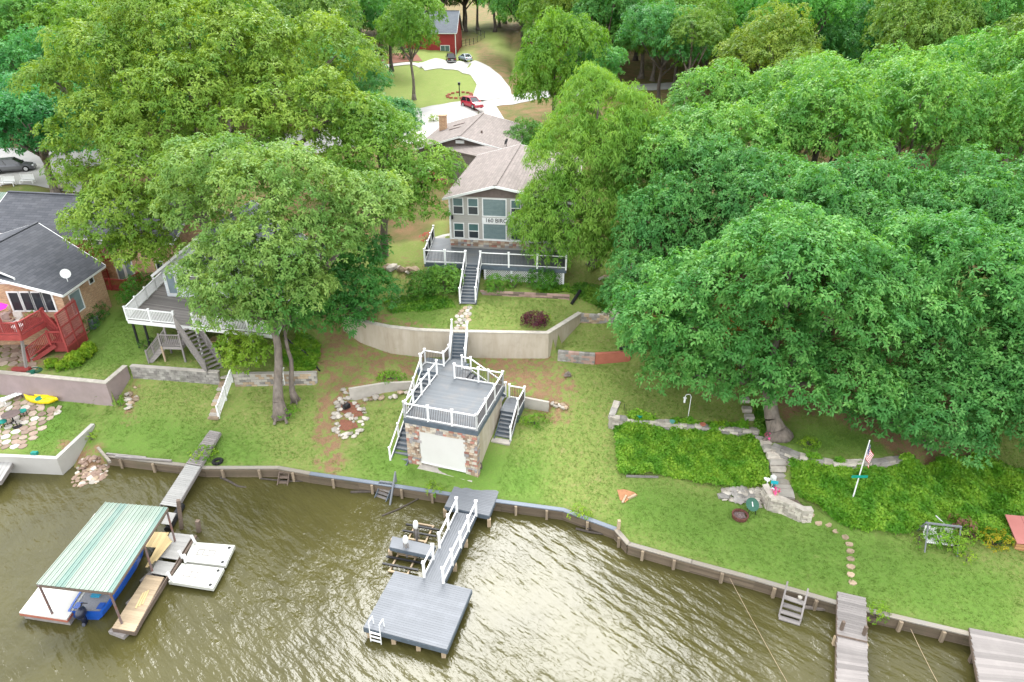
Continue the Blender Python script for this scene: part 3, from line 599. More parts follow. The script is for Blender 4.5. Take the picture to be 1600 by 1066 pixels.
f = tuple(G(462, 628)); hero('leaning_sapling', f, [(f[0]-.3, f[1]+1.2, 10.5, 1.8, 1.8, 1.6), (f[0]-.1, f[1]+.8, 8.8, 1.2, 1.2, 1.)], 'thin pale trunk next to the tall bare trunk on the left lawn', r0=.2, seed=9, m=L_oak, tint=(.6, .95, 1), nb=8)
f = tuple(G(392, 592)); hero('young_mulberry', f, [(f[0]-.2, f[1]-.4, f[2]+2.4, 1.5, 1.1, .9), (f[0]+.9, f[1]-.2, f[2]+1.9, 1.2, 1., .8), (f[0]-.2, f[1]-.6, f[2]+1.4, 1.1, .8, .7)], 'bright green young tree growing on the block wall beside the white fence steps', m=L_willow, r0=.07, seed=10, dens=14, sub_r=.5, leaf=(.2, .13), tint=(1.1, 1.15, .7), nb=14)
f = (7.3, 56, gz(7.3, 56))
hero('weeping_willow', f, ms_([(940, 215, 57.5, 92), (890, 250, 56, 62), (1000, 250, 57, 50), (878, 315, 54.5, 60), (920, 330, 54.5, 70), (985, 320, 55, 44), (838, 345, 54, 32), (880, 365, 53.2, 52), (950, 380, 53.5, 38), (935, 150, 58.5, 50)]),
     'lime green weeping tree drooping over the right half of the taupe house', m=L_willow, r0=.38, seed=11, dens=13., sub_r=.95, leaf=(.40, .07), tint=(.9, 1.08, .9), droop=.9, hang=1.0, flat=.6, k=7, bark=M_bark)
# ---- the hickories of the right bank
f = tuple(G(1216, 688))
hero('great_hickory', f, [(17, 38.2, 14.5, 4.9, 4.4, 3.6), (11.4, 39.2, 10.6, 4., 3.9, 3.3), (20.8, 38, 12.4, 4.4, 4.2, 3.4), (15.2, 38.4, 10, 3.9, 3.6, 3.1), (19.6, 35.5, 8.1, 3.4, 2.7, 2.), (12.1, 38.6, 7.0, 2.7, 2.4, 1.7), (10.4, 40.6, 8.6, 2.6, 2.6, 2.), (15.2, 37.6, 7.1, 2.4, 2., 1.5)],
     'great hickory whose thick pale trunk stands by the stone steps', m=L_hick, r0=.55, seed=21, dens=12.5, sub_r=.95, leaf=(.27, .12), tint=(1.0, 1.05, 1.05))
f = (30, 41, gz(30, 41))
hero('broad_hickory', f, [(27.5, 41, 13, 5.6, 5, 4), (33.5, 42, 13, 5.5, 5, 4), (26.6, 38.5, 9., 4., 3.4, 2.8), (31.5, 37.5, 9.3, 4.2, 3.6, 3), (36, 38, 9, 4, 4, 3)],
     'broad hickory behind the pair of green ivy banks at the right', m=L_hick, r0=.5, seed=22, dens=11.5, sub_r=1., leaf=(.28, .12), tint=(.9, 1.0, 1.02))
f = (27, 35.2, gz(27, 35.2))
hero('low_hickory', f, [(25.3, 34.6, 6.9, 3., 2.6, 2.1), (28.6, 35, 7.6, 3.1, 2.6, 2.3), (23.4, 34.8, 5.8, 2.1, 1.8, 1.3), (27, 33.8, 5.3, 2.4, 1.7, 1.4)], 'low spreading tree right above the big ivy bank beyond the flagpole', m=L_hick, r0=.24, seed=23, dens=13, sub_r=.8, leaf=(.26, .12), tint=(.85, .95, 1.0))
f = (32.5, 31.5, gz(32.5, 31.5))
hero('shore_hickory', f, [(31.8, 32.5, 6.4, 2.8, 2.4, 2.4), (34.5, 32.5, 8, 3.2, 3, 2.6), (31.2, 33.8, 8.4, 2.6, 2.4, 2.)], 'dense tree directly behind the red shed roof', m=L_hick, r0=.25, seed=24, dens=13, sub_r=.8, leaf=(.26, .12), tint=(.8, .92, 1.0))
# ---- stock of shared crowns for the other trees
STOCK = []
for i in range(7):
    rs = random.Random(40+i); ms = [(0, 0, 0, 4.2, 4.2, 3.6)]
    for k in range(6):
        a = k*1.047+rs.uniform(-.4, .4); r = rs.uniform(2.6, 3.9); q = rs.uniform(2.2, 3.2)
        ms.append((math.cos(a)*r, math.sin(a)*r, rs.uniform(-2.4, 1.6), q, q, q*.85))
    me, B = crown(ms, 1.1, 7.2, L_hick if i < 4 else L_oak, (.31, .14), seed=60+i, k=7, name='crown', flat=.78)
    tb = limbs((0, 0, -10.5), ms, [tuple(x) for x in B.tolist()], .33, M_bark, i, nb=22); vs = tb.v
    tm = bpy.data.meshes.new('trunk'); tm.from_pydata([v for v in tb.v], [], tb.f); tm.materials.append(M_bark if i % 3 else M_barkdk); tm.polygons.foreach_set('use_smooth', [True]*len(tm.polygons))
    STOCK.append((me, tm))
def stock_tree(x, y, zc, r, i, tint, label, group=None, name='hickory_tree', rz=None, sz=1.):
    """crown centre at height zc above sea level, radius r; the trunk reaches the ground"""
    z0 = gz(x, y); t_ = E(name, (x, y, z0), label, 'tree', group); me, tm = STOCK[i]; k = r/6.2
    a = rz if rz is not None else random.uniform(0, 6.28)
    c = bpy.data.objects.new('crown', me); c.matrix_basis = Matrix.Translation((0, 0, zc-z0))@Matrix.Rotation(a, 4, 'Z')@Matrix.Diagonal((k, k, k*sz, 1)); c.color = (*tint, 1); c['kind'] = 'stuff'
    h = bpy.data.objects.new('trunk', tm); kz = max(.2, (zc-z0+.3)/10.5); h.matrix_basis = Matrix.Translation((0, 0, zc-z0))@Matrix.Rotation(a, 4, 'Z')@Matrix.Diagonal((k, k, kz, 1))
    for o in (c, h): C.objects.link(o); o.parent = t_
    return t_
def tcol(warm): return None if warm is None else warm
MID = [(24, 45, 14.2, 4.6, 'crown wedged between the great hickory and the cedar house roof'), (9.6, 45.5, 11.2, 3.4, 'small crown at the left corner of the cedar house'), (31, 46.5, 15.5, 5., 'crown directly uphill of the broad hickory'), (15.5, 52, 16.5, 4.8, 'tree crown filling the gap above the cedar house, right of the weeping tree'), (12.4, 49.4, 13.2, 4.7, 'tree pressed against the roof of the cedar house, nearest the weeping tree'), (12.5, 56, 17.2, 5., 'tree rising behind the cedar house roof next to the weeping tree'),
       (20, 47, 14.8, 5.6, 'round crown over the middle of the cedar house'), (27, 49, 15.6, 5.8, 'round crown over the right end of the cedar house'), (35, 50, 15.5, 6., 'tree beyond the right end of the cedar house'),
       (43, 48, 14.5, 6., 'tree at the right edge level with the cedar house'), (41, 41, 11.5, 5, 'lower tree at the right edge above the shed tree'), (18.5, 56, 18.5, 6., 'tall crown uphill of the cedar house middle'),
       (26, 58, 19, 6.4, 'tall crown uphill of the cedar house right end'), (35, 60, 19.4, 6.4, 'crown two trees uphill from the cedar house right end'), (45, 58, 19, 6.5, 'crown near the right edge two rows uphill'), (54, 56, 17.5, 6.2, 'outermost crown at the right edge two rows uphill'),
       (20, 67, 18.5, 5.4, 'crown just below the road clearing with the dark trunk'), (29, 69, 20.2, 6.2, 'crown right of the road clearing'), (39, 70, 20.8, 6.5, 'crown below the pale gap in the right wood'), (50, 69, 21, 6.5, 'crown right of the pale gap in the right wood'), (61, 67, 20.5, 6.5, 'crown at the right edge in the third row uphill'), (48, 36, 10.5, 5., 'edge tree beside the shed')]
for n, (x, y, z, r, lb) in enumerate(MID):
    stock_tree(x, y, z+random.uniform(-1., 1.6), r*.93, n % 4, tcol((1.3, 1.15, .95) if y > 55 else (.86, .95, 1.02)), lb, 'hickories on the right bank', sz=random.uniform(1.05, 1.35))
LEFT = [(-53, 77, 15.6, 7.3, 'dark green tree over the parked car at the far left edge', (.5, .85, 1.1)), (-55, 80, 17.5, 6, 'dark green tree at the left edge beside the parking pad', (.48, .82, 1.1)), (-44, 86, 17., 5., 'smaller dark tree between the parking pad and the huge oak', (.5, .85, 1.05)),
        (-60, 92, 20, 7, 'green tree at the left edge behind the parking pad tree', (.62, .9, 1.)), (-50, 97, 21, 7, 'mid green tree uphill of the parking pad', (.68, .92, 1.)), (-40, 98, 22, 6.5, 'tree uphill behind the left part of the huge oak', (.8, .95, .95)), (-14.5, 76, 16.2, 5., 'mint green tree right of the huge oak near the road', (.75, .95, 1.2)), (-20, 82, 20.5, 6, 'pale green tree behind the top of the huge oak', (.8, .95, 1.15))]
for n, (x, y, z, r, lb, tn) in enumerate(LEFT): stock_tree(x, y, z, r, (n+1) % 4, tn, lb)
p = G(650, 158); stock_tree(p.x-.3, p.y, p.z+12.2, 5.4, 4, (.8, 1.05, .7), 'slim lawn tree with a bare trunk on the grass island by the driveway', name='lawn_tree', sz=1.35)
p = P(815, 190, 13.); stock_tree(p.x+.5, 86, 12.6, 3.6, 5, (.55, .9, .8), 'bushy green tree right behind the brown roofs', name='yard_tree')
p = G(1069, 190); stock_tree(p.x, p.y, p.z+12.5, 4.6, 5, (.85, 1., .8), 'roadside tree with a stout dark trunk on the clay bank', name='roadside_tree')
stock_tree(5.8, 98, 20.5, 6.0, 4, (.8, 1.05, .65), 'tall bright tree right of the curved driveway', name='driveway_tree', sz=1.65)
stock_tree(11.5, 98, 19.5, 4.6, 1, (.75, .98, .8), 'tree between the bright driveway tree and the clay bank', name='driveway_tree')
# ---- the wood: every tree its own, where none stands in the way of what the clearings show
OPEN = [((585, 55, 800, 205), 190), ((1000, 118, 1112, 200), 125), ((935, 70, 970, 130), 130), ((660, -5, 740, 100), 205), ((560, -5, 600, 100), 0), ((1330, 110, 1375, 160), 150), ((655, 170, 850, 240), 95)]
nt_ = 0; y = 84.
TONES = [('yellow green', (1.08, 1.04, .8)), ('mid green', (.9, 1., .9)), ('blue green', (.72, .92, 1.05)), ('bright green', (.9, 1.1, .75)), ('dull green', (.78, .9, .85))]
while y < 240:
    stp = 9.2+(y-84)*.035; x = -y*.84-4
    while x < y*.84+4:
        X = x+random.uniform(-2.2, 2.2); Y = y+random.uniform(-2.2, 2.2); r = random.uniform(5.4, 7.6)*(1+(Y-84)*.003); z0 = gz(X, Y); zc = z0+random.uniform(9.5, 15.5)
        u, v, dp = proj((X, Y, zc)); rp_ = r*F_PX/dp*.92; bad = False
        for (a0, b0, a1, b1), far in OPEN:
            if Y < far and u+rp_ > a0 and u-rp_ < a1 and v+rp_*.8 > b0 and v-rp_*.8 < b1: bad = True
        if Y < 103 and (X < -36 or (-12 < X < 14) or (Y < 96 and X < -18)): bad = True
        if -26 < X < -2 and Y < 126: bad = True
        if not bad and v > -150 and nt_ < 296:
            tn, tc3 = random.choice(TONES); zone = ('at the upper left edge' if u < 150 else 'above the huge oak' if u < 560 else 'behind the red house and driveway' if u < 850 else 'beyond the roadside clay bank' if u < 1120 else 'on the upper right slope' if u < 1400 else 'at the upper right edge')+(', near the street' if Y < 115 else ', midway up' if Y < 150 else ', far uphill')
            lb = '%s tree in the wood %s' % (tn, zone)
            stock_tree(X, Y, zc, r, random.randrange(7), tc3, lb, 'wood '+zone, name='wood_tree', sz=random.uniform(1.1, 1.55)); nt_ += 1
        x += stp
    y += stp*.9
for k, X in enumerate((17, 26.5, 36)): stock_tree(X, 134+k, gz(X, 134)+9.5, 6.8, k+3, (1.05, 1.05, .85), ['bright tree over the street behind the clay bank, leftmost of three', 'bright tree over the street behind the clay bank, middle of three', 'bright tree over the street behind the clay bank, rightmost of three'][k], 'trees over the street behind the clay bank', name='wood_tree', sz=1.25)
for k, X in enumerate((-24, -14, -4, 6)): stock_tree(X, 222+k*3, gz(X, 222)+13, 8.5, k, (.95, 1.02, .85), ['leftmost of the four tall trees behind the red house roof', 'second from left of the four tall trees behind the red house roof', 'third from left of the four tall trees behind the red house roof', 'rightmost of the four tall trees behind the red house roof'][k], 'tall trees behind the red house', name='wood_tree', sz=1.4)
print('wood trees', nt_)
# ---- shrubs
def shrub(name, c, r, label, m=L_box, seed=0, tint=(1, 1, 1), leaf=(.13, .07), dens=26, cat='shrub', group=None, sub=.35, n=1, flat=1.):
    c = Vector(c); t_ = E(name, c, label, cat, group); rs = random.Random(seed); r3 = r if isinstance(r, tuple) else (r, r, r*flat)
    ms = [(0, 0, r3[2]*.75, *r3)]+[(rs.uniform(-.5, .5)*r3[0], rs.uniform(-.5, .5)*r3[1], r3[2]*rs.uniform(.5, .9), r3[0]*.6, r3[1]*.6, r3[2]*.6) for _ in range(n)]
    me, B = crown(ms, sub, dens, m, leaf, frac=False, seed=seed+100, k=5, name='foliage', flat=.9, cover=1.3, zmin=-.6)
    o = bpy.data.objects.new('foliage', me); C.objects.link(o); o.parent = t_; o.color = (*tint, 1); o['kind'] = 'stuff'
    b = MB()
    for e in B[:7].tolist(): b.tube([c, c+Vector(e)*.5, c+Vector(e)], [.03, .02, .01], 5)
    b.build('stem', M_barkdk, t_); return t_
# ================================================================ WALLS AND SHORE
def solid_run(b, wl, th=.28, up=0., dn=.35, side=0.):
    """solid wall strip following a retaining edge, mitred at the bends"""
    n = len(wl); q = [Vector((p[0], p[1], 0)) for p in wl]; nr = []
    for i in range(n):
        d0 = (q[i]-q[i-1]).normalized() if i else (q[1]-q[0]).normalized(); d1 = (q[i+1]-q[i]).normalized() if i < n-1 else d0
        t_ = (d0+d1).normalized(); k = 1/max(.5, t_.dot(d1)); nr.append(Vector((-t_.y, t_.x, 0))*k)
    for i in range(n-1):
        a0, a1 = q[i]+nr[i]*(side+th/2), q[i]+nr[i]*(side-th/2); b0, b1 = q[i+1]+nr[i+1]*(side+th/2), q[i+1]+nr[i+1]*(side-th/2)
        za, zb, zc, zd = wl[i][3]-dn, wl[i+1][3]-dn, wl[i][2]+up, wl[i+1][2]+up
        Z_ = lambda p, z: (p.x, p.y, z)
        b.hexa([Z_(a1, za), Z_(b1, zb), Z_(b0, zb), Z_(a0, za)], [Z_(a1, zc), Z_(b1, zd), Z_(b0, zd), Z_(a0, zc)])
def plain_wall(name, wl, m, label, cat='retaining wall', th=.28, cap=None, up=.1, capw=.1):
    x, y = wl[0][0], wl[0][1]; t_ = E(name, (x, y, wl[0][3]), label, cat)
    b = MB(); solid_run(b, wl, th, up); b.build('wall_face', m, t_)
    if cap:
        b = MB(); solid_run(b, [(p[0], p[1], p[2]+up+.07, p[2]+up+.004) for p in wl], th+capw, 0, 0); b.build('coping', cap, t_)
    return t_
def block_wall(name, wl, mats, label, bw=.42, bh=.2, th=.3, cat='retaining wall', up=.08, jit=.012, cap=None, limit=290):
    x, y = wl[0][0], wl[0][1]; t_ = E(name, (x, y, wl[0][3]), label, cat)
    b = MB(); solid_run(b, wl, th-.06, up-.03); b.build('core', M_mortar, t_); cnt = 0
    for i in range(len(wl)-1):
        p, q = wl[i], wl[i+1]; L = math.hypot(q[0]-p[0], q[1]-p[1]); zmax = max(p[2], q[2])+up; zmin = min(p[3], q[3])-.1
        rows = max(1, round((zmax-zmin)/bh)); n = max(1, round(L/bw)); hh = (zmax-zmin)/rows
        nx, ny = (q[1]-p[1])/L, -(q[0]-p[0])/L
        for r in range(rows):
            for k in range(n):
                t0, t1 = (k+(.5 if r % 2 else 0))/n, (k+1+(.5 if r % 2 else 0))/n; t1 = min(t1, 1)
                if t1-t0 < .2/n: continue
                tm = (t0+t1)/2; zt = zmax-hh*r; top = p[2]+(q[2]-p[2])*tm+up; bot = p[3]+(q[3]-p[3])*tm
                if zt > top+.06 or zt-hh*.5 < bot-.1 or cnt >= limit: continue
                o = random.uniform(0, jit*2); a = Vector((p[0]+(q[0]-p[0])*t0+nx*o, p[1]+(q[1]-p[1])*t0+ny*o, zt)); c = Vector((p[0]+(q[0]-p[0])*t1+nx*o, p[1]+(q[1]-p[1])*t1+ny*o, zt))
                g = (c-a).normalized()*.008
                piece('block', a+g, c-g, th*random.uniform(.98, 1.06), hh-.014, random.choice(mats), t_, jit=.004); cnt += 1
    if cap:
        b = MB(); solid_run(b, [(p[0], p[1], p[2]+up+.06, p[2]+up+.004) for p in wl], th+.06, 0, 0); b.build('coping', cap, t_)
    return t_
plain_wall('garden_wall', TANWALL, M_tan, 'long curved tan stucco retaining wall across the middle of the slope', cap=M_tancap, th=.3)
plain_wall('garden_wall', LOWTAN, M_conc, 'low grey concrete wall left of the stone boathouse', th=.2)
plain_wall('garden_wall', LOWTANR, M_conc, 'short grey concrete wall right of the boathouse side steps', th=.2)
plain_wall('terrace_wall', PINKWALL, M_pinkwall, 'long mauve stucco wall below the brick house with a pale top', cap=M_tancap, th=.3, up=.06)
plain_wall('waterfront_wall', SW_LEFT, M_pale, 'pale concrete wall edging the little lawn at the lower left', th=.3, up=.05)
block_wall('block_wall', BLOCKL, [M_block], 'stained grey block wall below the white deck, left of the wooden steps', .42, .22, cap=M_conc)
block_wall('block_wall', BLOCKR, [M_block, M_conc, M_stonetan], 'stained block wall behind the two bare trunks', .42, .22, cap=M_conc)
block_wall('block_wall', PINKBLOCK[:3], [M_blockpink, M_block], 'curved pinkish block wall beside the right end of the tan wall', .42, .2)
plain_wall('red_wall', [PINKBLOCK[2], PINKBLOCK[3]], M_redblock, 'short red painted wall running under the great hickory', th=.3)
block_wall('block_wall', LOWBLOCK, [M_block, M_stonetan], 'short grey block wall linking the tan wall to the stump pile', .4, .2)
block_wall('stone_wall', GREYWALL, [M_stone, M_stone, M_block], 'grey stone wall along the top of the left ivy bank', .5, .2, th=.42, jit=.05)
block_wall('stone_wall', CURVEWALL, [M_stone, M_block], 'curved grey stone wall along the top of the right ivy bank', .5, .2, th=.42, jit=.05)
block_wall('timber_edging', LATTICEWALL, [M_blockpink, M_brownwood], 'low timber bed edging in front of the white lattice', .9, .16, th=.16)
# small curved wall of rounded blocks at the foot of the stone steps
q = [G(1190, 782), G(1200, 797), G(1220, 804), G(1250, 815), G(1264, 816)]
block_wall('stone_wall', [(p.x, p.y, p.z+1.0-.08*i, p.z) for i, p in enumerate(q)], [M_stone], 'curved wall of rounded pale blocks at the foot of the stone steps', .38, .19, th=.36, jit=.03, cap=M_stone)
# wooden bulkhead along the lake
def bulkhead(wl, mcap, label, posts=2.35):
    t_ = E('bulkhead', (wl[0][0], wl[0][1], -.3), label, 'bulkhead')
    for i in range(len(wl)-1):
        p, r = Vector(wl[i][:2]+(0,)), Vector(wl[i+1][:2]+(0,)); L = (r-p).length; d = (r-p)/L; s = Vector((d.y, -d.x, 0))
        for k, z in enumerate((.62, .38, .14, -.10)):
            n = max(1, round(L/3.6))
            for j in range(n): piece('board', lerp(p, r, j/n)+s*.06+Vector((0, 0, z)), lerp(p, r, (j+1)/n)+s*.06+Vector((0, 0, z))-d*.01, .06, .235, M_bulk, t_, jit=.006)
        piece('cap_board', p+Vector((0, 0, .80)), r+d*.06+Vector((0, 0, .80)), .30, .07, mcap, t_)
        piece('waler', p+s*.12+Vector((0, 0, .70)), r+s*.12+Vector((0, 0, .70)), .06, .14, M_bulk, t_)
        n = max(1, round(L/posts))
        for j in range(n): q_ = lerp(p, r, (j+.5)/n)+s*.2; piece('pile', q_+Vector((0, 0, -.9)), q_+Vector((random.uniform(-.02, .02), 0, .72)), .16, .16, M_pile, t_, drop=False)
bulkhead(SEAWALL[:4], M_bulkcap, 'old brown timber bulkhead on the left stretch of shore under the walkway')
bulkhead(SEAWALL[3:9], M_bulkcap_b, 'timber bulkhead with blue grey cap on the stretch by the boathouse')
bulkhead(SEAWALL[8:], M_bulkcap, 'timber bulkhead with bare pale cap along the right lawn')
# lone posts
def lone_post(x, y, z0, h, label, m=M_tanwood, r=.1, lean=(0, 0), name='post'):
    p = P(x, y, z0); b = MB(); b.beam(p, p+Vector((lean[0], lean[1], h)), r*1.8, r*1.8); tag(b.build(name, m), label, 'post')
lone_post(966, 828, .7, .75, 'short pale post at the bend of the bulkhead')
lone_post(284, 826, 0, 2.2, 'tall leaning pile in the water beside the floating walkway', M_brownwood, .12, (.25, .1))
lone_post(311, 831, 0, .9, 'short pile in the water behind the white floats', M_brownwood, .12, (.1, 0))
# diagonal timber and planks at the left end of the bulkhead
b = MB(); b.beam(P(153, 700, .95), P(172, 722, .80), .16, .18); tag(b.build('timber', M_bulkcap), 'diagonal timber closing the left end of the bulkhead', 'timber')
b = MB(); b.beam(P(166, 709, .86), P(228, 715, .86), .12, .1); b.beam(P(180, 713, .93), P(268, 720, .9), .13, .1); tag(b.build('loose_timber', M_oldwood), 'long loose timbers lying on the left bulkhead cap', 'timber')
# ---- rocks: each stone alone, grouped by the heap
def rocks(pix, n, r, label, group, m=(M_stone, M_stonetan), name='rock', seed=1, flat=.55, cat='rock'):
    rs = random.Random(seed); base = []
    for k in range(5):
        b = MB(); b.blob((0, 0, 0), 1, seed*7+k, 1, .22); me = bpy.data.meshes.new(name); me.from_pydata(b.v, [], b.f); me.materials.append(m[k % len(m)]); base.append(me)
    ps = region([(a, c) for a, c in pix], G(*pix[0]).z) if len(pix) > 2 else None
    out = []
    for k in range(n):
        if ps:
            x = [p[0] for p in ps]; y = [p[1] for p in ps]
            for _ in range(60):
                a, c = rs.uniform(min(x), max(x)), rs.uniform(min(y), max(y))
                if inpoly(np.array([a]), np.array([c]), ps)[0]: break
        else: g = G(*[pix[0][i]+(pix[1][i]-pix[0][i])*(k+.5)/n+rs.uniform(-2, 2) for i in (0, 1)]); a, c = g.x, g.y
        rr = r*rs.uniform(.6, 1.45); o = bpy.data.objects.new(name, base[k % 5]); C.objects.link(o)
        o.location = (a, c, max(gz(a, c), -.1)+rr*flat*.35); o.rotation_euler = (rs.uniform(-.3, .3), rs.uniform(-.3, .3), rs.uniform(0, 6)); o.scale = (rr*rs.uniform(.8, 1.3), rr, rr*flat*rs.uniform(.7, 1.3))
        tag(o, label, cat, group); out.append(o)
    return out
rocks([(112, 712), (140, 698), (166, 708), (164, 726), (140, 736), (100, 742)], 130, .19, 'rock in the riprap heap at the left end of the bulkhead', 'riprap rocks at the left end of the bulkhead', m=(M_riprap, M_stonetan, M_riprap, M_stone, M_riprap), seed=2)
rocks([(190, 590), (208, 590), (212, 600), (200, 615), (188, 612)], 14, .22, 'rock in the small tumble between the mauve wall and the block wall', 'rocks between the mauve wall and the block wall', seed=3)
ring = [(532, 628), (527, 634), (530, 641), (524, 648), (531, 651), (522, 660), (528, 664), (524, 671), (530, 677), (536, 683), (541, 681), (549, 680), (556, 675), (561, 672), (566, 662), (571, 655), (568, 645), (562, 640), (556, 634), (545, 655), (551, 654), (558, 657), (540, 628), (538, 615), (543, 618)]
for k, (a, c) in enumerate(ring+[(a_+3, c_+4) for a_, c_ in ring[::1]]): rocks([(a, c), (a, c)], 1, .20, 'pale stone of the planting bed ring on the lawn left of the boathouse', 'stones ringing the planting bed', m=(M_stone, M_stonetan), seed=10+k)
rocks([(602, 418), (655, 428)], 9, .42, 'tan boulder in the row beside the big shrubs, left of the deck stairs', 'boulders beside the left deck shrubs', m=(M_stonetan, M_stone), seed=5)
rocks([(566, 628), (640, 618)], 8, .22, 'small stone along the foot of the low concrete wall', 'stones under the low concrete wall', seed=6)
rocks([(862, 634), (885, 640)], 9, .2, 'small stone at the end of the short concrete wall', 'stones beside the short concrete wall', seed=7)
rocks([(1123, 766), (1190, 768), (1188, 786), (1130, 778)], 42, .24, 'pale rubble stone under the ivy beside the steps wall', 'rubble stones under the left ivy bank', m=(M_stone, M_block), seed=8)
rocks([(985, 436), (1002, 442)], 3, .3, 'brown stone near the air conditioner', 'stones near the air conditioner', seed=9)
rocks([(935, 436), (975, 438)], 6, .3, 'stone in the short row below the air conditioner', 'stones below the air conditioner', seed=19)
rocks([(876, 556), (882, 566)], 2, .18, 'small white stone on the bare slope right of the stairs', 'white stones on the bare slope', m=(M_pale,), seed=12)
rocks([(743, 733), (749, 729)], 1, .38, 'round dark boulder at the right front corner of the boathouse', 'boathouse boulder', m=(M_barkdk,), seed=13, flat=.9)
# clay patch edging, stumps
t_ = None
for k, (a, c, h) in enumerate([(936, 500, .45), (941, 503, .6), (946, 503, .7), (952, 503, .75), (957, 500, .8), (962, 503, .65), (951, 491, 1.0)]):
    p = G(a, c); b = MB(); b.cyl(p-Vector((0, 0, .1)), p+Vector((.02*k, 0, h)), .17, .15, 9); tag(b.build('stump', M_stone), 'upright grey log in the stump pile at the end of the block wall', 'log', 'upright logs ending the block wall')
b = MB(); b.blob(G(887, 588)+Vector((0, 0, .1)), .3, 4, 2, .3, .6); tag(b.build('stump', M_bark), 'old cut stump on the bare slope right of the stairs', 'stump')
b = MB(); b.beam(G(972, 790, .06), G(978, 780, .06), .12, .1); b.beam(G(981, 781, .06), G(993, 777, .06), .14, .12); tag(b.build('driftwood', M_tanwood), 'split pale wood lying on the orange clay patch', 'wood')
b = MB(); b.beam(G(978, 748, .08), G(1028, 751, .08), .1, .12); tag(b.build('edging_board', M_oldwood), 'grey edging board along the lower left edge of the ivy', 'board')
# driftwood in the water
def log(pts, r, label, m=M_barkdk):
    b = MB(); b.tube([Vector(p) for p in pts], [r*(1-.12*i) for i in range(len(pts))], 7); tag(b.build('driftwood_log', m), label, 'log')
log([P(345, 746, .02), P(358, 752, .05), P(372, 760, .02), P(385, 762, -.03)], .09, 'bent brown log floating below the left bulkhead')
log([P(407, 748, .03), P(450, 752, .03), P(480, 752, 0)], .06, 'thin log floating beside the small wooden step')
log([P(548, 769, .04), P(590, 768, .05)], .09, 'straight log floating left of the blue water stairs')
log([P(597, 806, .02), P(622, 796, .04), P(660, 776, .05)], .06, 'long thin branch floating right of the blue water stairs')
log([P(900, 826, .03), P(925, 832, .1), P(955, 836, .03)], .08, 'dark branch under the bend of the bulkhead')
log([P(905, 818, .03), P(918, 826, .25), P(940, 824, .05)], .05, 'forked twig caught under the bulkhead bush')
log([P(1255, 948, .05), P(1285, 952, .1), P(1300, 950, .02)], .12, 'brown branch behind the grey water ladder', M_bark)
# ---- ivy banks
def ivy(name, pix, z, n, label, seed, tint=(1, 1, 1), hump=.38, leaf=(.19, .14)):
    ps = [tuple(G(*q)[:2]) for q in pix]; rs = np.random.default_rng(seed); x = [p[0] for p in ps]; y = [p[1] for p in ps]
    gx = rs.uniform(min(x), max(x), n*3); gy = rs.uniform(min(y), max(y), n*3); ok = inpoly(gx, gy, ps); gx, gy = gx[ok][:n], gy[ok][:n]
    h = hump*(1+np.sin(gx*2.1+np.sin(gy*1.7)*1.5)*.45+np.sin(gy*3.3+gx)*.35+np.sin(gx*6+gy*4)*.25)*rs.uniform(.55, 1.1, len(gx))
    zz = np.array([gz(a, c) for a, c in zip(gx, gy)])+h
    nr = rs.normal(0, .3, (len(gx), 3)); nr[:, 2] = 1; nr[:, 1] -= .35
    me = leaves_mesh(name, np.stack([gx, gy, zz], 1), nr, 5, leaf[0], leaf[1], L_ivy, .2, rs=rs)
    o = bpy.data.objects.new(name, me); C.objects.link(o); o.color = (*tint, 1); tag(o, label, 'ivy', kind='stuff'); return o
ivy('ivy_bank', [(960, 668), (1000, 664), (1060, 668), (1165, 674), (1172, 690), (1195, 735), (1200, 768), (1186, 765), (1110, 762), (1060, 752), (968, 746)], 2, 17000, 'bright ivy bank below the grey stone wall', 31, tint=(1.0, 1.12, 1.1))
ivy('ivy_bank', [(1228, 716), (1252, 727), (1300, 738), (1360, 738), (1430, 730), (1520, 720), (1600, 740), (1600, 850), (1560, 852), (1490, 830), (1430, 830), (1400, 838), (1330, 830), (1262, 790), (1241, 765)], 2, 30000, 'large ivy bank around the flagpole', 32, tint=(.88, 1.05, 1.))
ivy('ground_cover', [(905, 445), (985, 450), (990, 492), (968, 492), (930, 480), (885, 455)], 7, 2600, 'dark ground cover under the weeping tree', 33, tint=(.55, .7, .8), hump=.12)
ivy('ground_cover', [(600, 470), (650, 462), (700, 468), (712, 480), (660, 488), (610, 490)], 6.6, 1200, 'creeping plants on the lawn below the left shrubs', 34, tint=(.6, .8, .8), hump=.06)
ivy('ground_cover', [(845, 462), (888, 458), (888, 448), (840, 452)], 7.3, 500, 'low plants in the bed before the lattice', 35, tint=(.8, .9, .8), hump=.15)
ivy('ground_cover', [(500, 560), (498, 540), (470, 520), (440, 560), (460, 582), (490, 580)], 4.1, 1500, 'weeds beneath the right end of the white deck', 36, tint=(.9, 1, .9), hump=.15)
ivy('ground_cover', [(1180, 640), (1205, 640), (1210, 685), (1195, 690), (1180, 680)], 4.0, 900, 'dark ground cover beside the upper stone steps', 37, tint=(.5, .7, .8), hump=.2)
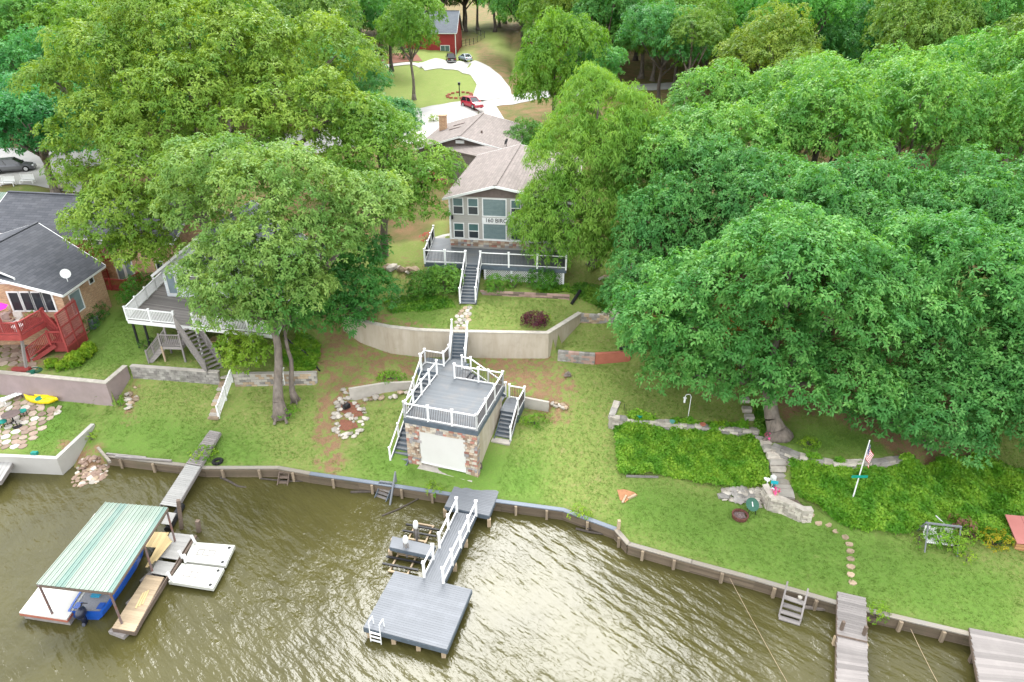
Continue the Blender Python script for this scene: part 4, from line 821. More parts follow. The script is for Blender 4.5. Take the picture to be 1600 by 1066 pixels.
# ---- shrubs of the right and middle
shrub('bulkhead_bush', P(908, 812, .5), (.55, .35, .5), 'light green bush sprouting from the bulkhead near its bend', L_ivy, 1, (1.2, 1.15, .9))
shrub('bulkhead_bush', P(1368, 965, .45), (.45, .3, .4), 'light green bush on the bulkhead right of the grey dock', L_ivy, 2, (1.1, 1.1, .9))
shrub('bulkhead_bush', P(680, 770, .5), (.45, .3, .35), 'weed tuft on the bulkhead left of the dock landing', L_ivy, 3, (1.2, 1.15, .9))
shrub('dock_bush', P(322, 716, .8), (.7, .5, .5), 'green weeds growing right of the grey walkway', L_ivy, 4, (1.1, 1.1, .9))
shrub('deck_shrub', G(693, 458), (1.5, 1.2, 1.35), 'big rounded light shrub next to the deck stairs', L_box, 5, (2., 1.9, 1.9), leaf=(.14, .08), dens=45, n=3)
shrub('deck_shrub', G(662, 462), (1.3, 1.1, 1.1), 'loose dark shrub left of the big rounded shrub', L_box, 6, (1.3, 1.5, 1.3), leaf=(.16, .08), dens=34, n=3)
shrub('lattice_shrub', G(773, 455), (.62, .5, .75), 'small upright shrub against the left end of the lattice', L_box, 7, (1.6, 1.7, 1.2), dens=50)
shrub('lattice_shrub', G(804, 452), (.62, .5, .6), 'small shrub against the middle of the lattice', L_box, 8, (1.6, 1.7, 1.2), dens=50)
shrub('lattice_shrub', G(845, 452), (1.2, .7, .85), 'wide dark shrub against the right part of the lattice', L_box, 9, (1.2, 1.5, 1.1), n=3, dens=45)
shrub('maple_shrub', G(835, 508), (.95, .7, .55), 'low maroon maple shrub on the upper lawn above the tan wall', L_maroon, 10, (1.2, 1, 1.1), n=3, dens=90, leaf=(.09, .05))
shrub('lawn_shrub', G(851, 509), (.45, .4, .4), 'light green tuft at the right side of the maroon maple', L_ivy, 11, (1.2, 1.1, 1.1))
shrub('grass_clump', G(838, 662), (1.0, .4, .25), 'low bright green clump right of the side steps', L_ivy, 12, (.8, .95, .8), leaf=(.2, .04))
shrub('slope_shrub', G(612, 594), (.9, .4, .22), 'low green plant on the slope above the low concrete wall', L_ivy, 13, (.8, 1, .8))
shrub('autumn_shrub', G(1553, 852), (.6, .5, .55), 'yellow orange shrub between the garden swing and the red shed', L_ivy, 14, (2.0, 1.0, .7), n=2)
shrub('lawn_shrub', G(1512, 845), (.5, .45, .35), 'bright green shrub right of the garden swing', L_ivy, 15, (1.15, 1.1, .9), n=2)
shrub('lawn_shrub', G(1510, 876), (.35, .3, .25), 'bright tuft on the lawn in front of the garden swing plants', L_ivy, 16, (1.2, 1.1, .9))
shrub('dry_shrub', G(1497, 835), (.6, .5, .55), 'dead reddish brown shrub just right of the garden swing', L_maroon, 17, (2.6, 4.5, 2.2), n=2)
for k, (a, c, r) in enumerate([(82, 574, .42), (99, 577, .42), (119, 570, .62), (134, 561, .48), (141, 553, .5)]):
    shrub('clipped_shrub', G(a, c), (r, r, r*.95), ['small clipped ball shrub at the left end of the row by the red stair', 'second clipped ball shrub from the left by the red stair', 'largest clipped ball shrub in the row by the red stair', 'clipped ball shrub just behind the largest one by the red stair', 'clipped ball shrub at the back end of the row by the red stair'][k], L_ivy, 20+k, (1.25, 1.15, .8), leaf=(.08, .05), dens=330, sub=.13, group='clipped ball shrubs by the red stair', flat=.9)
shrub('bed_shrub', G(148, 500), (1.1, .8, .9), 'dark shrub behind the air conditioner at the brick wall', L_box, 26, (.7, .95, .7)); shrub('bed_shrub', G(142, 520), (.6, .6, .8), 'dark shrub in front of the air conditioner at the brick wall', L_box, 27, (.7, 1, .7))
shrub('hedge', G(222, 462), (1.0, 2.6, 1.0), 'tall dark hedge between the brick house and the white deck', L_box, 28, (1., 1.5, .9), n=4, dens=40)
shrub('weed_clump', G(190, 636), (.35, .3, .25), 'small weed clump on the lawn below the rock tumble', L_ivy, 29, (.8, 1, .8)); shrub('weed_clump', G(146, 690), (.35, .3, .2), 'light weed clump at the top of the riprap', L_ivy, 30, (1.2, 1.1, 1))
shrub('weed_clump', G(448, 650), (.7, .5, .3), 'green weeds at the foot of the tall bare trunk', L_ivy, 33, (.8, 1, .8)); shrub('weed_clump', G(232, 545), (.55, .5, .4), 'small bush by the thin post under the white deck', L_box, 34, (1, 1, .9))
shrub('stump_vine', G(952, 492), (.75, .5, .55), 'dark leafy vine on top of the stump pile', L_box, 35, (.7, .95, .8))
shrub('flower_bush', W(678, 293, 60), (1., .8, .8), 'bush with pink blossom beside the left eave of the taupe house', L_pink, 36, (.9, .9, .9), leaf=(.1, .08), dens=14)
shrub('flower_bush', G(667, 378), (.5, .5, .5), 'small red flowered bush beside the left end of the upper deck', L_pink, 37, (.8, .3, .3), leaf=(.1, .06))
for k, (a, c, r) in enumerate([(1262, 700, .5), (1128, 668, .35)]): shrub('wall_plant', G(a, c), (r, r*.6, r*.6), ['leafy plant on the curved wall near the great trunk', 'small plant on the grey stone wall near its right end'][k], L_ivy, 40+k, (1, 1, .8))
# ================================================================ THE BOATHOUSE
BH = Fr((-7.02, 36.45), R(-17)); bh = E('boathouse', BH(2.5, 2.7, 1), 'stone faced boathouse with a blue grey roof terrace and white railings', 'boathouse'); DZ = 4.8
b = MB(); b.hexa([BH(.1, .12, .5), BH(4.9, .12, .5), BH(4.9, 5.5, .9), BH(.1, 5.5, .9)], [BH(.1, .12, 4.45), BH(4.9, .12, 4.45), BH(4.9, 5.5, 4.45), BH(.1, 5.5, 4.45)]); b.build('wall', M_tan, bh)
b = MB(); b.hexa([BH(0, 0, .5), BH(5, 0, .5), BH(5, .119, .5), BH(0, .119, .5)], [BH(0, 0, 4.45), BH(5, 0, 4.45), BH(5, .119, 4.45), BH(0, .119, 4.45)]); sf = b.build('stone_facing', M_mortar, bh)
rs = random.Random(3); z = .95; cnt = 0
while z < 4.4:
    hh = rs.choice([.15, .18, .2, .23]); a = 0.
    while a < 5.0:
        wd = min(rs.uniform(.17, .36), 5.0-a+.01)
        if wd > .06 and not (.95 < a+wd/2 < 4.2 and z+hh/2 < 3.95) and cnt < 295:
            piece('stone', BH(a+.008, -.03, min(z+hh, 4.43)), BH(a+wd-.008, -.03, min(z+hh, 4.43)), .07+rs.uniform(0, .05), hh-.016, rs.choice(STONES+STONES[:2]), sf); cnt += 1
        a += wd
    z += hh
for k in range(18): piece('corner_stone', BH(5.0, .02, 1.15+k*.185), BH(5.0, rs.uniform(.25, .5), 1.15+k*.185), .07, .17, rs.choice(STONES), sf)
b = MB(); b.hexa([BH(.97, -.05, 1.42), BH(4.18, -.05, 1.30), BH(4.18, .0, 1.30), BH(.97, .0, 1.42)], [BH(.97, -.05, 3.92), BH(4.18, -.05, 3.92), BH(4.18, .0, 3.92), BH(.97, .0, 3.92)]); sc_ = b.build('roll_up_panel', M_screen, bh)
b = MB(); b.beam(BH(.97, -.09, 1.40), BH(4.18, -.09, 1.30), .05, .07); b.build('bottom_bar', M_white, sc_)
b = MB(); b.hexa([BH(.3, -.5, .7), BH(4.95, -.7, .7), BH(4.95, -.02, .7), BH(.3, -.02, .7)], [BH(.9, -.35, 1.12), BH(4.75, -.55, .99), BH(4.75, -.02, 1.02), BH(.9, -.02, 1.16)]); b.build('sill_slab', M_conc, bh)
b = MB()
for p, q in (((-.06, -.08), (5.12, -.08)), ((5.08, -.04), (5.08, 5.62)), ((-.02, 5.58), (-.02, -.04))): b.beam(BH(*p, 4.59), BH(*q, 4.59), .06, .34)
b.build('fascia', M_bluegrey_dk, bh)
planks(bh, BH(-.05, -.08, DZ), BH(5.1, -.08, DZ), BH(5.1, 5.62, DZ), BH(-.05, 5.62, DZ), .145, M_bluegrey, name='deck_plank')
planks(bh, BH(-1.6, 6.9, DZ), BH(-.02, 6.9, DZ), BH(-.02, 5.9, DZ), BH(-1.6, 5.9, DZ), .145, M_bluegrey, name='landing_plank')
planks(bh, BH(-.02, 5.63, DZ), BH(1.35, 5.63, DZ), BH(1.35, 8.1, DZ), BH(-.02, 8.1, DZ), .145, M_bluegrey, name='landing_plank')
planks(bh, BH(1.35, 5.63, DZ), BH(2.1, 5.63, DZ), BH(2.1, 6.9, DZ), BH(1.35, 6.9, DZ), .145, M_bluegrey, name='landing_plank')
b = MB(); b.box(BH(-.1, 6.9, 4.5), (3.4, 1.9, .5), BH.a); b.box(BH(.65, 7.5, 4.2), (1.2, 1.1, .9), BH.a); b.build('landing_frame', M_bluegrey_dk, bh)
kw = dict(m=M_white, h=1.12, bal=.03, m_bal=M_bal, post=.13)
rail(bh, [BH(0, 0, DZ), BH(5.0, 0, DZ)], spacing=1.67, **kw)
rail(bh, [BH(5.0, 0, DZ), BH(4.98, 5.5, DZ)], spacing=1.85, **kw)
rail(bh, [BH(4.98, 5.5, DZ), BH(1.36, 5.5, DZ)], spacing=1.85, **kw)
rail(bh, [BH(0, 0, DZ), BH(-.05, 5.6, DZ)], spacing=1.4, m=M_white, h=1.12, post=.13)
rail(bh, [BH(-1.55, 6.1, DZ), BH(-1.55, 6.9, DZ), BH(-.05, 6.9, DZ), BH(-.05, 8.0, DZ)], spacing=2, **kw)
# left flight beside the boathouse
stairs(bh, BH(-.75, 5.9, DZ), BH(-.65, -.25, 1.0), 1.25, 20, M_bluegrey, M_bluegrey_dk)
rail(bh, [BH(-1.4, 5.9, DZ), BH(-1.28, -.2, 1.05)], spacing=1.65, m=M_white, h=1.05, post=.12)
# flight up to the tan wall
stairs(bh, BH(.35, 9.45, 6.35), BH(.63, 8.15, DZ), 1.15, 8, M_bluegrey, M_bluegrey_dk)
for sgn in (-.62, .62): rail(bh, [BH(.60+sgn, 8.0, DZ), BH(.33+sgn, 9.35, 6.3)], spacing=1.5, m=M_white, h=1.05, post=.12)
# flight down behind the terrace to the right, then the side flight
stairs(bh, BH(2.1, 6.3, DZ), BH(4.75, 6.2, 3.2), 1.0, 9, M_bluegrey, M_bluegrey_dk)
rail(bh, [BH(1.4, 6.9, DZ), BH(2.1, 6.85, DZ), BH(4.8, 6.75, 3.2)], spacing=1.7, m=M_white, h=1.05, post=.12)
planks(bh, BH(4.95, 4.9, 3.15), BH(6.3, 4.9, 3.15), BH(6.3, 6.7, 3.15), BH(4.95, 6.7, 3.15), .145, M_bluegrey, name='landing_plank')
b = MB(); b.box(BH(5.62, 5.8, 2.7), (1.3, 1.75, .8), BH.a); b.build('landing_frame', M_bluegrey_dk, bh)
stairs(bh, BH(5.68, 4.9, 3.15), BH(5.68, 3.1, 1.95), 1.2, 7, M_bluegrey, M_bluegrey_dk)
rail(bh, [BH(5.1, 6.65, 3.15), BH(6.25, 6.65, 3.15), BH(6.25, 4.95, 3.15), BH(6.25, 3.2, 2.0)], spacing=1.8, m=M_white, h=1.05, post=.12, bal=.03, m_bal=M_bal)
b = MB(); b.box(BH(5.65, 2.98, 1.85), (1.35, .5, .3), BH.a); b.build('footing_slab', M_conc, bh)
# ================================================================ MAIN DOCK
A4 = [P(624, 893, .75), P(737, 921, .75), P(698, 1015, .75), P(568, 980, .75)]; A4[0] = P(617, 892, .75)
dk = E('swim_dock', (A4[3].x, A4[3].y, 0), 'blue grey dock with a square swim platform, white railed walkway and shore landing', 'dock')
planks(dk, A4[3], A4[2], A4[1], A4[0], .14, M_dockgrey, name='platform_plank')
def skirt(parent, q, z, m, h=.28, name='skirt'):
    b = MB(); n = len(q)
    for i in range(n): b.beam((q[i].x, q[i].y, z-.05-h/2), (q[(i+1) % n].x, q[(i+1) % n].y, z-.05-h/2), .06, h)
    return b.build(name, m, parent)
def piles(parent, pl, top, r=.11, m=M_tanwood, bot=-1.3):
    for q in pl: piece('pile', Vector((q[0], q[1], bot)), Vector((q[0], q[1], top)), r*2, r*2, m, parent, drop=False)
skirt(dk, A4, .75, M_bluegrey_dk)
piles(dk, [lerp(lerp(A4[0], A4[1], u), lerp(A4[3], A4[2], u), v)[:2] for u in (.05, .35, .65, .95) for v in (.06, .97)], .5)
B4 = [P(712, 800, .75), P(744, 805, .75), P(694, 911, .75), P(662, 903, .75)]
planks(dk, B4[3], B4[0], B4[1], B4[2], .14, M_dockgrey, name='walkway_plank'); skirt(dk, B4, .75, M_bluegrey_dk, .22)
C4 = [P(715, 749, .85), P(783, 760, .85), P(764, 806, .85), P(695, 791, .85)]
planks(dk, C4[3], C4[2], C4[1], C4[0], .14, M_dockgrey, name='landing_plank'); skirt(dk, C4, .85, M_bluegrey_dk, .26)
piles(dk, [C4[3][:2], C4[2][:2]], .6); piles(dk, [lerp(B4[0], B4[3], t_)[:2] for t_ in (.35, .7)]+[lerp(B4[1], B4[2], t_)[:2] for t_ in (.35, .7)], .5)
D4 = [P(613, 838, .75), P(680, 853, .75), P(673, 869, .75), P(609, 855, .75)]
planks(dk, D4[3], D4[2], D4[1], D4[0], .14, M_dockgrey, name='finger_plank'); skirt(dk, D4, .75, M_bluegrey_dk, .2); piles(dk, [D4[3][:2], D4[0][:2]], .5)
def drail(a, c, n):
    r = rail(dk, [a, c], M_white, h=.98, spacing=(c-a).length/n, post=.14, low=.12)
drail(P(714, 799, .8), P(687, 855, .8), 2); drail(P(677, 873, .8), P(663, 901, .8), 1); drail(P(744, 804, .8), P(693, 910, .8), 4)
ld = E('swim_ladder', (A4[3].x+.5, A4[3].y, .2), 'small white swim ladder hooked on the left corner of the swim platform', 'ladder')
b = MB(); l0 = lerp(A4[3], A4[2], .09); l1 = lerp(A4[3], A4[2], .22); out = (A4[3]-A4[0]).normalized()
for l in (l0, l1): b.tube([l-out*.35+Vector((0, 0, .0)), l-out*.3+Vector((0, 0, .6)), l+out*.12+Vector((0, 0, .65)), l+out*.16+Vector((0, 0, -1.2))], .03, 6)
b.build('rails', M_white, ld)
for k in range(4): piece('rung', l0+out*.16+Vector((0, 0, -.02-.28*k)), l1+out*.16+Vector((0, 0, -.02-.28*k)), .08, .03, M_white, ld)
def lift(c, rz, label):
    t_ = E('watercraft_lift', (0, 0, 0), label, 'lift', 'watercraft lifts beside the dock finger'); b = MB()
    b.cyl((0, 0, -.8), (0, 0, 1.3), .09, .09, 8); b.tube([(-.15, 0, .2), (-.15, 0, 1.1)], .03); b.tube([(.15, 0, .2), (.15, 0, 1.1)], .03); b.build('mast', M_oldwood, t_)
    b = MB(); b.blob((0, 0, 1.35), (.17, .16, .34), 5, 2, .05); b.build('motor_cover', M_white, t_, smooth=True)
    for x in (-.55, .55): piece('cradle_beam', (x, -.1, .12), (x, 1.35, .12), .09, .09, M_tanwood, t_)
    for y in (0., 1.35): piece('cross_beam', (-.62, y, .14), (.62, y, .14), .1, .09, M_tanwood, t_)
    for y in (.45, 1.0): piece('bunk', (-1.1, y, .26), (1.1, y+.02, .26), .12, .08, M_black, t_)
    t_.location = c; t_.rotation_euler = (0, 0, rz); return t_
c1 = P(650, 848, 0); c2 = P(637, 866, 0)
lift(c1+Vector((.05, .1, 0)), R(-14), 'white capped watercraft lift on the shore side of the dock finger'); lift(c2+Vector((0, -.2, 0)), R(166), 'white capped watercraft lift on the lake side of the dock finger')
# blue water stairs at the bulkhead, small brown step, grey ladder
ws = E('water_stairs', P(600, 765, 0), 'blue grey wooden stairs with one handrail going down into the lake', 'stairs')
a, c = P(604, 755, .75), P(594, 784, -.15)
stairs(ws, a, c, .95, 5, M_oldwood, M_bluegrey_dk, riser=False); piece('top_step', a+Vector((-.5, .05, .05)), a+Vector((.5, -.12, .05)), .35, .05, M_dockgrey, ws)
b = MB(); b.beam(a+Vector((.62, .1, .75)), c+Vector((.72, -.5, .05)), .1, .15); b.beam(a+Vector((.62, .1, -.2)), a+Vector((.62, .1, .85)), .1, .1); b.build('handrail', M_dockgrey, ws)
st2 = E('water_step', P(442, 750, 0), 'short brown wooden steps on the bulkhead between the walkway and the blue stairs', 'stairs')
stairs(st2, P(445, 731, .8), P(441, 763, -.2), .75, 4, M_brownwood, M_brownwood, riser=False)
lg = E('water_ladder', P(1240, 950, 0), 'grey wooden ladder steps hanging from the right bulkhead into the lake', 'ladder')
u0, u1 = P(1226, 927, .8), P(1258, 938, .8); w0, w1 = P(1216, 968, 0), P(1249, 978, 0)
for p0, p1 in ((u0, w0), (u1, w1)): piece('side_rail', p1+Vector((0, 0, -.3)), p0+(p0-p1)*.18+Vector((0, 0, .55)), .09, .09, M_oldwood, lg, drop=False)
for t_ in (.12, .40, .66, .9): piece('step', lerp(u0, w0, t_), lerp(u1, w1, t_), .28, .06, M_oldwood, lg)
b = MB(); b.blob(u1+Vector((-.25, .1, .1)), .13, 3, 1, .1); tag(b.build('buoy', M_tancap), 'small cream float hung on the bulkhead by the grey ladder', 'float')
# ================================================================ RIGHT DOCKS
rd = E('grey_dock', P(1330, 990, 0), 'narrow weathered grey plank dock at the right with two brown posts', 'dock')
q = [P(1309, 924, .95), P(1353, 934, .95), P(1355, 1002, .85), P(1308, 991, .85)]; planks(rd, q[0], q[1], q[2], q[3], .15, M_oldwood, jit=.03); skirt(rd, q, .9, M_brownwood, .2)
q2 = [P(1308, 992, .75), P(1355, 1003, .75), P(1358, 1120, .75), P(1306, 1120, .75)]; planks(rd, q2[0], q2[1], q2[2], q2[3], .15, M_oldwood, jit=.03); skirt(rd, q2, .7, M_brownwood, .2)
piles(rd, [P(1314, 985, .8)[:2], P(1349, 993, .8)[:2]], 1.45, .07, M_brownwood); piles(rd, [q2[0][:2], q2[1][:2]], .6, .09)
rd = E('grey_platform', P(1560, 1030, 0), 'wide weathered plank platform at the lower right corner', 'dock')
q = [P(1515, 981, .95), P(1720, 1022, .95), P(1760, 1110, .95), P(1538, 1110, .95)]; planks(rd, q[0], q[1], q[2], q[3], .15, M_oldwood, jit=.03); skirt(rd, q, .95, M_brownwood, .22); piles(rd, [P(1521, 1024, .5)[:2], P(1535, 1066, .5)[:2]], .8, .09, M_brownwood)
def rope(p0, p1, label):
    b = MB(); b.tube([p0, lerp(p0, p1, .33)+Vector((0, 0, -.05)), lerp(p0, p1, .66)+Vector((0, 0, -.05)), p1], .011, 5); tag(b.build('mooring_rope', M_tanwood), label, 'rope')
rope(P(1140, 903, .55), P(1235, 1075, .1), 'long taut rope running from the bulkhead pile out into the lake'); rope(P(1423, 983, .5), P(1475, 1085, .1), 'shorter rope between the grey dock and the platform')
# ================================================================ LEFT DOCKS
wk = E('long_walkway', P(300, 740, 0), 'long weathered grey walkway leading from the left lawn out to the covered slip', 'dock')
q = [P(328, 672, 1.85), P(344, 675, 1.85), P(313, 728, 1.0), P(291, 724, 1.0)]; planks(wk, q[0], q[1], q[2], q[3], .15, M_oldwood, jit=.03, name='ramp_plank')
for e in ((q[0], q[3]), (q[1], q[2])): piece('side_beam', e[0]-Vector((0, 0, .05)), e[1]-Vector((0, 0, .05)), .08, .2, M_oldwood, wk)
q = [P(291, 725, .98), P(313, 729, .98), P(276, 792, .45), P(250, 788, .45)]; M_wash = mat('bleached_wood', (.38, .37, .345), (.30, .29, .275), 3, .85, rnd=.08, bmp=.3, space='obj', stretch=(.6, 6, 6))
planks(wk, q[0], q[1], q[2], q[3], .15, M_wash, name='gangway_plank'); 
for e in ((q[0], q[3]), (q[1], q[2])): piece('side_beam', e[0]-Vector((0, 0, .05)), e[1]-Vector((0, 0, .05)), .08, .2, M_oldwood, wk)
fd = E('finger_dock', P(240, 900, 0), 'tan plank finger dock with yellow new boards stacked on it', 'dock')
q = [P(262, 800, .5), P(275, 802, .5), P(266, 820, .5), P(252, 818, .5)]; planks(fd, q[0], q[1], q[2], q[3], .15, M_wash, name='grey_plank'); b = MB(); b.cyl(P(284, 790, .15), P(262, 828, .15), .22, .22, 10); b.build('float_drum', M_black, fd)
q = [P(237, 831, .5), P(264, 832, .5), P(252, 856, .5), P(224, 854, .5)]; planks(fd, q[0], q[3], q[2], q[1], .2, M_newwood, name='new_plank')
q = [P(266, 832, .5), P(301, 836, .5), P(262, 900, .5), P(236, 895, .5), ]; planks(fd, q[0], q[1], lerp(q[1], q[2], .62), lerp(q[0], q[3], .62), .15, M_wash, name='grey_plank'); planks(fd, lerp(q[0], q[3], .70), lerp(q[1], q[2], .70), q[2], q[3], .15, M_wash, name='grey_plank')
b = MB(); b.beam(q[1]-Vector((0, 0, .15)), P(212, 986, .35), .07, .28); b.beam(q[1]+Vector((.2, 0, -.1)), P(264, 905, .4), .12, .16); b.build('side_beam', M_brownwood, fd)
for k in range(6): b_ = P(228+k*2.8+random.uniform(-1, 1), 886-k*2, .62+.03*k); c_ = P(258+k*1.9, 833+k*2.4, .62+.03*k); piece('loose_board', b_, c_, .13, .04, M_newwood, fd)
q = [P(229, 898, .5), P(256, 902, .5), P(210, 987, .5), P(175, 981, .5)]; planks(fd, q[0], q[1], q[2], q[3], .15, M_tanwood, name='tan_plank'); skirt(fd, q, .5, M_brownwood, .24)
for k in range(3): piece('loose_board', P(212+k*5, 950-k*3, .54), P(224+k*4, 926-k*2, .54), .08, .03, M_newwood, fd)
b = MB()
for a_, c_ in ((188, 984), (214, 940), (235, 905)): p = P(a_+3, c_+3, .0); b.box(p+Vector((0, 0, .05)), (1.0, .7, .35), R(-20))
b.build('float_drum', M_oldwood, fd)
M_plastic = mat('white_plastic', (.52, .52, .47), (.46, .46, .41), 1, .5, bmp=.1, dirt=.45, dirt_col=(.45, .44, .36))
def pfloat(q, label, seed):
    t_ = E('floating_platform', q[3], label, 'float', 'white floating platforms'); b = MB(); ins = .12; c = sum(q, Vector())/4
    b.hexa([p-Vector((0, 0, .2)) for p in (q[3], q[2], q[1], q[0])], [q[3], q[2], q[1], q[0]]); b.build('float_body', M_plastic, t_)
    tr = [lerp(lerp(q[0], q[1], u), lerp(q[3], q[2], u), v)+Vector((0, 0, .004)) for u, v in ((.22, .35), (.22, .62), (.62, .62), (.62, .35))]
    for k in range(4): piece('groove', lerp(tr[0], tr[3], k/3)+Vector((0, 0, .004)), lerp(tr[1], tr[2], k/3)+Vector((0, 0, .004)), .04, .012, M_oldwood, t_)
    piece('groove', tr[0]+Vector((0, 0, .004)), tr[3]+Vector((0, 0, .004)), .04, .012, M_oldwood, t_); piece('groove', tr[1]+Vector((0, 0, .004)), tr[2]+Vector((0, 0, .004)), .04, .012, M_oldwood, t_)
    for u, v in ((.9, .15), (.9, .85)):
        p = lerp(lerp(q[0], q[1], u), lerp(q[3], q[2], u), v); b = MB(); b.cyl(p, p+Vector((0, 0, .02)), .09, .09, 10); b.build('socket', M_black, t_)
pfloat([P(302, 847, .42), P(367, 852, .42), P(352, 884, .42), P(287, 877, .42)], 'white plastic floating platform farther from the camera, beside the finger dock', 1)
pfloat([P(284, 880, .42), P(350, 888, .42), P(333, 920, .42), P(263, 909, .42)], 'white plastic floating platform nearer the camera, beside the finger dock', 2)
for k, (a_, c_) in enumerate([(305, 848), (285, 872), (290, 878), (268, 906)]):
    p = P(a_, c_, .5); b = MB(); b.cyl(p, p+Vector((random.uniform(-.15, .15), 0, .55)), .08, .08, 8); tag(b.build('bumper_post', M_white), ['white bumper tube at the shore end of the far floating platform', 'white bumper tube at the far side of the joint between the floating platforms', 'white bumper tube on the near side of the joint between the floating platforms', 'white bumper tube at the lake end of the near floating platform'][k], 'bumper', 'bumper tubes of the floats')
cs = E('covered_slip', P(100, 940, 0), 'boat cover with a faded green corrugated metal roof on thin posts', 'boat cover')
r4 = [P(165, 785, 2.9), P(262, 793, 2.9), P(175, 926, 2.75), P(57, 913, 2.75)]; n = 16; b = MB()
for k in range(n):
    t0, t1 = k/n, (k+1)/n
    a0, a1, c0, c1 = lerp(r4[0], r4[1], t0), lerp(r4[0], r4[1], t1), lerp(r4[3], r4[2], t0), lerp(r4[3], r4[2], t1); up = Vector((0, 0, .05))
    b = MB(); b.slab(a0, c0, c1, a1, .012); e = (a1-a0)*.16; b.slab(a0+up, c0+up, c0+e+up, a0+e+up, .05); b.slab(lerp(a0, a1, .55)+up*.3, lerp(c0, c1, .55)+up*.3, lerp(c0, c1, .62)+up*.3, lerp(a0, a1, .62)+up*.3, .015)
    b.build('roof_sheet', M_tealmetal if k in (4, 5, 15) else M_green_metal, cs)
for a_, c_, x in ((82, 960, 0), (190, 974, 0), (273, 848, 0), (236, 889, 0), (165, 820, 0)):
    g = P(a_, c_, .55); v0 = lerp(lerp(r4[0], r4[1], .96), lerp(r4[3], r4[2], .96), .5); near = {82: lerp(r4[3], r4[2], .03), 190: lerp(r4[3], r4[2], .97), 273: lerp(r4[0], r4[1], .97), 236: lerp(lerp(r4[0], r4[1], .98), lerp(r4[3], r4[2], .98), .45), 165: lerp(r4[0], r4[1], .05)}[a_]
    b = MB(); b.cyl(Vector((g.x, g.y, -.9)), near-Vector((0, 0, .03)), .06, .06, 7); b.build('post', mat('rusty_pipe', (.20, .10, .075), (.16, .14, .14), rnd=.1), cs)
for s_, e_ in ((0, 1), (1, 2), (2, 3), (3, 0)): piece('roof_beam', r4[s_]-Vector((0, 0, .05)), r4[e_]-Vector((0, 0, .05)), .07, .12, M_brownwood, cs)
fl = E('slip_float', P(70, 960, 0), 'cream topped float with red edge under the left side of the boat cover', 'dock')
q = [P(140, 800, .6), P(170, 803, .6), P(104, 968, .6), P(30, 957, .6)]; q[0] = lerp(q[3], P(150, 800, .6), .98); q[1] = q[2]+(q[0]-q[3])
b = MB(); b.hexa([p-Vector((0, 0, .08)) for p in (q[3], q[2], q[1], q[0])], [q[3], q[2], q[1], q[0]]); b.build('top_board', M_screen, fl)
skirt(fl, q, .56, M_redblock, .12, 'red_trim'); b = MB(); b.hexa([lerp(p, (q[0]+q[2])/2, .03)-Vector((0, 0, .9)) for p in (q[3], q[2], q[1], q[0])], [lerp(p, (q[0]+q[2])/2, .03)-Vector((0, 0, .2)) for p in (q[3], q[2], q[1], q[0])]); b.build('float_block', M_oldwood, fl)
# low grey dock at the far left edge
ld_ = E('corner_dock', P(0, 735, 0), 'pale boards of a dock at the far left edge of the shore', 'dock'); q = [P(-60, 716, .9), P(21, 720, .9), P(0, 752, .9), P(-60, 752, .9)]; planks(ld_, q[0], q[3], q[2], q[1], .25, M_wash); skirt(ld_, q, .9, M_oldwood, .25)
# ---- bass boat
M_boatblue = mat('boat_blue', (.012, .09, .42), (.01, .07, .34), rough=.3, bmp=0, dirt=.1, spec=.6); M_teal = mat('teal_vinyl', (.03, .30, .48), rough=.5, dirt=.1); M_carpet = mat('grey_boat_carpet', (.27, .27, .29), (.22, .22, .24), 12, .95, bmp=.4); M_motor = mat('outboard_black', (.015, .02, .045), rough=.35, spec=.6)
bt = E('bass_boat', (0, 0, 0), 'blue bass boat with grey deck and black outboard moored under the green roof', 'boat')
st_ = [(-2.75, .88, .42), (-2.2, .95, .42), (-1, 1.0, .44), (.6, .98, .47), (1.6, .82, .52), (2.3, .52, .58), (2.8, .12, .64)]; b = MB(); vs = []; fs = []
for x, w_, h in st_: vs += [(x, -w_*.55, -.25), (x, -w_*.92, .05), (x, -w_, h), (x, -w_+.12 if w_ > .2 else 0, h+.02), (x, w_-.12 if w_ > .2 else 0, h+.02), (x, w_, h), (x, w_*.92, .05), (x, w_*.55, -.25)]
for i in range(len(st_)-1):
    for k in list(range(3))+[4, 5, 6, 7]: fs.append((i*8+k, (i+1)*8+k, (i+1)*8+(k+1) % 8, i*8+(k+1) % 8))
fs += [tuple(range(8))]; b.add(vs, fs); b.build('hull', M_boatblue, bt)
b = MB(); vs = []; 
for x, w_, h in st_[:-1]: vs += [(x+.03, -w_+.11, h-.07), (x+.03, w_-.11, h-.07)]
b.add(vs, [(2*i, 2*i+2, 2*i+3, 2*i+1) for i in range(len(st_)-2)]); b.build('deck', M_carpet, bt)
b = MB(); b.box((-.35, .45, .62), (.5, .5, .35)); b.box((-.35, -.5, .6), (.45, .4, .3)); b.build('console', M_boatblue, bt)
for y in (-.45, .45): b = MB(); b.box((-.95, y, .52), (.5, .45, .16)); b.box((-1.2, y, .72), (.12, .45, .34)); b.build('seat', M_teal, bt)
b = MB(); b.box((-1.75, -.1, .58), (.4, .42, .12)); b.box((-1.55, -.1, .68), (.1, .42, .2)); b.build('seat', M_teal, bt, label='teal folding seat on the rear deck')
for x0, y0 in ((-1.1, 0), (-2.35, .6), (-2.35, -.6)): piece('hatch', (x0-.2, y0, .40), (x0+.2, y0, .40), .3, .03, M_teal if y0 == 0 else M_boatblue, bt)
b = MB(); b.tube([(-.15, .45, .8), (-.05, .45, .95)], .1, 8); b.build('steering_wheel', M_black, bt)
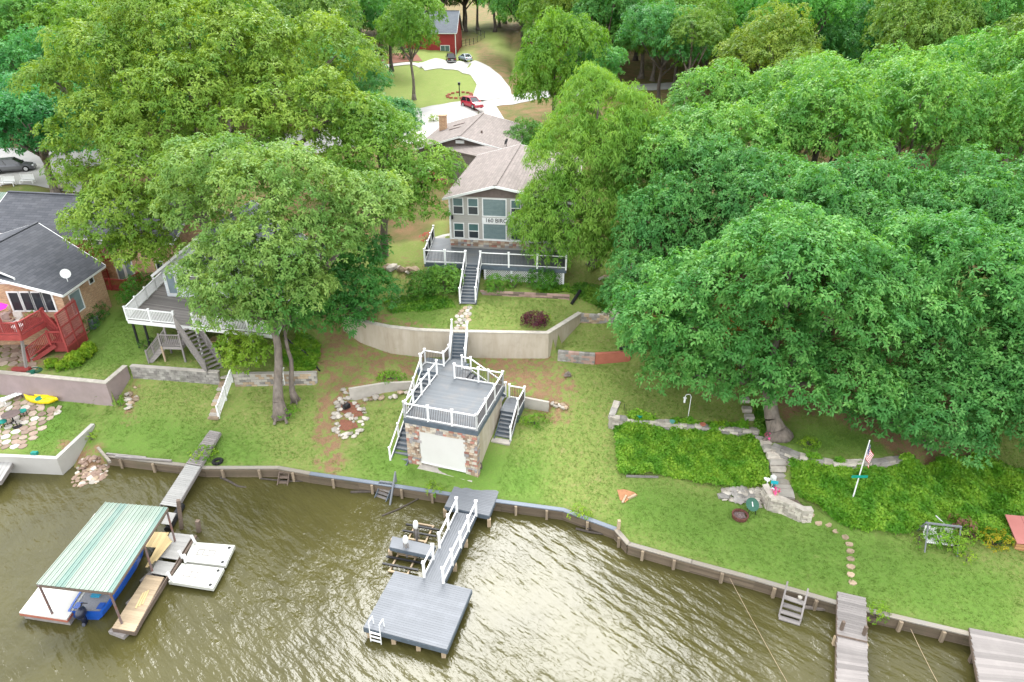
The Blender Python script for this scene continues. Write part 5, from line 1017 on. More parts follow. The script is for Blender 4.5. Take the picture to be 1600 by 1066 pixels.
b = MB(); b.blob((-3.0, 0, .62), (.34, .22, .34), 3, 2, .04); b.box((-3.0, 0, .2), (.22, .16, .7)); b.box((-3.05, 0, -.3), (.3, .1, .5)); mo = b.build('outboard_motor', M_motor, bt, smooth=True)
b = MB(); b.tube([(-2.75, .1, .5), (-2.5, .25, .75), (-2.3, .1, .5)], .025, 5); b.build('cable', M_black, mo)
p0 = P(134, 968, .2); p1 = P(250, 800, .2); dr = Vector((p1.x-p0.x, p1.y-p0.y, 0)); bt.rotation_euler = (0, 0, math.atan2(dr.y, dr.x)); bt.location = p0+dr.normalized()*2.9+Vector((0, 0, .02)); bt.scale = (1.0, 1.05, 1)
# ================================================================ ROADS AND PATHS
def gp(l): return [tuple(G(a, c)[:2]) for a, c in l]
drape('street', gp([(603, 181), (640, 170), (716, 160), (800, 150), (900, 141), (1000, 133), (1110, 127), (1250, 118), (1400, 112), (1400, 119), (1250, 128), (1110, 138), (1000, 143), (900, 151), (800, 166), (760, 172), (700, 182), (640, 205), (560, 232), (430, 245), (250, 262), (90, 262), (-60, 250), (-60, 232), (250, 236), (430, 215)]), M_road, .05, 'pale bleached street crossing behind the houses')
drape('parking_pad', gp([(603, 182), (700, 170), (775, 168), (792, 196), (770, 222), (690, 225), (640, 228), (600, 215)]), M_pale, .09, 'bright concrete pad in front of the garage')
drape('driveway', gp([(664, 112), (690, 108), (716, 111), (735, 119), (745, 134), (738, 155), (760, 158), (800, 153), (797, 138), (783, 120), (765, 106), (742, 96), (680, 92), (655, 100)]), M_pale, .10, 'curved bright concrete driveway round the grass island', step=1.2)
drape('footpath', gp([(583, 106), (640, 99), (664, 100), (664, 104), (640, 102), (583, 110)]), M_pale, .12, 'thin concrete path along the flower bed', step=1)
drape('parking_pad', gp([(-60, 262), (110, 258), (130, 290), (128, 303), (90, 299), (60, 292), (20, 290), (-60, 300)]), M_pale, .1, 'bright concrete parking pad behind the brick house')
drape('side_path', gp([(672, 388), (680, 372), (703, 366), (703, 390)]), M_pale, .06, 'small concrete pad left of the taupe house')
# ================================================================ WINDOWS AND ROOFS
def window(parent, fr, a, z, wd, h, b_=0., pane=None, frame=None, vb=1, hb=2, fw=.07, name='window', face='b', sill=False):
    """a,z lower left corner; on the plane b=b_ facing -b (face='b') or on a=a facing +a (face='a')"""
    pane = pane or M_pane; frame = frame or M_white; b = MB()
    if face == 'b': pt = lambda u, z_, o: fr(a+u, b_-o, z_)
    else: pt = lambda u, z_, o: fr(a+o, b_+u, z_)
    def bar(u0, z0, u1, z1, t_): b.beam(pt(u0, z0, .035), pt(u1, z1, .035), t_, .07) if abs(u1-u0) < 1e-3 else b.beam(pt(u0, z0, .035), pt(u1, z1, .035), .07, t_)
    bar(0, z+fw/2, wd, z+fw/2, fw); bar(0, z+h-fw/2, wd, z+h-fw/2, fw)
    for k in range(vb+1): u = fw/2+(wd-fw)*k/vb; bar(u, z+fw, u, z+h-fw, fw if k in (0, vb) else fw*.7)
    for k in range(1, hb): bar(fw, z+h*k/hb, wd-fw, z+h*k/hb, fw*.8)
    w_ = b.build(name, frame, parent)
    for k in range(hb):
        for j in range(vb):
            u0 = wd*j/vb+.02; u1 = wd*(j+1)/vb-.02; b = MB(); z0, z1 = z+h*k/hb+.02, z+h*(k+1)/hb-.02
            b.hexa([pt(u0, z0, .0), pt(u1, z0, .0), pt(u1, z0, .018), pt(u0, z0, .018)], [pt(u0, z1, .0), pt(u1, z1, .0), pt(u1, z1, .018), pt(u0, z1, .018)])
            b.build('pane', (M_paneteal if (k == hb-1 and hb == 2 and pane is M_pane) else pane), w_)
    return w_
def gable(parent, fr, a0, a1, b0, b1, z0, ze, ra, zr, m_wall, m_roof, oh=.45, axis='b', m_trim=None, th=.16, walls=True, e1r=None):
    """house body; the ridge runs along `axis` at ra (a or b value) and height zr, eaves at ze"""
    m_trim = m_trim or M_white; f = (lambda a, b_, z: fr(a, b_, z)) if axis == 'b' else (lambda a, b_, z: fr(b_, a, z))
    if axis == 'b': c0, c1, e0, e1 = a0, a1, b0, b1
    else: c0, c1, e0, e1 = b0, b1, a0, a1
    if walls:
        b = MB(); er = e1r or e1; q0 = [f(c0, e0, z0), f(c1, e0, z0), f(c1, er, z0), f(c0, e1, z0)]; q1 = [f(c0, e0, ze), f(c1, e0, ze), f(c1, er, ze), f(c0, e1, ze)]
        vs = q0+q1+[f(ra, e0, zr-.05), f(ra, e1, zr-.05)]
        fs = [(0, 1, 5, 8, 4), (2, 3, 7, 9, 6), (1, 2, 6, 5), (3, 0, 4, 7)]
        if axis != 'b': fs = [x[::-1] for x in fs]
        b.add(vs, fs); b.build('wall', m_wall, parent)
    sL = (zr-ze)/(ra-c0); sR = (zr-ze)/(c1-ra)
    L = lambda e: f(c0-oh, e, ze-sL*oh+.06); Rr = lambda e: f(c1+oh, e, ze-sR*oh+.06); T = lambda e: f(ra, e, zr+.06); E0, E1 = e0-oh, e1+oh
    for nm, q in (('roof', (L(E0), T(E0), T(E1), L(E1))), ('roof', (T(E0), Rr(E0), Rr((e1r or E1)), T(E1)))):
        q = q if axis != 'b' else q[::-1]
        n = (q[1]-q[0]).cross(q[3]-q[0])
        if n.z < 0: q = q[::-1]
        b = MB(); b.slab(*q, th); r = b.build(nm, m_roof, parent)
    b = MB(); b.beam(T(E0)+Vector((0, 0, .03)), T(E1)+Vector((0, 0, .03)), .3, .06); b.build('ridge_cap', m_roof, r)
    b = MB()
    for e, s in ((E0, -1), (E1, 1)):
        d = (f(ra, e+s*.03, 0)-f(ra, e, 0))
        b.beam(L(e)+d-Vector((0, 0, .1)), T(e)+d-Vector((0, 0, .1)), .05, .2); b.beam(T(e)+d-Vector((0, 0, .1)), Rr(e if (s < 0 or not e1r) else e1r)+d-Vector((0, 0, .1)), .05, .2)
    for X in (L, Rr): b.beam(X(E0)-Vector((0, 0, .12)), X(e1r if (e1r and X is Rr) else E1)-Vector((0, 0, .12)), .06, .16)
    b.build('fascia', m_trim, parent)
# ================================================================ MAIN HOUSE
MH = Fr((-5.47, 57.0), R(-8)); mh = E('lake_house', MH(5, 7, 9), 'two storey taupe house with brown shingle roof and 160 BIRCH ROAD banner', 'house')
gable(mh, MH, 0, 10.4, 0, 15.5, 7.2, 13.62, 4.1, 14.75, M_siding, M_roof_brown)
for k in range(22):
    z = 9.85+k*.175; piece('siding_board', MH(.12, -.012, z+.17), MH(10.28, -.012, z+.17), .03, .16, M_siding, mh)
b = MB(); b.prism([MH(.6, -.02, 0)[:2], MH(8, -.02, 0)[:2], MH(8, -.05, 0)[:2], MH(.6, -.05, 0)[:2]], 13.7, 13.9); 
b = MB(); b.add([MH(0.2, -.04, 13.66), MH(10.2, -.04, 13.66), MH(4.1, -.04, 14.66)], [(0, 1, 2)]); b.build('gable_panel', M_brownsiding, mh)
b = MB()
for a in (.05, 10.35): b.beam(MH(a, -.04, 9.2), MH(a, -.04, 13.6), .14, .12)
b.beam(MH(0, -.05, 9.83), MH(10.4, -.05, 9.83), .1, .08); b.build('corner_trim', M_white, mh)
b = MB(); rs = random.Random(9)
a = 0.
while a < 10.4:
    w_ = rs.uniform(.22, .5)
    for z in (9.22, 9.42, 9.6): b.cm = rs.randrange(5); b.box(MH(min(a+w_/2, 10.2), -.08, z+.08), (w_-.02, .1+rs.uniform(0, .05), .17), MH.a)
    a += w_
b.build('stone_base', STONES, mh, kind='stuff')
for a, wd in ((.33, .95), (1.65, .95), (5.4, .9), (6.75, .9), (8.3, .9)):
    window(mh, MH, a, 12.05, wd, 1.5, -.02); window(mh, MH, a, 9.9, wd, 1.4, -.02)
blind = course_mat('blind_glass', (.14, .20, .20), (.12, .18, .185), (.22, .29, .29), 5., .11, .02, rough=.2, dirt=.5, dirt_col=(.03, .07, .08), spec=.7)
window(mh, MH, 2.92, 11.95, 2.15, 1.65, -.02, pane=blind, hb=1, fw=.1); window(mh, MH, 2.92, 9.85, 2.15, 1.55, -.02, pane=blind, hb=1, fw=.1)
b = MB(); b.box(MH(5.1, -.07, 11.63), (4.4, .05, .5), MH.a); sg = b.build('address_banner', M_white, mh)
tx = bpy.data.curves.new('lettering', 'FONT'); tx.body = '160 BIRCH ROAD'; tx.size = .50; tx.extrude = .006; tx.offset = .004; tx.align_x = 'CENTER'; tx.align_y = 'CENTER'; tx.materials.append(M_black)
to = bpy.data.objects.new('lettering', tx); C.objects.link(to); to.parent = sg; to.location = MH(5.1, -.105, 11.63)-ORG[sg]; to.rotation_euler = (math.pi/2, 0, MH.a)
bpy.context.view_layer.update(); lm = bpy.data.meshes.new_from_object(to.evaluated_get(bpy.context.evaluated_depsgraph_get())); l2 = bpy.data.objects.new('lettering', lm); C.objects.link(l2); l2.parent = sg; l2.location = to.location; l2.rotation_euler = to.rotation_euler; bpy.data.objects.remove(to); l2.name = 'lettering'
b = MB(); b.box(MH(.28, -.12, 11.8), (.14, .16, .35), MH.a); b.build('wall_lamp', M_black, mh)
b = MB(); b.cyl(MH(6.6, 2.5, 14), MH(6.6, 2.5, 14.5), .06); b.build('vent_pipe', M_white, mh)
M2 = Fr((-11.0, 79.3), R(-8)); bh2 = E('garage_house', M2(5, 8, 9.5), 'rear wing with brown roof, brick chimney and two skylights beside the parking pad', 'house')
gable(bh2, M2, 0, 11, 0, 14.5, 9, 12.9, 5.1, 14.4, M_brownsiding, M_roof_brown)
b = MB(); b.box(M2(5.1, -.08, 13.75), (1.0, .08, .35), M2.a); b.build('gable_vent', M_white, bh2)
for k, bb in enumerate((7.2, 9.8)): piece('skylight', M2(2.2, bb, 13.72), M2(3.6, bb, 14.1), .5, .12, M_brownsiding, bh2)
b = MB(); b.box(M2(.9, 9.5, 13.6), (.85, .85, 2.6), M2.a); b.box(M2(.9, 9.5, 14.95), (1.0, 1.0, .14), M2.a); b.build('chimney', M_brick, bh2)
b = MB(); b.cyl(M2(6.9, 4, 13.9), M2(6.9, 4, 14.3), .12); b.build('vent_pipe', M_brownsiding, bh2)
b = MB(); b.slab(MH(1.2, 15.6, 13.2), MH(6.5, 15.6, 13.6), M2(7.6, -.1, 13.5), M2(2.2, -.1, 13.1), .15); b.hexa([MH(1.4, 15.6, 8), MH(6.3, 15.6, 8), M2(7.4, -.1, 8), M2(2.4, -.1, 8)], [MH(1.4, 15.6, 13.0), MH(6.3, 15.6, 13.3), M2(7.4, -.1, 13.2), M2(2.4, -.1, 12.9)]); b.build('link_roof', M_roof_brown, bh2)
def dish(c, rz, label, parent_z=0, m=M_white):
    b = MB(); c = Vector(c); b.cyl(c, c+Vector((0, 0, .5)), .03); n = Vector((math.cos(rz), math.sin(rz), .5)).normalized(); b.cyl(c+Vector((0, 0, .65)), c+Vector((0, 0, .65))+n*.06, .12, .38, 14); b.cyl(c+Vector((0, 0, .65)), c+Vector((0, 0, .65))+n*.45, .015)
    o = b.build('satellite_dish', m); tag(o, label, 'satellite dish')
dish(M2(10.3, 1.2, 13.0), R(200), 'dark satellite dish on the right slope of the rear brown roof', m=M_black)
dish(W(106, 440, 48.6), R(-40), 'pale satellite dish on the charcoal roof of the brick house')
# upper deck with stairs and lattice
ud = E('upper_deck', (-1.4, 54.5, 7.2), 'blue grey deck with white railing, lattice skirt and central stairs before the taupe house', 'deck')
U = [P(664, 410, 9), P(884, 420, 9), MH(10.4, -.02, 9), MH(-.1, -.02, 9)]
planks(ud, U[0], U[1], U[2], U[3], .145, M_bluegrey); planks(ud, Vector((U[0].x, U[0].y+.1, 9)), MH(-.1, -.02, 9), MH(-.1, 2.2, 9), P(678, 372, 9.0), .145, M_bluegrey)
b = MB(); b.beam(U[0]-Vector((0, .03, .22)), U[1]-Vector((0, .03, .22)), .06, .34); b.beam(U[0]-Vector((.03, 0, .22)), P(678, 372, 9)-Vector((.03, 0, .22)), .06, .34); b.beam(U[1]-Vector((-.03, 0, .22)), U[2]-Vector((-.03, 0, .22)), .06, .34); b.build('fascia', M_bluegrey_dk, ud)
g0, g1 = lerp(U[0], U[1], .295), lerp(U[0], U[1], .40)
kw = dict(m=M_white, h=1.1, bal=.022, m_bal=M_black, post=.14)
rail(ud, [P(678, 372, 9), U[0], g0], spacing=2.1, **kw); rail(ud, [g1, U[1], U[2]], spacing=2.15, **kw)
sb = P(731, 474, 7.08); sc = (g0+g1)/2
stairs(ud, sc, sb, 1.4, 12, M_bluegrey, M_bluegrey_dk); sd2 = Vector((.63, .06, 0))
for s in (-1, 1): rail(ud, [sc+sd2*s+Vector((0, -.1, 0)), sb+sd2*s+Vector((0, .15, .1))], spacing=2.2, **kw)
for t_ in (.02, .2, .43, .62, .80, .985): q = lerp(U[0], U[1], t_); piece('support_post', Vector((q.x, q.y+.02, gz(q.x, q.y)-.3)), Vector((q.x, q.y+.02, 8.62)), .14, .14, M_white, ud, drop=False)
b = MB(); q0, q1 = lerp(U[0], U[1], .42)+Vector((0, .1, 0)), lerp(U[0], U[1], .98)+Vector((0, .1, 0)); L = (q1-q0).length; zb, zt = 7.2, 8.62; h = zt-zb; k = -h
while k < L:
    for sgn in (1, -1):
        u0, u1 = (k, k+h) if sgn > 0 else (k+h, k); z0, z1 = zb, zt
        def cl(u, z, u_, z_):
            if u < 0: z += (z_-z)*(0-u)/(u_-u); u = 0
            if u > L: z += (z_-z)*(L-u)/(u_-u); u = L
            return u, z
        a_, za = cl(u0, z0, u1, z1); b_, zb_ = cl(u1, z1, u0, z0)
        if abs(a_-b_) > .05: b.beam(lerp(q0, q1, a_/L)+Vector((0, .012*sgn, za-q0.z)), lerp(q0, q1, b_/L)+Vector((0, .012*sgn, zb_-q0.z)), .012, .045)
    k += .19
b.build('lattice', M_white, ud, kind='stuff')
def ac_unit(c, label, m=M_oldwood):
    t_ = E('air_conditioner', c, label, 'air conditioner'); c = Vector(c); b = MB(); b.box(c+Vector((0, 0, .42)), (.8, .8, .8)); b.build('housing', M_bluegrey_dk, t_); b = MB(); b.box(c+Vector((0, 0, .84)), (.84, .84, .05)); b.build('top_cover', M_dockgrey, t_); b = MB(); b.cyl(c+Vector((0, 0, .87)), c+Vector((0, 0, .90)), .3, .3, 14); b.build('fan_grille', M_black, t_)
ac_unit(G(978, 422), 'grey air conditioner between the weeping tree and the cedar house'); ac_unit(G(146, 514), 'air conditioner among shrubs at the brick house wall')
b = MB(); b.tube([G(893, 478, .1), G(902, 466, .15), G(906, 458, .2)], .14, 8); tag(b.build('drain_pipe', M_black), 'black corrugated drain hose at the right end of the lattice bed', 'hose')
b = MB(); b.tube([G(500, 583, .08), G(478, 556, .1), G(462, 544, .12), G(444, 530, .3)], .07, 7); tag(b.build('drain_pipe', M_black), 'black drain pipe running down right of the white deck', 'hose')
b = MB(); b.tube([G(968, 552, .3), G(985, 548, .35), G(1000, 552, .3)], .12, 8); tag(b.build('drain_pipe', M_black), 'short black pipe lying on top of the red wall', 'hose')
# stepping flagstones between the flights
def flag_stones(parent_name, pix, z, size, m, label, seed=1, limit=120, th=.05, squash=1.):
    ps = [tuple(G(*q)[:2]) for q in pix]; x = [p[0] for p in ps]; y = [p[1] for p in ps]; rs = random.Random(seed)
    t_ = E(parent_name, (ps[0][0], ps[0][1], gz(*ps[0])), None, None); t_['kind'] = 'structure'; t_['label'] = label; n = 0; j = 0; yy = min(y)
    while yy < max(y):
        xx = min(x)+(size*.5 if j % 2 else 0)
        while xx < max(x):
            cx, cy = xx+rs.uniform(-.15, .15)*size, yy+rs.uniform(-.1, .1)*size
            if inpoly(np.array([cx]), np.array([cy]), ps)[0] and n < limit:
                k = rs.choice((5, 6, 6, 7)); a0 = rs.uniform(0, 6); poly = [(cx+math.cos(a0+i*6.2832/k)*size*.52*rs.uniform(.8, 1.12), cy+math.sin(a0+i*6.2832/k)*size*.5*rs.uniform(.8, 1.12)*squash) for i in range(k)]
                b = MB(); b.prism(poly, [gz(*q)-.1 for q in poly], [gz(*q)+th+rs.uniform(0, .015) for q in poly]); b.build('flagstone', rs.choice(m), t_); n += 1
            xx += size
        yy += size*.86*squash; j += 1
    return t_
flag_stones('stone_path', [(722, 481), (742, 481), (734, 500), (732, 524), (708, 524), (712, 500)], 6.5, .40, [M_stone, M_stonetan, M_stone], 'pale flagstone path between the two flights of stairs', 2)
PAT = [mat('patio_stone_pale', (.55, .50, .44), rnd=.12, bmp=.4), mat('patio_stone_buff', (.42, .33, .26), rnd=.15, bmp=.4), mat('patio_stone_brown', (.30, .22, .17), rnd=.2, bmp=.4)]
flag_stones('lower_patio', [(-40, 610), (0, 618), (98, 640), (60, 680), (32, 708), (-40, 712)], 1.3, .62, PAT, 'pale flagstone patio at the lower left corner of the shore', 3, 140)
flag_stones('upper_patio', [(-40, 520), (30, 530), (60, 545), (62, 578), (0, 574), (-40, 570)], 4, .7, PAT[1:], 'flagstone patio under the red deck', 4, 80)
# ================================================================ WHITE HOUSE
wl = P(262, 463, 6.75); WH = Fr((wl.x, wl.y), R(-6)); wh = E('white_house', WH(4, 4, 5), 'white lap sided house with steep gable behind the spreading tree', 'house')
zA = W(305, 366, wl.y-.3).z
gable(wh, WH, 0, 8.2, 0, 9, 4.2, 9.2, 4.1, zA-.1, M_whitesiding, M_roof_blue, oh=.55); b = MB(); b.hexa([WH(8.21, .6, 4.2), WH(11, .6, 4.2), WH(11, 8, 4.2), WH(8.21, 8, 4.2)], [WH(8.21, .6, 8.2), WH(11, .6, 8.2), WH(11, 8, 8.2), WH(8.21, 8, 8.2)]); b.build('side_wing', M_whitesiding, wh)
b = MB(); b.slab(WH(8.3, .1, 8.3), WH(11.5, .1, 8.3), WH(11.5, 8.5, 9.0), WH(8.3, 8.5, 9.0), .15); b.build('wing_roof', M_roof_blue, wh)
window(wh, WH, .25, 7.0, .85, 1.9, -.01, pane=M_pale_pane, hb=1); window(wh, WH, 1.25, 8.0, .7, .9, -.01, hb=1); window(wh, WH, 2.3, 6.9, 1.6, 2.0, -.01, pane=M_pale_pane, vb=2, hb=1); window(wh, WH, 3.4, 9.5, 1.5, 1.8, -.01, vb=2, hb=1); window(wh, WH, 5.2, 6.9, 1.6, 1.9, -.01, pane=M_pale_pane, vb=2, hb=1)
b = MB(); b.box(WH(4.1, -.6, 9.0), (3.6, 1.2, .16), WH.a); b.build('balcony_floor', M_oldwood, wh); rail(wh, [WH(2.35, -.05, 9.08), WH(2.35, -1.2, 9.08), WH(5.85, -1.2, 9.08), WH(5.85, -.05, 9.08)], M_white, h=1., bal=.04, spacing=3, post=.1, bal_gap=.13)
wd_ = E('white_deck', P(310, 500, 6), 'raised deck with white picket railing around the white house', 'deck'); ZD = 6.75
D = [P(199, 499, ZD), P(432, 523, ZD), P(450, 480, ZD), P(258, 440, ZD)]
planks(wd_, D[0], D[1], D[2], D[3], .15, M_oldwood, jit=.0)
for a_, c_ in ((0, 1), (1, 2), (3, 0)): piece('rim_board', D[a_]-Vector((0, 0, .04)), D[c_]-Vector((0, 0, .04)), .07, .3, M_white, wd_)
e0, e1 = lerp(D[0], D[1], .335), lerp(D[0], D[1], .46)
kw = dict(m=M_white, h=1., bal=.045, post=.11, bal_gap=.13, rw=.13)
rail(wd_, [D[3], D[0], e0], spacing=2, **kw); rail(wd_, [e1, D[1], D[2]], spacing=2.2, **kw)
for t_, y_ in ((.02, 0), (.10, 0), (.46, 0), (.66, 0), (.83, 0), (.99, 0)):
    q = lerp(D[0], D[1], t_); piece('support_post', Vector((q.x, q.y+.15, gz(q.x, q.y)-.2)), Vector((q.x, q.y+.15, ZD-.3)), .13, .13, M_black if t_ < .2 else M_white, wd_, drop=False)
b = MB(); b.hexa([WH(2.5, -1.2, 4.2), WH(10, -1.2, 4.2), WH(10, -1.1, 4.2), WH(2.5, -1.1, 4.2)], [WH(2.5, -1.2, 6.4), WH(10, -1.2, 6.4), WH(10, -1.1, 6.4), WH(2.5, -1.1, 6.4)]); b.build('undercroft_wall', M_brownsiding, wd_)
ct_ = E('picnic_table', G(345, 548), 'orange wooden table in the shade under the white deck', 'table'); g = G(345, 548); piece('tabletop', g+Vector((-.9, .6, .75)), g+Vector((.9, .5, .75)), .8, .06, M_newwood, ct_)
for sx in (-.7, .7): piece('leg', g+Vector((sx, .55, 0)), g+Vector((sx, .55, .7)), .08, .6, M_newwood, ct_, drop=False)
# its grey wooden stairs
ws2 = E('wooden_stairs', G(300, 560), 'weathered wooden stairs with picket rails climbing to the white deck', 'stairs'); tp = (e0+e1)/2+Vector((0, -.05, 0)); bt_ = G(338, 588); kw = dict(m=M_oldwood, h=1., bal=.04, post=.11, bal_gap=.14, cap=False)
lc = P(274, 536, 5.35); mid_ = Vector((tp.x-.2, tp.y-1.4, 5.5))
stairs(ws2, tp, bt_, 1.3, 12, M_oldwood, M_oldwood, riser=False)
d_ = Vector((bt_.x-tp.x, bt_.y-tp.y, 0)).normalized(); s_ = Vector((-d_.y, d_.x, 0))*.62
for s in (-1, 1): rail(ws2, [tp+s_*s, bt_+s_*s], spacing=1.9, **kw)
pl = [lc+Vector((-.85, -.5, 0)), lc+Vector((.75, -.6, 0)), lc+Vector((.75, .6, 0)), lc+Vector((-.85, .6, 0))]; planks(ws2, pl[0], pl[1], pl[2], pl[3], .15, M_oldwood, name='landing_plank'); rail(ws2, [pl[0], pl[1]], spacing=1.6, **kw); skirt(ws2, pl, 5.35, M_oldwood, .2, 'joist')
for p in pl: piece('support_post', Vector((p.x, p.y, gz(p.x, p.y)-.2)), p, .12, .12, M_tanwood if p is pl[0] else M_oldwood, ws2, drop=False)
b2 = G(238, 563); t2 = lc+Vector((-.85, 0, 0)); stairs(ws2, t2, b2, 1.0, 6, M_oldwood, M_oldwood, riser=False); rail(ws2, [t2+Vector((0, -.5, 0)), b2+Vector((0, -.5, 0))], spacing=1.6, **kw); rail(ws2, [t2+Vector((0, .5, 0)), b2+Vector((0, .5, 0))], spacing=1.6, **kw)
# garden steps with white fence
gs = E('garden_steps', G(345, 620), 'narrow stone steps running down the left lawn beside the white fence', 'steps')
for k in range(11): t_ = k/10; p = G(355-20*t_, 592+62*t_); piece('step', p+Vector((-.38, 0, .08)), p+Vector((.38, -.05, .08)), .42, .16, M_stonetan if k % 3 else M_conc, gs)
fe = E('picket_fence', G(352, 620), 'white picket fence panel down the edge of the garden steps', 'fence'); a_, c_ = G(364, 597), G(343, 655)
rail(fe, [a_, lerp(a_, c_, .5), c_], M_white, h=1., bal=.05, spacing=2.4, post=.12, bal_gap=.14, low=.12, cap=False)
# ================================================================ BRICK HOUSE
b1 = P(120, 533, 4.6); BR = Fr((b1.x, b1.y), 0); bk = E('brick_house', BR(-6, 4, 4.5), 'orange brick house with charcoal shingle roofs and white windows at the left edge', 'house')
gable(bk, BR, -14.4, 0, 0, 9.5, 3.8, 8.95, -7.2, 11.1, M_brick, M_roof_dark, oh=.5, e1r=5.6)
def wfr(fr_, a_, c_, yb): p = W(a_, c_, yb); return p.x-fr_.O.x, p.z
for k, (x0, x1) in enumerate(((6, 26), (25, 44), (42, 61), (59, 77))):
    u0, z1 = wfr(BR, x0, 455, b1.y); u1, _ = wfr(BR, x1, 455, b1.y); _, z0 = wfr(BR, x0, 487, b1.y); window(bk, BR, u0+.15, z0, u1-u0, z1-z0, 0, hb=1, fw=.12, name='glass_door', pane=M_pane)
u0, z1 = wfr(BR, -8, 428, b1.y); u1, _ = wfr(BR, 25, 440, b1.y); b = MB(); q = [BR(u0, -.03, z1-.75), BR(u1, -.03, z1-.75), BR(u1, -.03, z1-.35), BR(u0, -.03, z1+.35)]
b.add([q[0], q[1], q[2], q[3]], [(0, 1, 2, 3)]); wn = b.build('raked_window', M_pane, bk); b = MB()
for i in range(4): b.beam(q[i]-Vector((0, .03, 0)), q[(i+1) % 4]-Vector((0, .03, 0)), .06, .12)
b.build('frame', M_white, wn)
window(bk, BR, 0, 6.5, 1.5, 1.8, .7, face='a', pane=M_pale_pane, hb=1); window(bk, BR, 0, 7.9, .7, .55, 3.6, face='a', hb=1)
B2 = Fr((-48.5, 59.6), R(-9)); gable(bk, B2, 0, 18.5, 0, 8, 5, 9.9, 4.0, 12.1, M_brick, M_roof_dark, axis='a', oh=.5)
b = MB(); b.slab(B2(-1.2, -1.2, 9.3), B2(-.5, -1.0, 9.4), B2(-.5, 4, 12.0), B2(-6, 4, 12.0), .12); b.slab(B2(-8, -1.2, 9.2), B2(-.6, -1.2, 9.2), B2(-.6, 4.1, 12.05), B2(-8, 4.1, 12.05), .1); b.build('metal_roof', course_mat('green_ribbed_roof', (.14, .19, .15), (.17, .22, .175), (.07, .1, .08), .28, 30, .03, rough=.5), bk)
def balcony(a0, a1, z, dep, lb):
    t_ = bk; b = MB(); b.hexa([B2(a0, -dep, z-.28), B2(a1, -dep, z-.28), B2(a1, 0, z-.28), B2(a0, 0, z-.28)], [B2(a0, -dep, z), B2(a1, -dep, z), B2(a1, 0, z), B2(a0, 0, z)]); q = b.build('balcony', M_redpaint, t_, label=lb); rr_ = rail(t_, [B2(a0, 0, z), B2(a0, -dep, z), B2(a1, -dep, z), B2(a1, 0, z)], M_redrailpaint, h=1.05, bal=.045, spacing=1.6, post=.12, bal_gap=.13, cap=False, low=.14, name='balcony_railing')
zb1 = W(155, 416, 55.6).z; zb2 = W(175, 460, 55.2).z
def inv(a_, c_, zz): p = P(a_, c_, zz)-B2.O; return p.dot(B2.u), p.dot(B2.v)
balcony(9.9, 12.2, 8.0, 1.3, 'upper red balcony'); balcony(11.2, 14.4, 5.4, 1.9, 'lower red balcony')
for a0, z0, hh in ((10.5, 8.05, 1.9), (12.2, 5.5, 2.2)):
    for k in range(2): window(bk, B2, a0+k*.95, z0, .9, hh, -.02, pane=M_pale_pane, hb=1, fw=.1, name='tall_window')
window(bk, B2, 16.4, 6.6, .8, 1.1, -.02, hb=1)
b = MB(); b.tube([BR(-5.6, 9.6, 9.95), BR(-5.0, 8.4, 10.35), BR(-5.6, 7.2, 10.6)], .07, 6); b.build('downspout', M_white, bk)
b = MB(); b.hexa([(-30.2, 53, 5), (-29.9, 53, 5), (-28.0, 66, 6), (-28.3, 66, 6)], [(-30.2, 53, 5.1), (-29.9, 53, 5.1), (-28.0, 66, 9.5), (-28.3, 66, 9.5)]); tag(b.build('side_wall', M_tan), 'low tan wall seen between the brick house and the white gable', 'wall')
# its red deck, stairs and lattice screen
rdk = E('red_deck', (-36, 44, 4), 'red painted deck with picket rails in front of the brick house', 'deck'); pb = P(41, 576, 4.0); zf = W(33, 530, pb.y+.1).z+.25
RD = [Vector((-46, pb.y+.4, zf)), Vector((P(34, 528, zf-.2).x, P(34, 528, zf-.2).y, zf)), Vector((P(70, 512, zf).x, P(70, 512, zf).y, zf)), Vector((-46, b1.y-.05, zf))]
RD[2] = Vector((RD[1].x+.5, b1.y-.05, zf)); planks(rdk, RD[0], RD[1], RD[2], RD[3], .15, M_redpaint); 
for a_, c_ in ((0, 1), (1, 2)): piece('rim_board', RD[a_]-Vector((0, .03, .04)), RD[c_]-Vector((0, .03, .04)), .07, .38, M_redrailpaint, rdk)
kw = dict(m=M_redrailpaint, h=1.05, bal=.045, post=.14, bal_gap=.13, cap=False, low=.16, rw=.14)
rs1 = lerp(RD[1], RD[2], .8); rail(rdk, [RD[0], RD[1], rs1], spacing=2.2, **kw)
piece('support_post', pb-Vector((0, 0, .1)), Vector((RD[1].x-.2, RD[1].y+.2, zf-.3)), .17, .17, M_oldwood, rdk, drop=False)
sw0, sw1 = G(111, 562), G(137, 532); zt = W(88, 492, sw0.y).z
b = MB(); zm = sw0.z+1.0; b.beam(sw0+Vector((0, 0, .45)), sw1+Vector((0, 0, .45)), .06, .9); b.build('solid_skirt', M_redpaint, rdk)
scn = MB(); 
for zz in (sw0.z+1.0, sw0.z+1.75, sw0.z+2.7, zt): scn.beam(Vector((sw0.x, sw0.y, zz)), Vector((sw1.x, sw1.y, zz)), .1, .11)
for t_ in (0, .5, 1): q = lerp(sw0, sw1, t_); scn.beam(q, Vector((q.x, q.y, zt+.05)), .11, .11)
sn = scn.build('screen_frame', M_redrailpaint, rdk); b = MB(); L = (sw1-sw0).length; sdv = (sw1-sw0).normalized()
zb0, zt0 = sw0.z+1.05, zt-.05; k = -(zt0-zb0)
M_lat = mat('faded_red_lattice', (.40, .13, .12), rough=.7, dirt=.2)
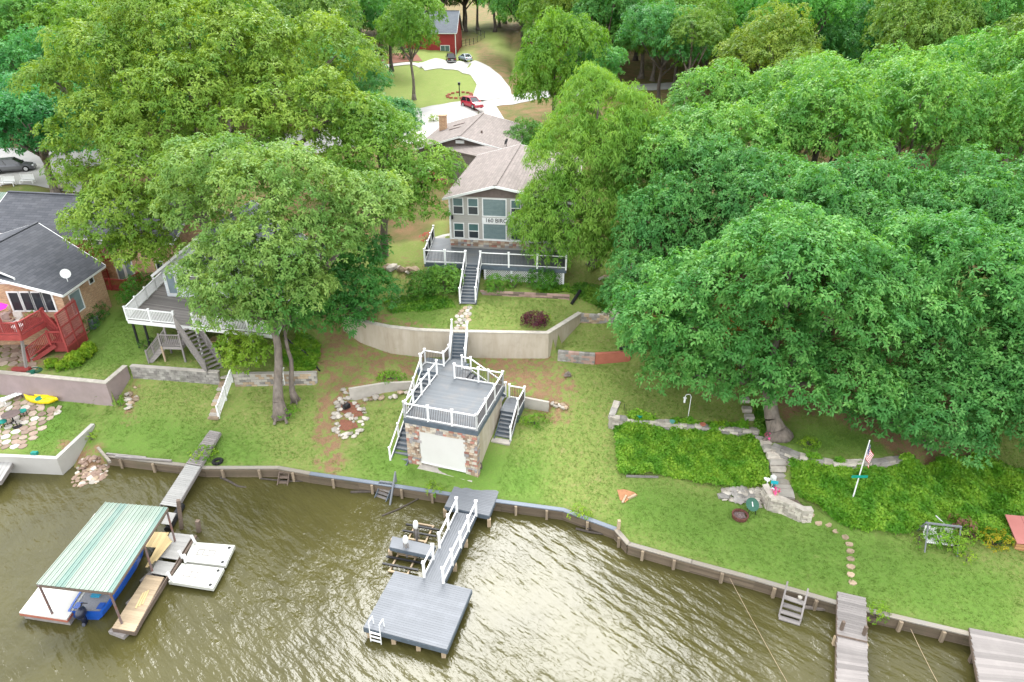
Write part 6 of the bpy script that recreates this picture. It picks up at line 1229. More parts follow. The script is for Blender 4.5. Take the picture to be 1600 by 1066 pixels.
while k < L:
    for sgn in (1, -1):
        h = zt0-zb0; A_, B_ = ((k, zb0), (k+h, zt0)) if sgn > 0 else ((k+h, zb0), (k, zt0))
        (ua, za), (ub, zb_) = A_, B_; lo, hi = max(0., min(ua, ub)), min(L, max(ua, ub))
        if hi-lo > .05:
            f_ = lambda u: za+(zb_-za)*(u-ua)/(ub-ua); b.beam(sw0+sdv*lo+Vector((.01*sgn, 0, f_(lo)-sw0.z)), sw0+sdv*hi+Vector((.01*sgn, 0, f_(hi)-sw0.z)), .012, .05)
    k += .17
b.build('lattice', M_lat, sn, kind='stuff')
lp = (sw0+sw1)/2+Vector((-.9, .2, 1.0)); stairs(rdk, rs1+Vector((0, .4, 0)), lp+Vector((0, 0, .0)), 1.1, 8, M_redpaint, M_redpaint); rail(rdk, [rs1+Vector((0, -.1, 0)), lp+Vector((0, -.5, 0))], spacing=1.6, **kw)
lq = [lp+Vector((-.6, -.8, 0)), lp+Vector((.8, -.8, 0)), lp+Vector((.8, .7, 0)), lp+Vector((-.6, .7, 0))]; planks(rdk, *lq, .15, M_redpaint, name='landing_plank'); skirt(rdk, lq, lp.z, M_redpaint, .8)
s3 = G(54, 560); stairs(rdk, lp+Vector((-.5, -.5, 0)), s3, 1.1, 6, M_redpaint, M_redpaint); rail(rdk, [lp+Vector((.8, -1.1, 0)), lp+Vector((-.5, -1.1, 0)), s3+Vector((0, -.6, .05))], spacing=1.5, **kw)
# ================================================================ CEDAR HOUSE UNDER THE HICKORIES
CH = Fr((9.9, 48.6), R(-3)); ch = E('cedar_house', CH(8, 5, 7), 'cedar sided house with brown red roof almost hidden under the hickories', 'house')
gable(ch, CH, 0, 17, 0, 12, 6.2, 9.6, 6., 11.8, M_orangesiding, M_roof_red, axis='a', oh=.4, m_trim=M_oldwood)
for a in (.6, 4.5, 8.5, 12.5): window(ch, CH, a, 7.4, 1.6, 1.4, -.01, hb=1, vb=2, frame=M_orangewood)
b = MB(); b.beam(CH(0, -.06, 6.2), CH(0, -.06, 9.5), .16, .14); b.build('corner_board', M_orangewood, ch)
cdk = E('cedar_deck', CH(9, -2, 6), 'orange stained deck glimpsed through the leaves of the great hickory', 'deck'); q = [CH(3, -3.2, 6.8), CH(13, -3.2, 6.8), CH(13, -.05, 6.8), CH(3, -.05, 6.8)]; planks(cdk, *q, .16, M_orangewood); rail(cdk, [q[0], q[1]], M_orangewood, h=1., bal=.05, bal_gap=.15, post=.12)
for p in q[:2]: piece('support_post', Vector((p.x, p.y, gz(p.x, p.y)-.2)), p, .15, .15, M_orangewood, cdk, drop=False)
stairs(cdk, CH(6.5, -3.2, 6.8), CH(6.2, -6, 4.9), 1.2, 9, M_orangewood, M_orangewood, riser=False)
# ================================================================ RED HOUSE BEYOND THE STREET
rc = G(719, 82); zt = W(719, 50, rc.y).z; RH = Fr((rc.x-14.2, rc.y+1.2), R(-4)); rh = E('red_house', (rc.x-6, rc.y+5, 13), 'barn red house with blue grey roof at the top of the curved driveway', 'house')
gable(rh, RH, 0, 13.2, 0, 11, 12.4, zt, 5.5, zt+4.4, M_redsiding, M_roof_blue, axis='a', oh=.4)
window(rh, RH, 9.3, 13.2, 2.4, 2.8, -.02, vb=2, hb=2, fw=.14, name='garage_window'); b = MB(); b.beam(RH(13.15, -.06, 12.8), RH(13.15, -.06, zt-.05), .22, .12); b.build('corner_trim', M_white, rh); window(rh, RH, 2, 13.6, 1.2, 1.5, -.02)
# ================================================================ GARDEN SHED, lower right edge
s0 = G(1582, 862); SH = Fr((s0.x, s0.y), R(-8)); sh = E('garden_shed', SH(1.2, .8, s0.z), 'small shed with a salmon red roof at the right edge', 'shed')
M_salmon = mat('salmon_roof', (.42, .16, .14), (.38, .14, .12), 1, .7, bmp=.2, dirt=.15); b = MB(); b.hexa([SH(.1, .1, .8), SH(2.4, .1, .8), SH(2.4, 1.6, .8), SH(.1, 1.6, .8)], [SH(.1, .1, s0.z+.55), SH(2.4, .1, s0.z+.55), SH(2.4, 1.6, s0.z+.55), SH(.1, 1.6, s0.z+.55)]); b.build('wall', M_orangesiding, sh)
for k in range(3): b = MB(); b.slab(SH(k*.85, -.05, s0.z+.58), SH(k*.85+.83, -.05, s0.z+.58), SH(k*.85+.83, 1.7, s0.z+1.15), SH(k*.85, 1.7, s0.z+1.15), .05); b.build('roof_panel', M_salmon, sh)
# ================================================================ VEHICLES
M_tyre = mat('tyre', (.02, .02, .02), rough=.9, dirt=.2); M_rim = mat('alloy', (.55, .55, .56), rough=.35, metal=.8, bmp=0, dirt=.1)
M_carglass = glass_mat('car_glass', (.03, .035, .04), .05); M_tail = mat('tail_lamp', (.45, .02, .02), rough=.3, bmp=0, dirt=0); M_lamp = mat('head_lamp', (.75, .75, .75), rough=.2, bmp=0, dirt=0)
def paint(name, c):
    m, t, b = nodes(name); b.inputs['Base Color'].default_value = (*c, 1); b.inputs['Roughness'].default_value = .3; b.inputs['Coat Weight'].default_value = .6; MATS[name] = m; return m
def car(loc, rz, m, label, L=4.5, Wd=1.8, kind='sedan', cat='car'):
    """x forward; body lofted from cross sections, glasshouse, wheels, lamps, mirrors"""
    t_ = E('parked_car' if kind != 'pickup' else 'pickup_truck', (0, 0, 0), label, cat); h = L/2; w = Wd/2
    low = {'sedan': [(-1, .62, .78), (-.93, .80, .96), (-.55, .94, 1.0), (0, .96, 1.0), (.45, .93, 1.0), (.85, .76, .94), (1, .6, .74)],
           'suv': [(-1, .72, .84), (-.95, .98, .97), (-.5, 1.02, 1.0), (0, 1.02, 1.0), (.4, 1.0, 1.0), (.85, .84, .94), (1, .66, .78)],
           'pickup': [(-1, 1.0, .95), (-.9, 1.06, 1.0), (-.3, 1.08, 1.0), (.0, 1.08, 1.0), (.45, 1.06, 1.0), (.9, .98, .95), (1, .85, .84)]}[kind]
    z0 = .34 if kind == 'pickup' else .24; b = MB(); vs, fs = [], []
    for x, z, k in low: vs += [(x*h, -w*k*.86, z0), (x*h, -w*k, z0+.22), (x*h, -w*k, z*.78), (x*h, -w*k*.90, z), (x*h, w*k*.90, z), (x*h, w*k, z*.78), (x*h, w*k, z0+.22), (x*h, w*k*.86, z0)]
    for i in range(len(low)-1):
        for k in range(8): fs.append((i*8+k, (i+1)*8+k, (i+1)*8+(k+1) % 8, i*8+(k+1) % 8))
    n = len(low)-1; fs += [tuple(range(8)), tuple(range(n*8+7, n*8-1, -1))]; b.add(vs, fs); body = b.build('body', m, t_)
    cab = {'sedan': [(-.78, .90, -.42, 1.40), (.42, .94, .02, 1.42)], 'suv': [(-.96, 1.0, -.82, 1.60), (.50, 1.0, .12, 1.62)], 'pickup': [(-.12, 1.08, -.06, 1.78), (.50, 1.06, .30, 1.78)]}[kind]
    (xr, zr_, xrt, zt_), (xf, zf_, xft, ztf) = cab; g = MB(); k1, k2 = .90, .72
    q0 = [Vector((xr*h, -w*k1, zr_-.04)), Vector((xf*h, -w*k1, zf_-.04)), Vector((xf*h, w*k1, zf_-.04)), Vector((xr*h, w*k1, zr_-.04))]; q1 = [Vector((xrt*h, -w*k2, zt_-.03)), Vector((xft*h, -w*k2, ztf-.03)), Vector((xft*h, w*k2, ztf-.03)), Vector((xrt*h, w*k2, zt_-.03))]
    g.hexa(q0, q1); g.build('windows', M_carglass, t_)
    b = MB(); b.slab(q1[0]+Vector((-.02, -.02, .05)), q1[1]+Vector((.03, -.02, .05)), q1[2]+Vector((.03, .02, .05)), q1[3]+Vector((-.02, .02, .05)), .06); b.build('roof', m, t_)
    b = MB()
    for i in range(4): b.beam(q0[i]*1.0, q1[i]+Vector((0, 0, .02)), .09, .07)
    for s in (0, 3): b.beam(lerp(q0[s], q0[1 if s == 0 else 2], .52), lerp(q1[s], q1[1 if s == 0 else 2], .52), .1, .06)
    b.build('pillars', m, t_)
    wr = .33 if kind == 'sedan' else .37 if kind == 'suv' else .42
    for x in (-.62*h, .63*h):
        for s in (-1, 1):
            b = MB(); b.cyl((x, s*(w-.2), wr), (x, s*(w+.01), wr), wr, wr, 16); b.cyl((x, s*(w-.05), wr), (x, s*(w+.02), wr), wr*.86, wr*.8, 16); wh_ = b.build('wheel', M_tyre, t_)
            b = MB(); b.cyl((x, s*(w+.0), wr), (x, s*(w+.035), wr), wr*.62, wr*.58, 12); b.build('rim', M_rim, wh_)
    for s in (-1, 1):
        b = MB(); b.box((h*.965, s*w*.62, .62 if kind == 'sedan' else .72), (.16, .36, .14)); b.build('headlight', M_lamp, t_)
        b = MB(); b.box((-h*.985, s*w*.72, .72 if kind == 'sedan' else .86), (.1, .26, .2)); b.build('tail_light', M_tail, t_)
        b = MB(); b.box((xf*h*.85, s*(w+.08), zf_+.08), (.14, .2, .13)); b.build('mirror', m, t_)
    b = MB(); b.box((-h-.005, 0, .55 if kind != 'pickup' else .7), (.03, .5, .14)); b.build('number_plate', M_white, t_)
    b = MB(); b.box((-h*.99, 0, .38), (.12, w*1.7, .16)); b.box((h*.99, 0, .38), (.12, w*1.6, .16)); b.build('bumper', m if kind != 'pickup' else M_rim, t_)
    if kind == 'pickup':
        b = MB(); b.box((-h*.56, 0, 1.085), (h*.80, w*1.7, .03)); b.build('bed_floor', M_black, t_)
        b = MB(); b.beam((-.12*h, -w*.95, 1.13), (-h*.97, -w*.95, 1.13), .08, .14); b.beam((-.12*h, w*.95, 1.13), (-h*.97, w*.95, 1.13), .08, .14); b.beam((-h*.97, -w*.95, 1.13), (-h*.97, w*.95, 1.13), .08, .14); b.build('bed_rail', m, t_)
    t_.location = loc; t_.rotation_euler = (0, 0, rz); return t_
g = G(738, 170); car(g+Vector((0, 0, .1)), R(-52), paint('red_car_paint', (.42, .02, .04)), 'red hatchback parked nose down the drive by the mailbox', kind='suv', L=4.3)
g = G(727, 96); car(g+Vector((0, 0, .12)), R(118), paint('silver_blue_paint', (.42, .50, .56)), 'silver blue sedan parked in front of the red house', kind='sedan', L=4.6)
g = G(705, 98); car(g+Vector((0, 0, .12)), R(100), paint('black_paint', (.02, .02, .022)), 'black pickup truck parked left of the silver sedan', kind='pickup', L=5.6, Wd=2.0, cat='truck')
g = G(24, 272); car(g+Vector((0, 0, .12)), R(22), paint('graphite_paint', (.10, .10, .11)), 'dark grey car half hidden by branches at the far left edge', kind='suv', L=4.7)
# ================================================================ SMALL THINGS UPHILL
g = G(718, 150); mbx = E('mailbox', g, 'black mailbox on a post in a brick edged bed', 'mailbox'); piece('post', g, g+Vector((0, 0, 1.9)), .16, .16, M_black, mbx, drop=False); b = MB(); b.box(g+Vector((0, 0, 2.0)), (.4, .75, .42)); b.build('box', M_black, mbx)
for k in range(14): a = k*.449; q = g+Vector((math.cos(a)*2.1, math.sin(a)*2.6, 0)); piece('brick', Vector((q.x-.3, q.y, gz(q.x, q.y)+.28)), Vector((q.x+.3, q.y+.02, gz(q.x, q.y)+.28)), .3, .3, M_redblock, mbx)
g = G(712, 86); tb = E('rubbish_bin', g, 'dark green wheeled bin by the red house corner', 'bin'); b = MB(); b.hexa([g+Vector(v) for v in ((-.3, -.3, .1), (.3, -.3, .1), (.3, .3, .1), (-.3, .3, .1))], [g+Vector(v) for v in ((-.38, -.38, 1.1), (.38, -.38, 1.1), (.38, .38, 1.1), (-.38, .38, 1.1))]); M_dkg = mat('green_plastic', (.01, .12, .08), rough=.5); b.build('body', M_dkg, tb); piece('lid', g+Vector((-.42, 0, 1.2)), g+Vector((.42, 0, 1.2)), .84, .08, M_dkg, tb)
fn = E('black_fence', G(730, 72), 'black wire fence with posts beside the red house', 'fence'); q = [G(722, 74), G(740, 70), G(757, 60), G(740, 50)]
for i in range(3):
    n = 3
    for k in range(n): p = lerp(q[i], q[i+1], k/n); p.z = gz(p.x, p.y); piece('post', p, p+Vector((0, 0, 1.6)), .12, .12, M_black, fn, drop=False)
    for z in (.2, .8, 1.45): piece('wire', q[i]+Vector((0, 0, z)), q[i+1]+Vector((0, 0, z)), .04, .04, M_black, fn)
for k, (a, c, r, tn, lb) in enumerate([(588, 92, 1.6, (.5, .9, .6), 'dark rounded shrub at the left end of the flower bed beyond the street'), (604, 92, 1.5, (.9, 1.1, .7), 'lighter rounded shrub in the flower bed beyond the street'), (630, 92, 1.4, (.5, .9, .6), 'small dark shrub in the flower bed nearest the red house')]): shrub('bed_shrub', G(a, c), r, lb, L_box, 60+k, tn, leaf=(.3, .2), dens=6, sub=.7)
shrub('maple_shrub', G(594, 88), (1., 1, 1.2), 'maroon shrub standing up in the flower bed beyond the street', L_maroon, 70, (1.4, 1, 1), leaf=(.3, .2), dens=6, sub=.6)
drape('flower_bed', gp([(578, 88), (650, 84), (660, 96), (640, 98), (583, 105)]), M_mulch, .08, 'mulched bed along the path beyond the street', step=1.2)
shrub('yard_shrub', G(678, 192), (.7, .6, .6), 'small yellow green shrub left of the brick chimney', L_ivy, 71, (1.2, 1.1, 1), leaf=(.2, .12), dens=12)
for k, (a, c) in enumerate(((12, 292), (42, 288))):
    g = G(a, c); t_ = E('garden_bench', g, ['white garden bench nearer the left edge behind the brick house', 'white garden bench farther from the left edge behind the brick house'][k], 'bench', 'white benches behind the brick house')
    for i in range(4): piece('seat_slat', g+Vector((-.8, i*.13, .45)), g+Vector((.8, i*.13, .45)), .1, .03, M_white, t_)
    for i in range(4): piece('back_slat', g+Vector((-.8, .52, .62+i*.14)), g+Vector((.8, .52, .62+i*.14)), .03, .1, M_white, t_)
    for x in (-.75, .75):
        for y in (0, .5): piece('leg', g+Vector((x, y, 0)), g+Vector((x, y, .45 if y == 0 else 1.1)), .08, .08, M_white, t_, drop=False)
g = G(92, 297); b = MB(); b.blob(g+Vector((0, 0, .5)), (.8, .6, .5), 3, 2, .1); tag(b.build('boulder', M_stone), 'round grey boulder at the corner of the parking pad', 'boulder')
# ================================================================ LOWER LEFT PATIO
M_yellow = mat('yellow_hull', (.80, .62, .01), rough=.35, bmp=0, dirt=.1); M_tealp = mat('teal_plastic', (.01, .25, .20), rough=.5)
def kayak(c, rz, label):
    t_ = E('kayak', (0, 0, 0), label, 'kayak', 'yellow kayaks by the mauve wall'); st_ = [(-1.35, .02, .2), (-1.1, .22, .05), (-.5, .36, 0), (.3, .36, 0), (1.0, .24, .05), (1.4, .02, .22)]; b = MB(); vs, fs = [], []
    for x, w, z in st_: vs += [(x, -w, z+.12), (x, -w*.6, z+.30), (x, 0, z+.36), (x, w*.6, z+.30), (x, w, z+.12), (x, 0, z)]
    for i in range(5):
        for k in range(6): fs.append((i*6+k, (i+1)*6+k, (i+1)*6+(k+1) % 6, i*6+(k+1) % 6))
    fs += [tuple(range(6)), tuple(range(35, 29, -1))]; b.add(vs, fs); h = b.build('hull', M_yellow, t_, smooth=True); b = MB(); b.cyl((0, 0, .345), (0, 0, .37), .3, .26, 12); b.build('keel_line' if 'far' in label else 'cockpit', M_yellow if 'far' in label else M_tealp, t_)
    t_.location = c; t_.rotation_euler = (R(8), 0, rz)
kayak(G(66, 632, .02), R(-14), 'yellow kayak nearer the camera on the patio'); kayak(G(74, 625, .04), R(-22), 'yellow kayak at the far side, against the mauve wall')
lg_ = G(22, 626); lo = E('sun_lounger', lg_, 'white sun lounger with raised back on the lower patio', 'sun lounger')
dv = Vector((.62, .78, 0)); sdv = Vector((.78, -.62, 0))
for k in range(7): p = lg_+dv*(k*.2-.7)+Vector((0, 0, .35)); piece('seat_slat', p-sdv*.3, p+sdv*.3, .17, .03, M_white, lo)
for k in range(5): p = lg_+dv*(.75+k*.12)+Vector((0, 0, .4+k*.17)); piece('back_slat', p-sdv*.3, p+sdv*.3, .14, .03, M_white, lo)
for k in (-.6, .7):
    for s in (-1, 1): q = lg_+dv*k+sdv*.28*s; piece('leg', q, q+Vector((0, 0, .34)), .05, .05, M_white, lo, drop=False)
g = G(22, 660); pt = E('patio_table', g, 'round wire patio table on the lower patio', 'table'); b = MB(); b.cyl(g+Vector((0, 0, .70)), g+Vector((0, 0, .73)), .6, .6, 18); b.build('tabletop', mat('rusty_wire', (.16, .12, .11), rnd=.1), pt); b = MB(); b.cyl(g, g+Vector((0, 0, .7)), .05); b.cyl(g, g+Vector((0, 0, .04)), .25, .25, 12); b.build('pedestal', M_black, pt)
for k, (a, c) in enumerate(((39, 652), (9, 670))):
    g = G(a, c); t_ = E('patio_stool', g, ['teal cushioned stool on the far right side of the patio table', 'teal cushioned stool at the left front of the patio table'][k], 'stool', 'teal stools of the patio'); b = MB(); b.cyl(g+Vector((0, 0, .42)), g+Vector((0, 0, .5)), .28, .26, 12); b.build('seat', M_tealp, t_)
    for a_ in range(4): q = g+Vector((math.cos(a_*1.57+.7)*.2, math.sin(a_*1.57+.7)*.2, 0)); piece('leg', q, q+Vector((0, 0, .42)), .03, .03, M_black, t_, drop=False)
g = G(28, 668); b = MB(); b.cyl(g, g+Vector((0, 0, .06)), .3, .3, 14); b.cyl(g, g+Vector((0, 0, .5)), .03); tag(b.build('umbrella_stand', M_black), 'black round umbrella stand near the patio table', 'umbrella stand')
g = G(55, 711); b = MB(); b.box(g+Vector((0, 0, .1)), (.4, .25, .2)); tag(b.build('tool_box', M_tealp), 'small teal box on the wall edge of the lower patio', 'box')
# upper patio and deck furniture
g = G(54, 580); t_ = E('hose_coil', g, 'green garden hose coiled on the upper patio corner', 'hose'); b = MB()
for k in range(3): b.tube([g+Vector((math.cos(a*.52)*(.55-.08*k), math.sin(a*.52)*(.45-.07*k), .05+.05*k)) for a in range(13)], .03, 5)
b.build('coil', M_dkg, t_)
g = G(36, 583); b = MB(); b.box(g+Vector((0, 0, .15)), (1.3, .35, .3)); o = b.build('planter_box', M_redpaint); tag(o, 'long red planter box on the mauve wall', 'planter')
g = G(53, 586); b = MB(); b.cyl(g, g+Vector((0, 0, .35)), .14, .2, 10); tag(b.build('flower_pot', M_dkg), 'green pot beside the red planter box', 'pot')
def armchair(c, rz, label, m):
    t_ = E('deck_chair', (0, 0, 0), label, 'chair', 'chairs on the red deck'); b = MB(); b.box((0, 0, .42), (.6, .6, .12)); b.build('seat', m, t_); b = MB(); b.box((0, .3, .75), (.6, .1, .6)); b.build('backrest', m, t_)
    for x in (-.3, .3): piece('armrest', (x, -.28, .64), (x, .3, .64), .07, .05, M_tanwood, t_); 
    for x in (-.28, .28):
        for y in (-.26, .26): piece('leg', (x, y, 0), (x, y, .4), .05, .05, M_tanwood, t_, drop=False)
    t_.location = c; t_.rotation_euler = (0, 0, rz)
M_cush = mat('sand_cushion', (.55, .40, .36), rough=.9); M_cushw = mat('cream_cushion', (.66, .60, .55), rough=.9)
zc_ = zf+.02
for k, (a, c, r, m_, lb) in enumerate([(28, 502, 10, M_cushw, 'cream chair nearest the corner of the red deck'), (9, 490, -10, M_cush, 'pinkish chair by the white glass doors'), (16, 503, 80, M_cush, 'tan wooden armchair in the middle of the red deck')]): p = P(a, c, zc_+.4); armchair(Vector((p.x, p.y, zc_)), R(r), lb, m_)
p = P(27, 509, zc_+.4); b = MB(); b.cyl(Vector((p.x, p.y, zc_)), Vector((p.x, p.y, zc_+.4)), .28, .4, 14); tag(b.build('ottoman', M_white), 'round white ottoman at the rail of the red deck', 'ottoman')
p = P(-12, 480, zc_+2.1); t_ = E('pink_umbrella', Vector((p.x, p.y, zc_)), 'bright pink umbrella at the left edge of the red deck', 'umbrella'); b = MB(); b.cyl(Vector((p.x, p.y, zc_)), Vector((p.x, p.y, zc_+2.5)), .03); b.build('pole', M_white, t_); b = MB(); b.cyl(Vector((p.x, p.y, zc_+2.0)), Vector((p.x, p.y, zc_+2.5)), .95, .05, 8, False); b.build('canopy', mat('pink_cloth', (.80, .02, .38), rough=.8, dirt=0), t_)
p = P(54, 490, zc_+.3); shrub('deck_plant', Vector((p.x, p.y, zc_)), (.4, .4, .35), 'potted plant in the corner of the red deck', L_ivy, 80, (1, .95, .7))
p = P(104, 474, 6.6); t_ = shrub('railing_plant', p, (.35, .35, .4), 'pale leafy potted plant behind the top of the lattice screen', L_ivy, 81, (1.6, 1.6, 4.))
# ================================================================ RIGHT BANK THINGS
# flagpole with flag and green sign
g = P(1327, 796, 1.6); g.z = gz(g.x, g.y); top = W(1359, 688, g.y+.05); fp = E('flagpole', g, 'leaning white flagpole with an American flag and a small green sign in the ivy', 'flagpole')
b = MB(); b.tube([g-Vector((0, 0, .2)), lerp(g, top, .5), top], [.045, .035, .03], 8); b.build('pole', M_white, fp)
ft = lerp(g, top, .95); fb = lerp(g, top, .60); M_fr = mat('flag_red', (.55, .03, .05), rough=.8, bmp=0, dirt=0); M_fb = mat('flag_blue', (.03, .05, .20), rough=.8, bmp=0, dirt=0)
flag = MB(); out = Vector((.62, -.3, 0)); down = (fb-ft)
def fpt(u, v): return ft+out*(u*.55+.05)+down*(v*.6+u*.5)+Vector((.05*math.sin(u*9+v*3), .09*math.sin(u*7+v*2), 0))
for r in range(13):
    flag.cm = 0 if r % 2 == 0 else 1
    for c_ in range(8):
        v0, v1, u0, u1 = r/13, (r+1)/13, c_/8, (c_+1)/8
        if r < 7 and c_ < 3: flag.cm = 2
        elif r % 2 == 0: flag.cm = 0
        else: flag.cm = 1
        flag.add([fpt(u0, v0), fpt(u1, v0), fpt(u1, v1), fpt(u0, v1)], [(0, 1, 2, 3)])
fo = flag.build('flag', [M_fr, M_white, M_fb], fp, smooth=True)
st_ = MB()
for r in range(3):
    for c_ in range(4): q = fpt(.05+c_*.09, .07+r*.16)+Vector((0, -.02, 0)); st_.box(q, (.025, .01, .025))
st_.build('stars', M_white, fo, kind='stuff')
sgn_ = lerp(g, top, .42); b = MB(); b.box(sgn_+Vector((0, -.06, 0)), (.95, .04, .17)); b.build('green_sign', mat('sign_green', (.01, .30, .22), rough=.4, bmp=0, dirt=.1), fp)
# bird feeder on a hook
g = G(1075, 653); hk = E('feeder_hook', g, 'thin white crook pole with a hanging bird feeder above the stone wall', 'bird feeder'); b = MB(); b.tube([g, g+Vector((0, 0, 1.7)), g+Vector((-.12, 0, 1.9)), g+Vector((-.35, 0, 1.85)), g+Vector((-.4, 0, 1.7))], .022, 6); b.build('crook', M_white, hk); b = MB(); b.cyl(g+Vector((-.4, 0, 1.25)), g+Vector((-.4, 0, 1.6)), .07, .07, 8); b.cyl(g+Vector((-.4, 0, 1.6)), g+Vector((-.4, 0, 1.7)), .13, .02, 8); b.build('feeder', M_white, hk)
def pot(a, c, z, r, h, m, label, cat='pot'):
    p = P(a, c, z); b = MB(); b.cyl(p, p+Vector((0, 0, h)), r*.65, r, 12); b.cyl(p+Vector((0, 0, h)), p+Vector((0, 0, h+.04)), r*1.1, r*1.1, 12); tag(b.build('pot', m), label, cat)
pot(999, 653, 3.78, .2, .22, M_tealp, 'deep teal pot on the left part of the grey stone wall'); pot(1050, 661, 3.76, .17, .12, mat('pale_teal', (.12, .35, .30), rough=.5), 'pale teal dish on the middle of the grey stone wall'); pot(1098, 665, 3.76, .18, .1, M_redblock, 'rust red dish on the grey stone wall right of the feeder')
g = G(975, 641); b = MB(); b.cyl(g, g+Vector((0, 0, .5)), .02); tag(b.build('stake', M_black), 'thin dark stake near the corner of the grey stone wall', 'stake')
def flowers2(a, c, z, lb, seed):
    p = P(a, c, z); t_ = E('flower_pot', p, lb, 'flower pot', 'pink flower pots on the stone steps'); b = MB(); b.cyl(p, p+Vector((0, 0, .28)), .14, .2, 10); b.build('pot', M_stonetan, t_)
    me, B = crown([(0, 0, .38, .2, .2, .14)], .13, 60, L_pink, (.1, .08), frac=False, seed=seed, k=5, name='blossom'); o = bpy.data.objects.new('blossom', me); C.objects.link(o); o.parent = t_; o['kind'] = 'stuff'
g = G(1201, 690); flowers2(1201, 688, g.z, 'pot of pink flowers beside the thick pale trunk', 1); g = G(1211, 777); flowers2(1211, 775, g.z+.5, 'pot of pink flowers at the foot of the stone steps', 2)
# stone steps winding down through the ivy
ss = E('stone_steps', G(1210, 740), 'winding stone steps between the two ivy banks', 'steps')
sp_ = [(1163, 628), (1166, 642), (1170, 655), (1186, 683), (1192, 690), (1198, 698), (1203, 708), (1209, 717), (1212, 727), (1214, 737), (1216, 748), (1219, 758), (1221, 768)]
for k, (a, c) in enumerate(sp_): p = G(a, c); w_ = .48 if k > 2 else .3; piece('step', p+Vector((-w_, .03, .26)), p+Vector((w_, -.03, .26)), .44, .3, M_stone if k % 2 else M_conc, ss, jit=.03)
p = G(1224, 785); piece('landing_slab', p+Vector((-.6, .1, .55)), p+Vector((.45, -.1, .55)), .9, .3, M_conc, ss)
for k in range(3): p = G(1236+k*9, 795+k*5); piece('step', p+Vector((-.05, .5, .42-.14*k)), p+Vector((.15, -.3, .42-.14*k)), .36, .2, M_brownwood, ss)
# stepping stones across the right lawn
ords = ['first', 'second', 'third', 'fourth', 'fifth', 'sixth', 'seventh', 'eighth', 'ninth', 'tenth', 'eleventh', 'twelfth']
for k, (a, c) in enumerate([(1265, 811), (1278, 819), (1291, 826), (1306, 834), (1319, 845), (1325, 856), (1327, 867), (1328, 878), (1328, 890), (1328, 902), (1330, 915)]):
    p = G(a, c); rs = random.Random(k); poly = [(p.x+math.cos(i*.9+rs.random()*.3)*.23*rs.uniform(.85, 1.15), p.y+math.sin(i*.9+rs.random()*.3)*.19*rs.uniform(.85, 1.1)) for i in range(7)]
    b = MB(); b.prism(poly, p.z-.08, p.z+.05); tag(b.build('stepping_stone', M_stonetan), '%s stepping stone counted from the curved block wall towards the grey dock' % ords[k], 'stepping stone', 'stepping stones across the right lawn')
# figurine group by the steps
g = G(1194, 776); b = MB(); b.blob(g+Vector((0, 0, 1.15)), (.18, .14, .14), 2, 1, .1); b.blob(g+Vector((-.18, 0, 1.25)), .1, 3, 1, .1); b.cyl(g, g+Vector((0, 0, 1.05)), .03); tag(b.build('garden_figure', M_white), 'small white animal figure at the top end of the curved block wall', 'figurine')
g = G(1202, 785); b = MB(); b.cyl(g, g+Vector((0, 0, .55)), .16, .1, 9); b.blob(g+Vector((0, 0, .75)), .15, 4, 1, .08); tag(b.build('garden_figure', M_white), 'white rounded statuette in front of the curved block wall', 'figurine')
g = G(1205, 782); b = MB(); b.box(g+Vector((0, .1, 1.2)), (.42, .05, .22), R(-15)); b.cyl(g+Vector((0, .1, 0)), g+Vector((0, .1, 1.1)), .02); tag(b.build('garden_sign', mat('turquoise', (.02, .45, .50), rough=.5)), 'turquoise plaque on a stick beside the white figures', 'sign')
g = G(1204, 766); b = MB(); b.box(g+Vector((0, 0, .9)), (.25, .25, .3), .3); b.cyl(g, g+Vector((0, 0, .8)), .04); tag(b.build('garden_light', M_white), 'small white lantern box at the bottom of the stone steps', 'lantern')
# fire pit and green stand
g = G(1155, 812); fpit = E('fire_pit', g, 'round rusty fire ring full of ash on the right lawn', 'fire pit'); b = MB(); n = 18
for k in range(n):
    a0, a1 = k*6.2832/n, (k+1)*6.2832/n; f_ = lambda a, r, z: g+Vector((math.cos(a)*r, math.sin(a)*r, z)); b.hexa([f_(a0, .46, 0), f_(a1, .46, 0), f_(a1, .38, 0), f_(a0, .38, 0)][::-1], [f_(a0, .5, .26), f_(a1, .5, .26), f_(a1, .42, .26), f_(a0, .42, .26)][::-1])
b.build('ring', mat('rust', (.16, .06, .045), (.10, .04, .03), 6, .8), fpit); b = MB(); b.blob(g+Vector((0, 0, .12)), (.42, .42, .1), 6, 2, .3); b.build('ash', mat('ash', (.22, .17, .17), (.10, .06, .05), 12, .95), fpit)
g = G(1172, 806); gs_ = E('round_chair', g, 'green round backed metal chair beside the fire ring', 'chair'); b = MB(); c0 = g+Vector((-.02, 0, .62)); nrm = Vector((.1, -.62, .78)).normalized(); b.cyl(c0, c0+nrm*.05, .38, .42, 16); b.build('seat_shell', mat('green_metal', (.03, .11, .07), rough=.5), gs_); piece('slot', c0+nrm*.06+Vector((0, -.1, -.08)), c0+nrm*.06+Vector((0, .12, .1)), .05, .02, M_white, gs_)
for a in (.5, 2.1, 3.9, 5.5): q = g+Vector((math.cos(a)*.33, math.sin(a)*.3, 0)); piece('leg', q, c0+Vector((math.cos(a)*.2, math.sin(a)*.18, -.05)), .03, .03, M_black, gs_, drop=False)
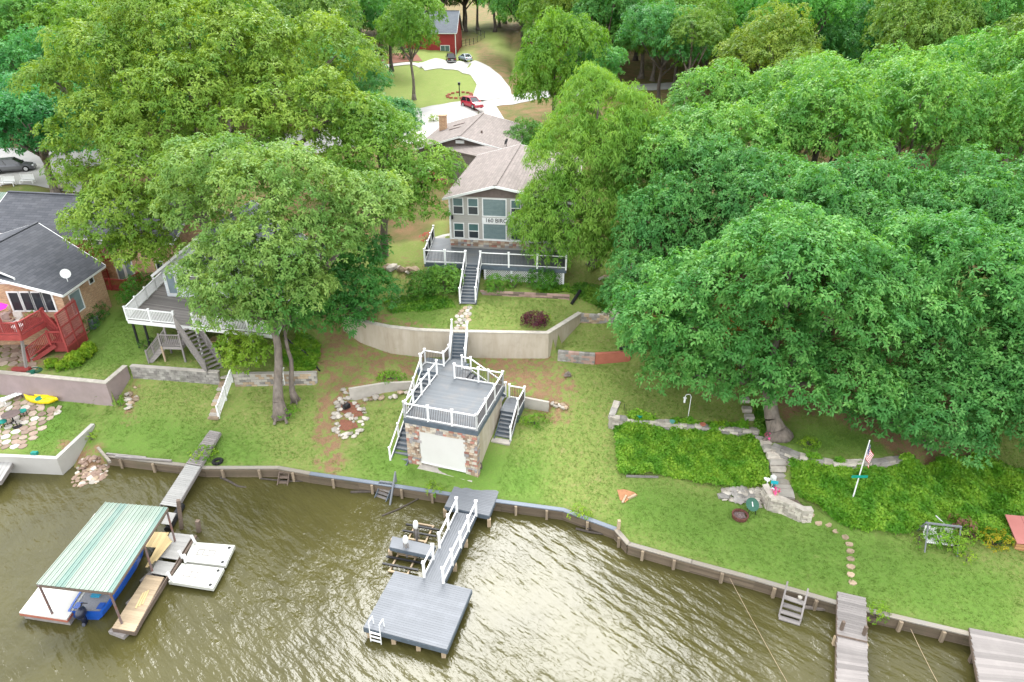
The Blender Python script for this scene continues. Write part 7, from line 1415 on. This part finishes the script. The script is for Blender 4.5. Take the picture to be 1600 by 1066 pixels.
# garden swing
g = G(1462, 858); sw = E('garden_swing', g, 'old white double glider swing in a grey frame overgrown by vines', 'swing'); fx, fy = .85, .62; rz = R(-10); m3 = Matrix.Rotation(rz, 3, 'Z'); gg = lambda x, y, z: g+m3@Vector((x, y, 0))+Vector((0, 0, z))
for x in (-fx, fx):
    piece('frame_leg', gg(x, -fy, 0), gg(x, .05, 1.5), .06, .06, M_dockgrey, sw, drop=False); piece('frame_leg', gg(x, .95, 0), gg(x, .25, 1.5), .06, .06, M_dockgrey, sw, drop=False)
piece('top_bar', gg(-fx-.1, .15, 1.55), gg(fx+.1, .15, 1.55), .09, .09, M_dockgrey, sw); piece('rear_bar', gg(-fx, .75, .75), gg(fx, .75, .75), .08, .3, M_oldwood, sw)
for s in (-.42, .42):
    for k in range(6): x = s-.28+k*.112; piece('back_slat', gg(x, .3, .45), gg(x, .46, 1.05), .085, .03, M_white, sw); piece('seat_slat', gg(x, -.25, .43), gg(x, .28, .41), .085, .03, M_white, sw)
    for e in (-.33, .33): piece('armrest', gg(s+e, -.22, .65), gg(s+e, .38, .68), .07, .04, M_white, sw)
shrub('swing_vine', gg(0, .2, 0), (.32, .35, .75), 'green vine growing between the two swing seats', L_ivy, 90, (.8, 1, .9)); shrub('swing_vine', gg(.95, 0, 0), (.35, .45, .7), 'green vine climbing the right side of the swing', L_ivy, 91, (.9, 1, .9)); shrub('swing_vine', gg(-.95, .1, 0), (.25, .4, .4), 'green vine at the left foot of the swing', L_ivy, 92, (.8, 1, .9))
b = MB(); b.tube([W(1462, 806, g.y+1.6), W(1475, 818, g.y+1), W(1468, 830, g.y+.8)], .04, 6); tag(b.build('bare_branch', M_white), 'pale bare branch leaning over the swing frame', 'branch')
drape('clay_patch', gp([(964, 768), (975, 766), (990, 772), (996, 778), (984, 782), (976, 792), (968, 786)]), mat('orange_clay', (.42, .20, .10), (.33, .16, .08), 6, .95, bmp=.8), .04, 'bare orange clay patch on the lower lawn', step=.3)
# tyre, lawn debris on the left
g = G(341, 725); b = MB(); b.tube([g+Vector((math.cos(a*.524)*.28, math.sin(a*.524)*.28, .12)) for a in range(13)], .11, 7); tag(b.build('old_tyre', M_tyre), 'old black tyre lying on the left bulkhead lawn', 'tyre')
g = G(542, 640); b = MB(); b.box(g+Vector((0, 0, .25)), (.5, .3, .3), .8); b.blob(g+Vector((.1, -.1, .45)), .2, 5, 1, .2); tag(b.build('garden_ornament', M_black), 'black ornament in the ringed planting bed', 'ornament')
for k, pix in enumerate([[(534, 630), (560, 632), (568, 650), (548, 655), (530, 645)], [(532, 660), (556, 660), (560, 670), (540, 677), (530, 672)]]): drape('mulch_bed', gp(pix), M_mulch, .04, ['mulch inside the upper ring of stones', 'mulch inside the lower ring of stones'][k], step=.4)
# pool ladder shape by the block wall
g = G(440, 600); b = MB()
for x in (0, .35): b.tube([g+Vector((x, -.3, -.2)), g+Vector((x, -.25, .95)), g+Vector((x, .05, 1.1)), g+Vector((x, .2, .95))], .03, 6)
for z in (.2, .5): b.beam(g+Vector((0, -.28, z)), g+Vector((.35, -.28, z)), .05, .03)
tag(b.build('pool_ladder', M_white), 'white tubular ladder leaning on the block wall right of the tall trunk', 'ladder')
# bare dead boughs showing in the crowns
def deadwood(p, r, label, seed):
    rs = random.Random(seed); b = MB(); p = Vector(p)
    for _ in range(7):
        d = Vector((rs.uniform(-1, 1), rs.uniform(-.8, .2), rs.uniform(-.3, .7))).normalized()*r; m_ = p+d*.5+Vector((rs.uniform(-.2, .2), 0, rs.uniform(-.2, .2))); b.tube([p, m_, p+d], [.05, .035, .012], 5)
        for _ in range(2): e = m_+Vector((rs.uniform(-1, 1), rs.uniform(-.6, .3), rs.uniform(-.3, .7)))*r*.4; b.tube([m_, e], [.025, .008], 4)
    tag(b.build('dead_branches', mat('grey_deadwood', (.36, .31, .29), rough=.9)), label, 'branches')
deadwood(W(487, 385, 44.2), 1.4, 'bare twigs at the right edge of the tall shade tree', 1)
# ---- short grass standing up from the lawns near the water
rsg = np.random.default_rng(5); n = 150000
gx = rsg.uniform(-42, 42, n); gy = rsg.uniform(22, 56, n); dp = gy*ct+27*st; uu = 800+F_PX*gx/dp
ii = np.clip(np.searchsorted(XS, gx)-1, 0, NX-2); jj = np.clip(np.searchsorted(YS, gy)-1, 0, NY-2)
zz = ZT[jj, ii]; flat_ = (abs(ZT[jj, ii+1]-ZT[jj, ii]) < .22) & (abs(ZT[jj+1, ii]-ZT[jj, ii]) < .22)
fu = (gx-XS[ii])/(XS[ii+1]-XS[ii]); fv = (gy-YS[jj])/(YS[jj+1]-YS[jj])
zz = (ZT[jj, ii]*(1-fu)+ZT[jj, ii+1]*fu)*(1-fv)+(ZT[jj+1, ii]*(1-fu)+ZT[jj+1, ii+1]*fu)*fv
ok = flat_ & (zz > .6) & (uu > -60) & (uu < 1660) & (rsg.uniform(0, 1, n) > dirt[jj, ii]*1.1) & (forest[jj, ii] < .5)
for ps in ([P(-60, 600, 1.3), P(110, 625, 1.3), P(34, 712, 1.3), P(-60, 712, 1.3)], [BH(-1.6, -.4, 0), BH(6.4, -.6, 0), BH(6.4, 8, 0), BH(-1.6, 8, 0)], [Vector((-46, 42, 0)), Vector((-33.5, 42, 0)), Vector((-33.5, 60, 0)), Vector((-46, 60, 0))], [P(722, 481, 7), P(742, 481, 7), P(732, 524, 6.3), P(706, 524, 6.3)], list(C4)):
    ok &= ~inpoly(gx, gy, [(p[0], p[1]) for p in ps])
gx, gy, zz = gx[ok], gy[ok], zz[ok]; nr = rsg.normal(0, .25, (len(gx), 3)); nr[:, 2] = 1
L_grass = leaf_mat('grass_blade', (.12, .23, .03), (.18, .27, .05), (.12, .21, .03), trans=.3, veins=.35)
me = leaves_mesh('lawn_grass', np.stack([gx, gy, zz+.0], 1), nr, 3, .11, .035, L_grass, -.35, .8, rs=rsg)
o = bpy.data.objects.new('lawn_grass', me); C.objects.link(o); tag(o, 'short lawn grass standing on the slope', 'grass', kind='stuff')
n_tri = sum(sum(len(p.vertices)-2 for p in m.polygons) if len(m.polygons) < 2000 else (len(m.loops)-2*len(m.polygons)) for m in bpy.data.meshes if m.users)
print('objects', len(bpy.data.objects), 'tris', n_tri)
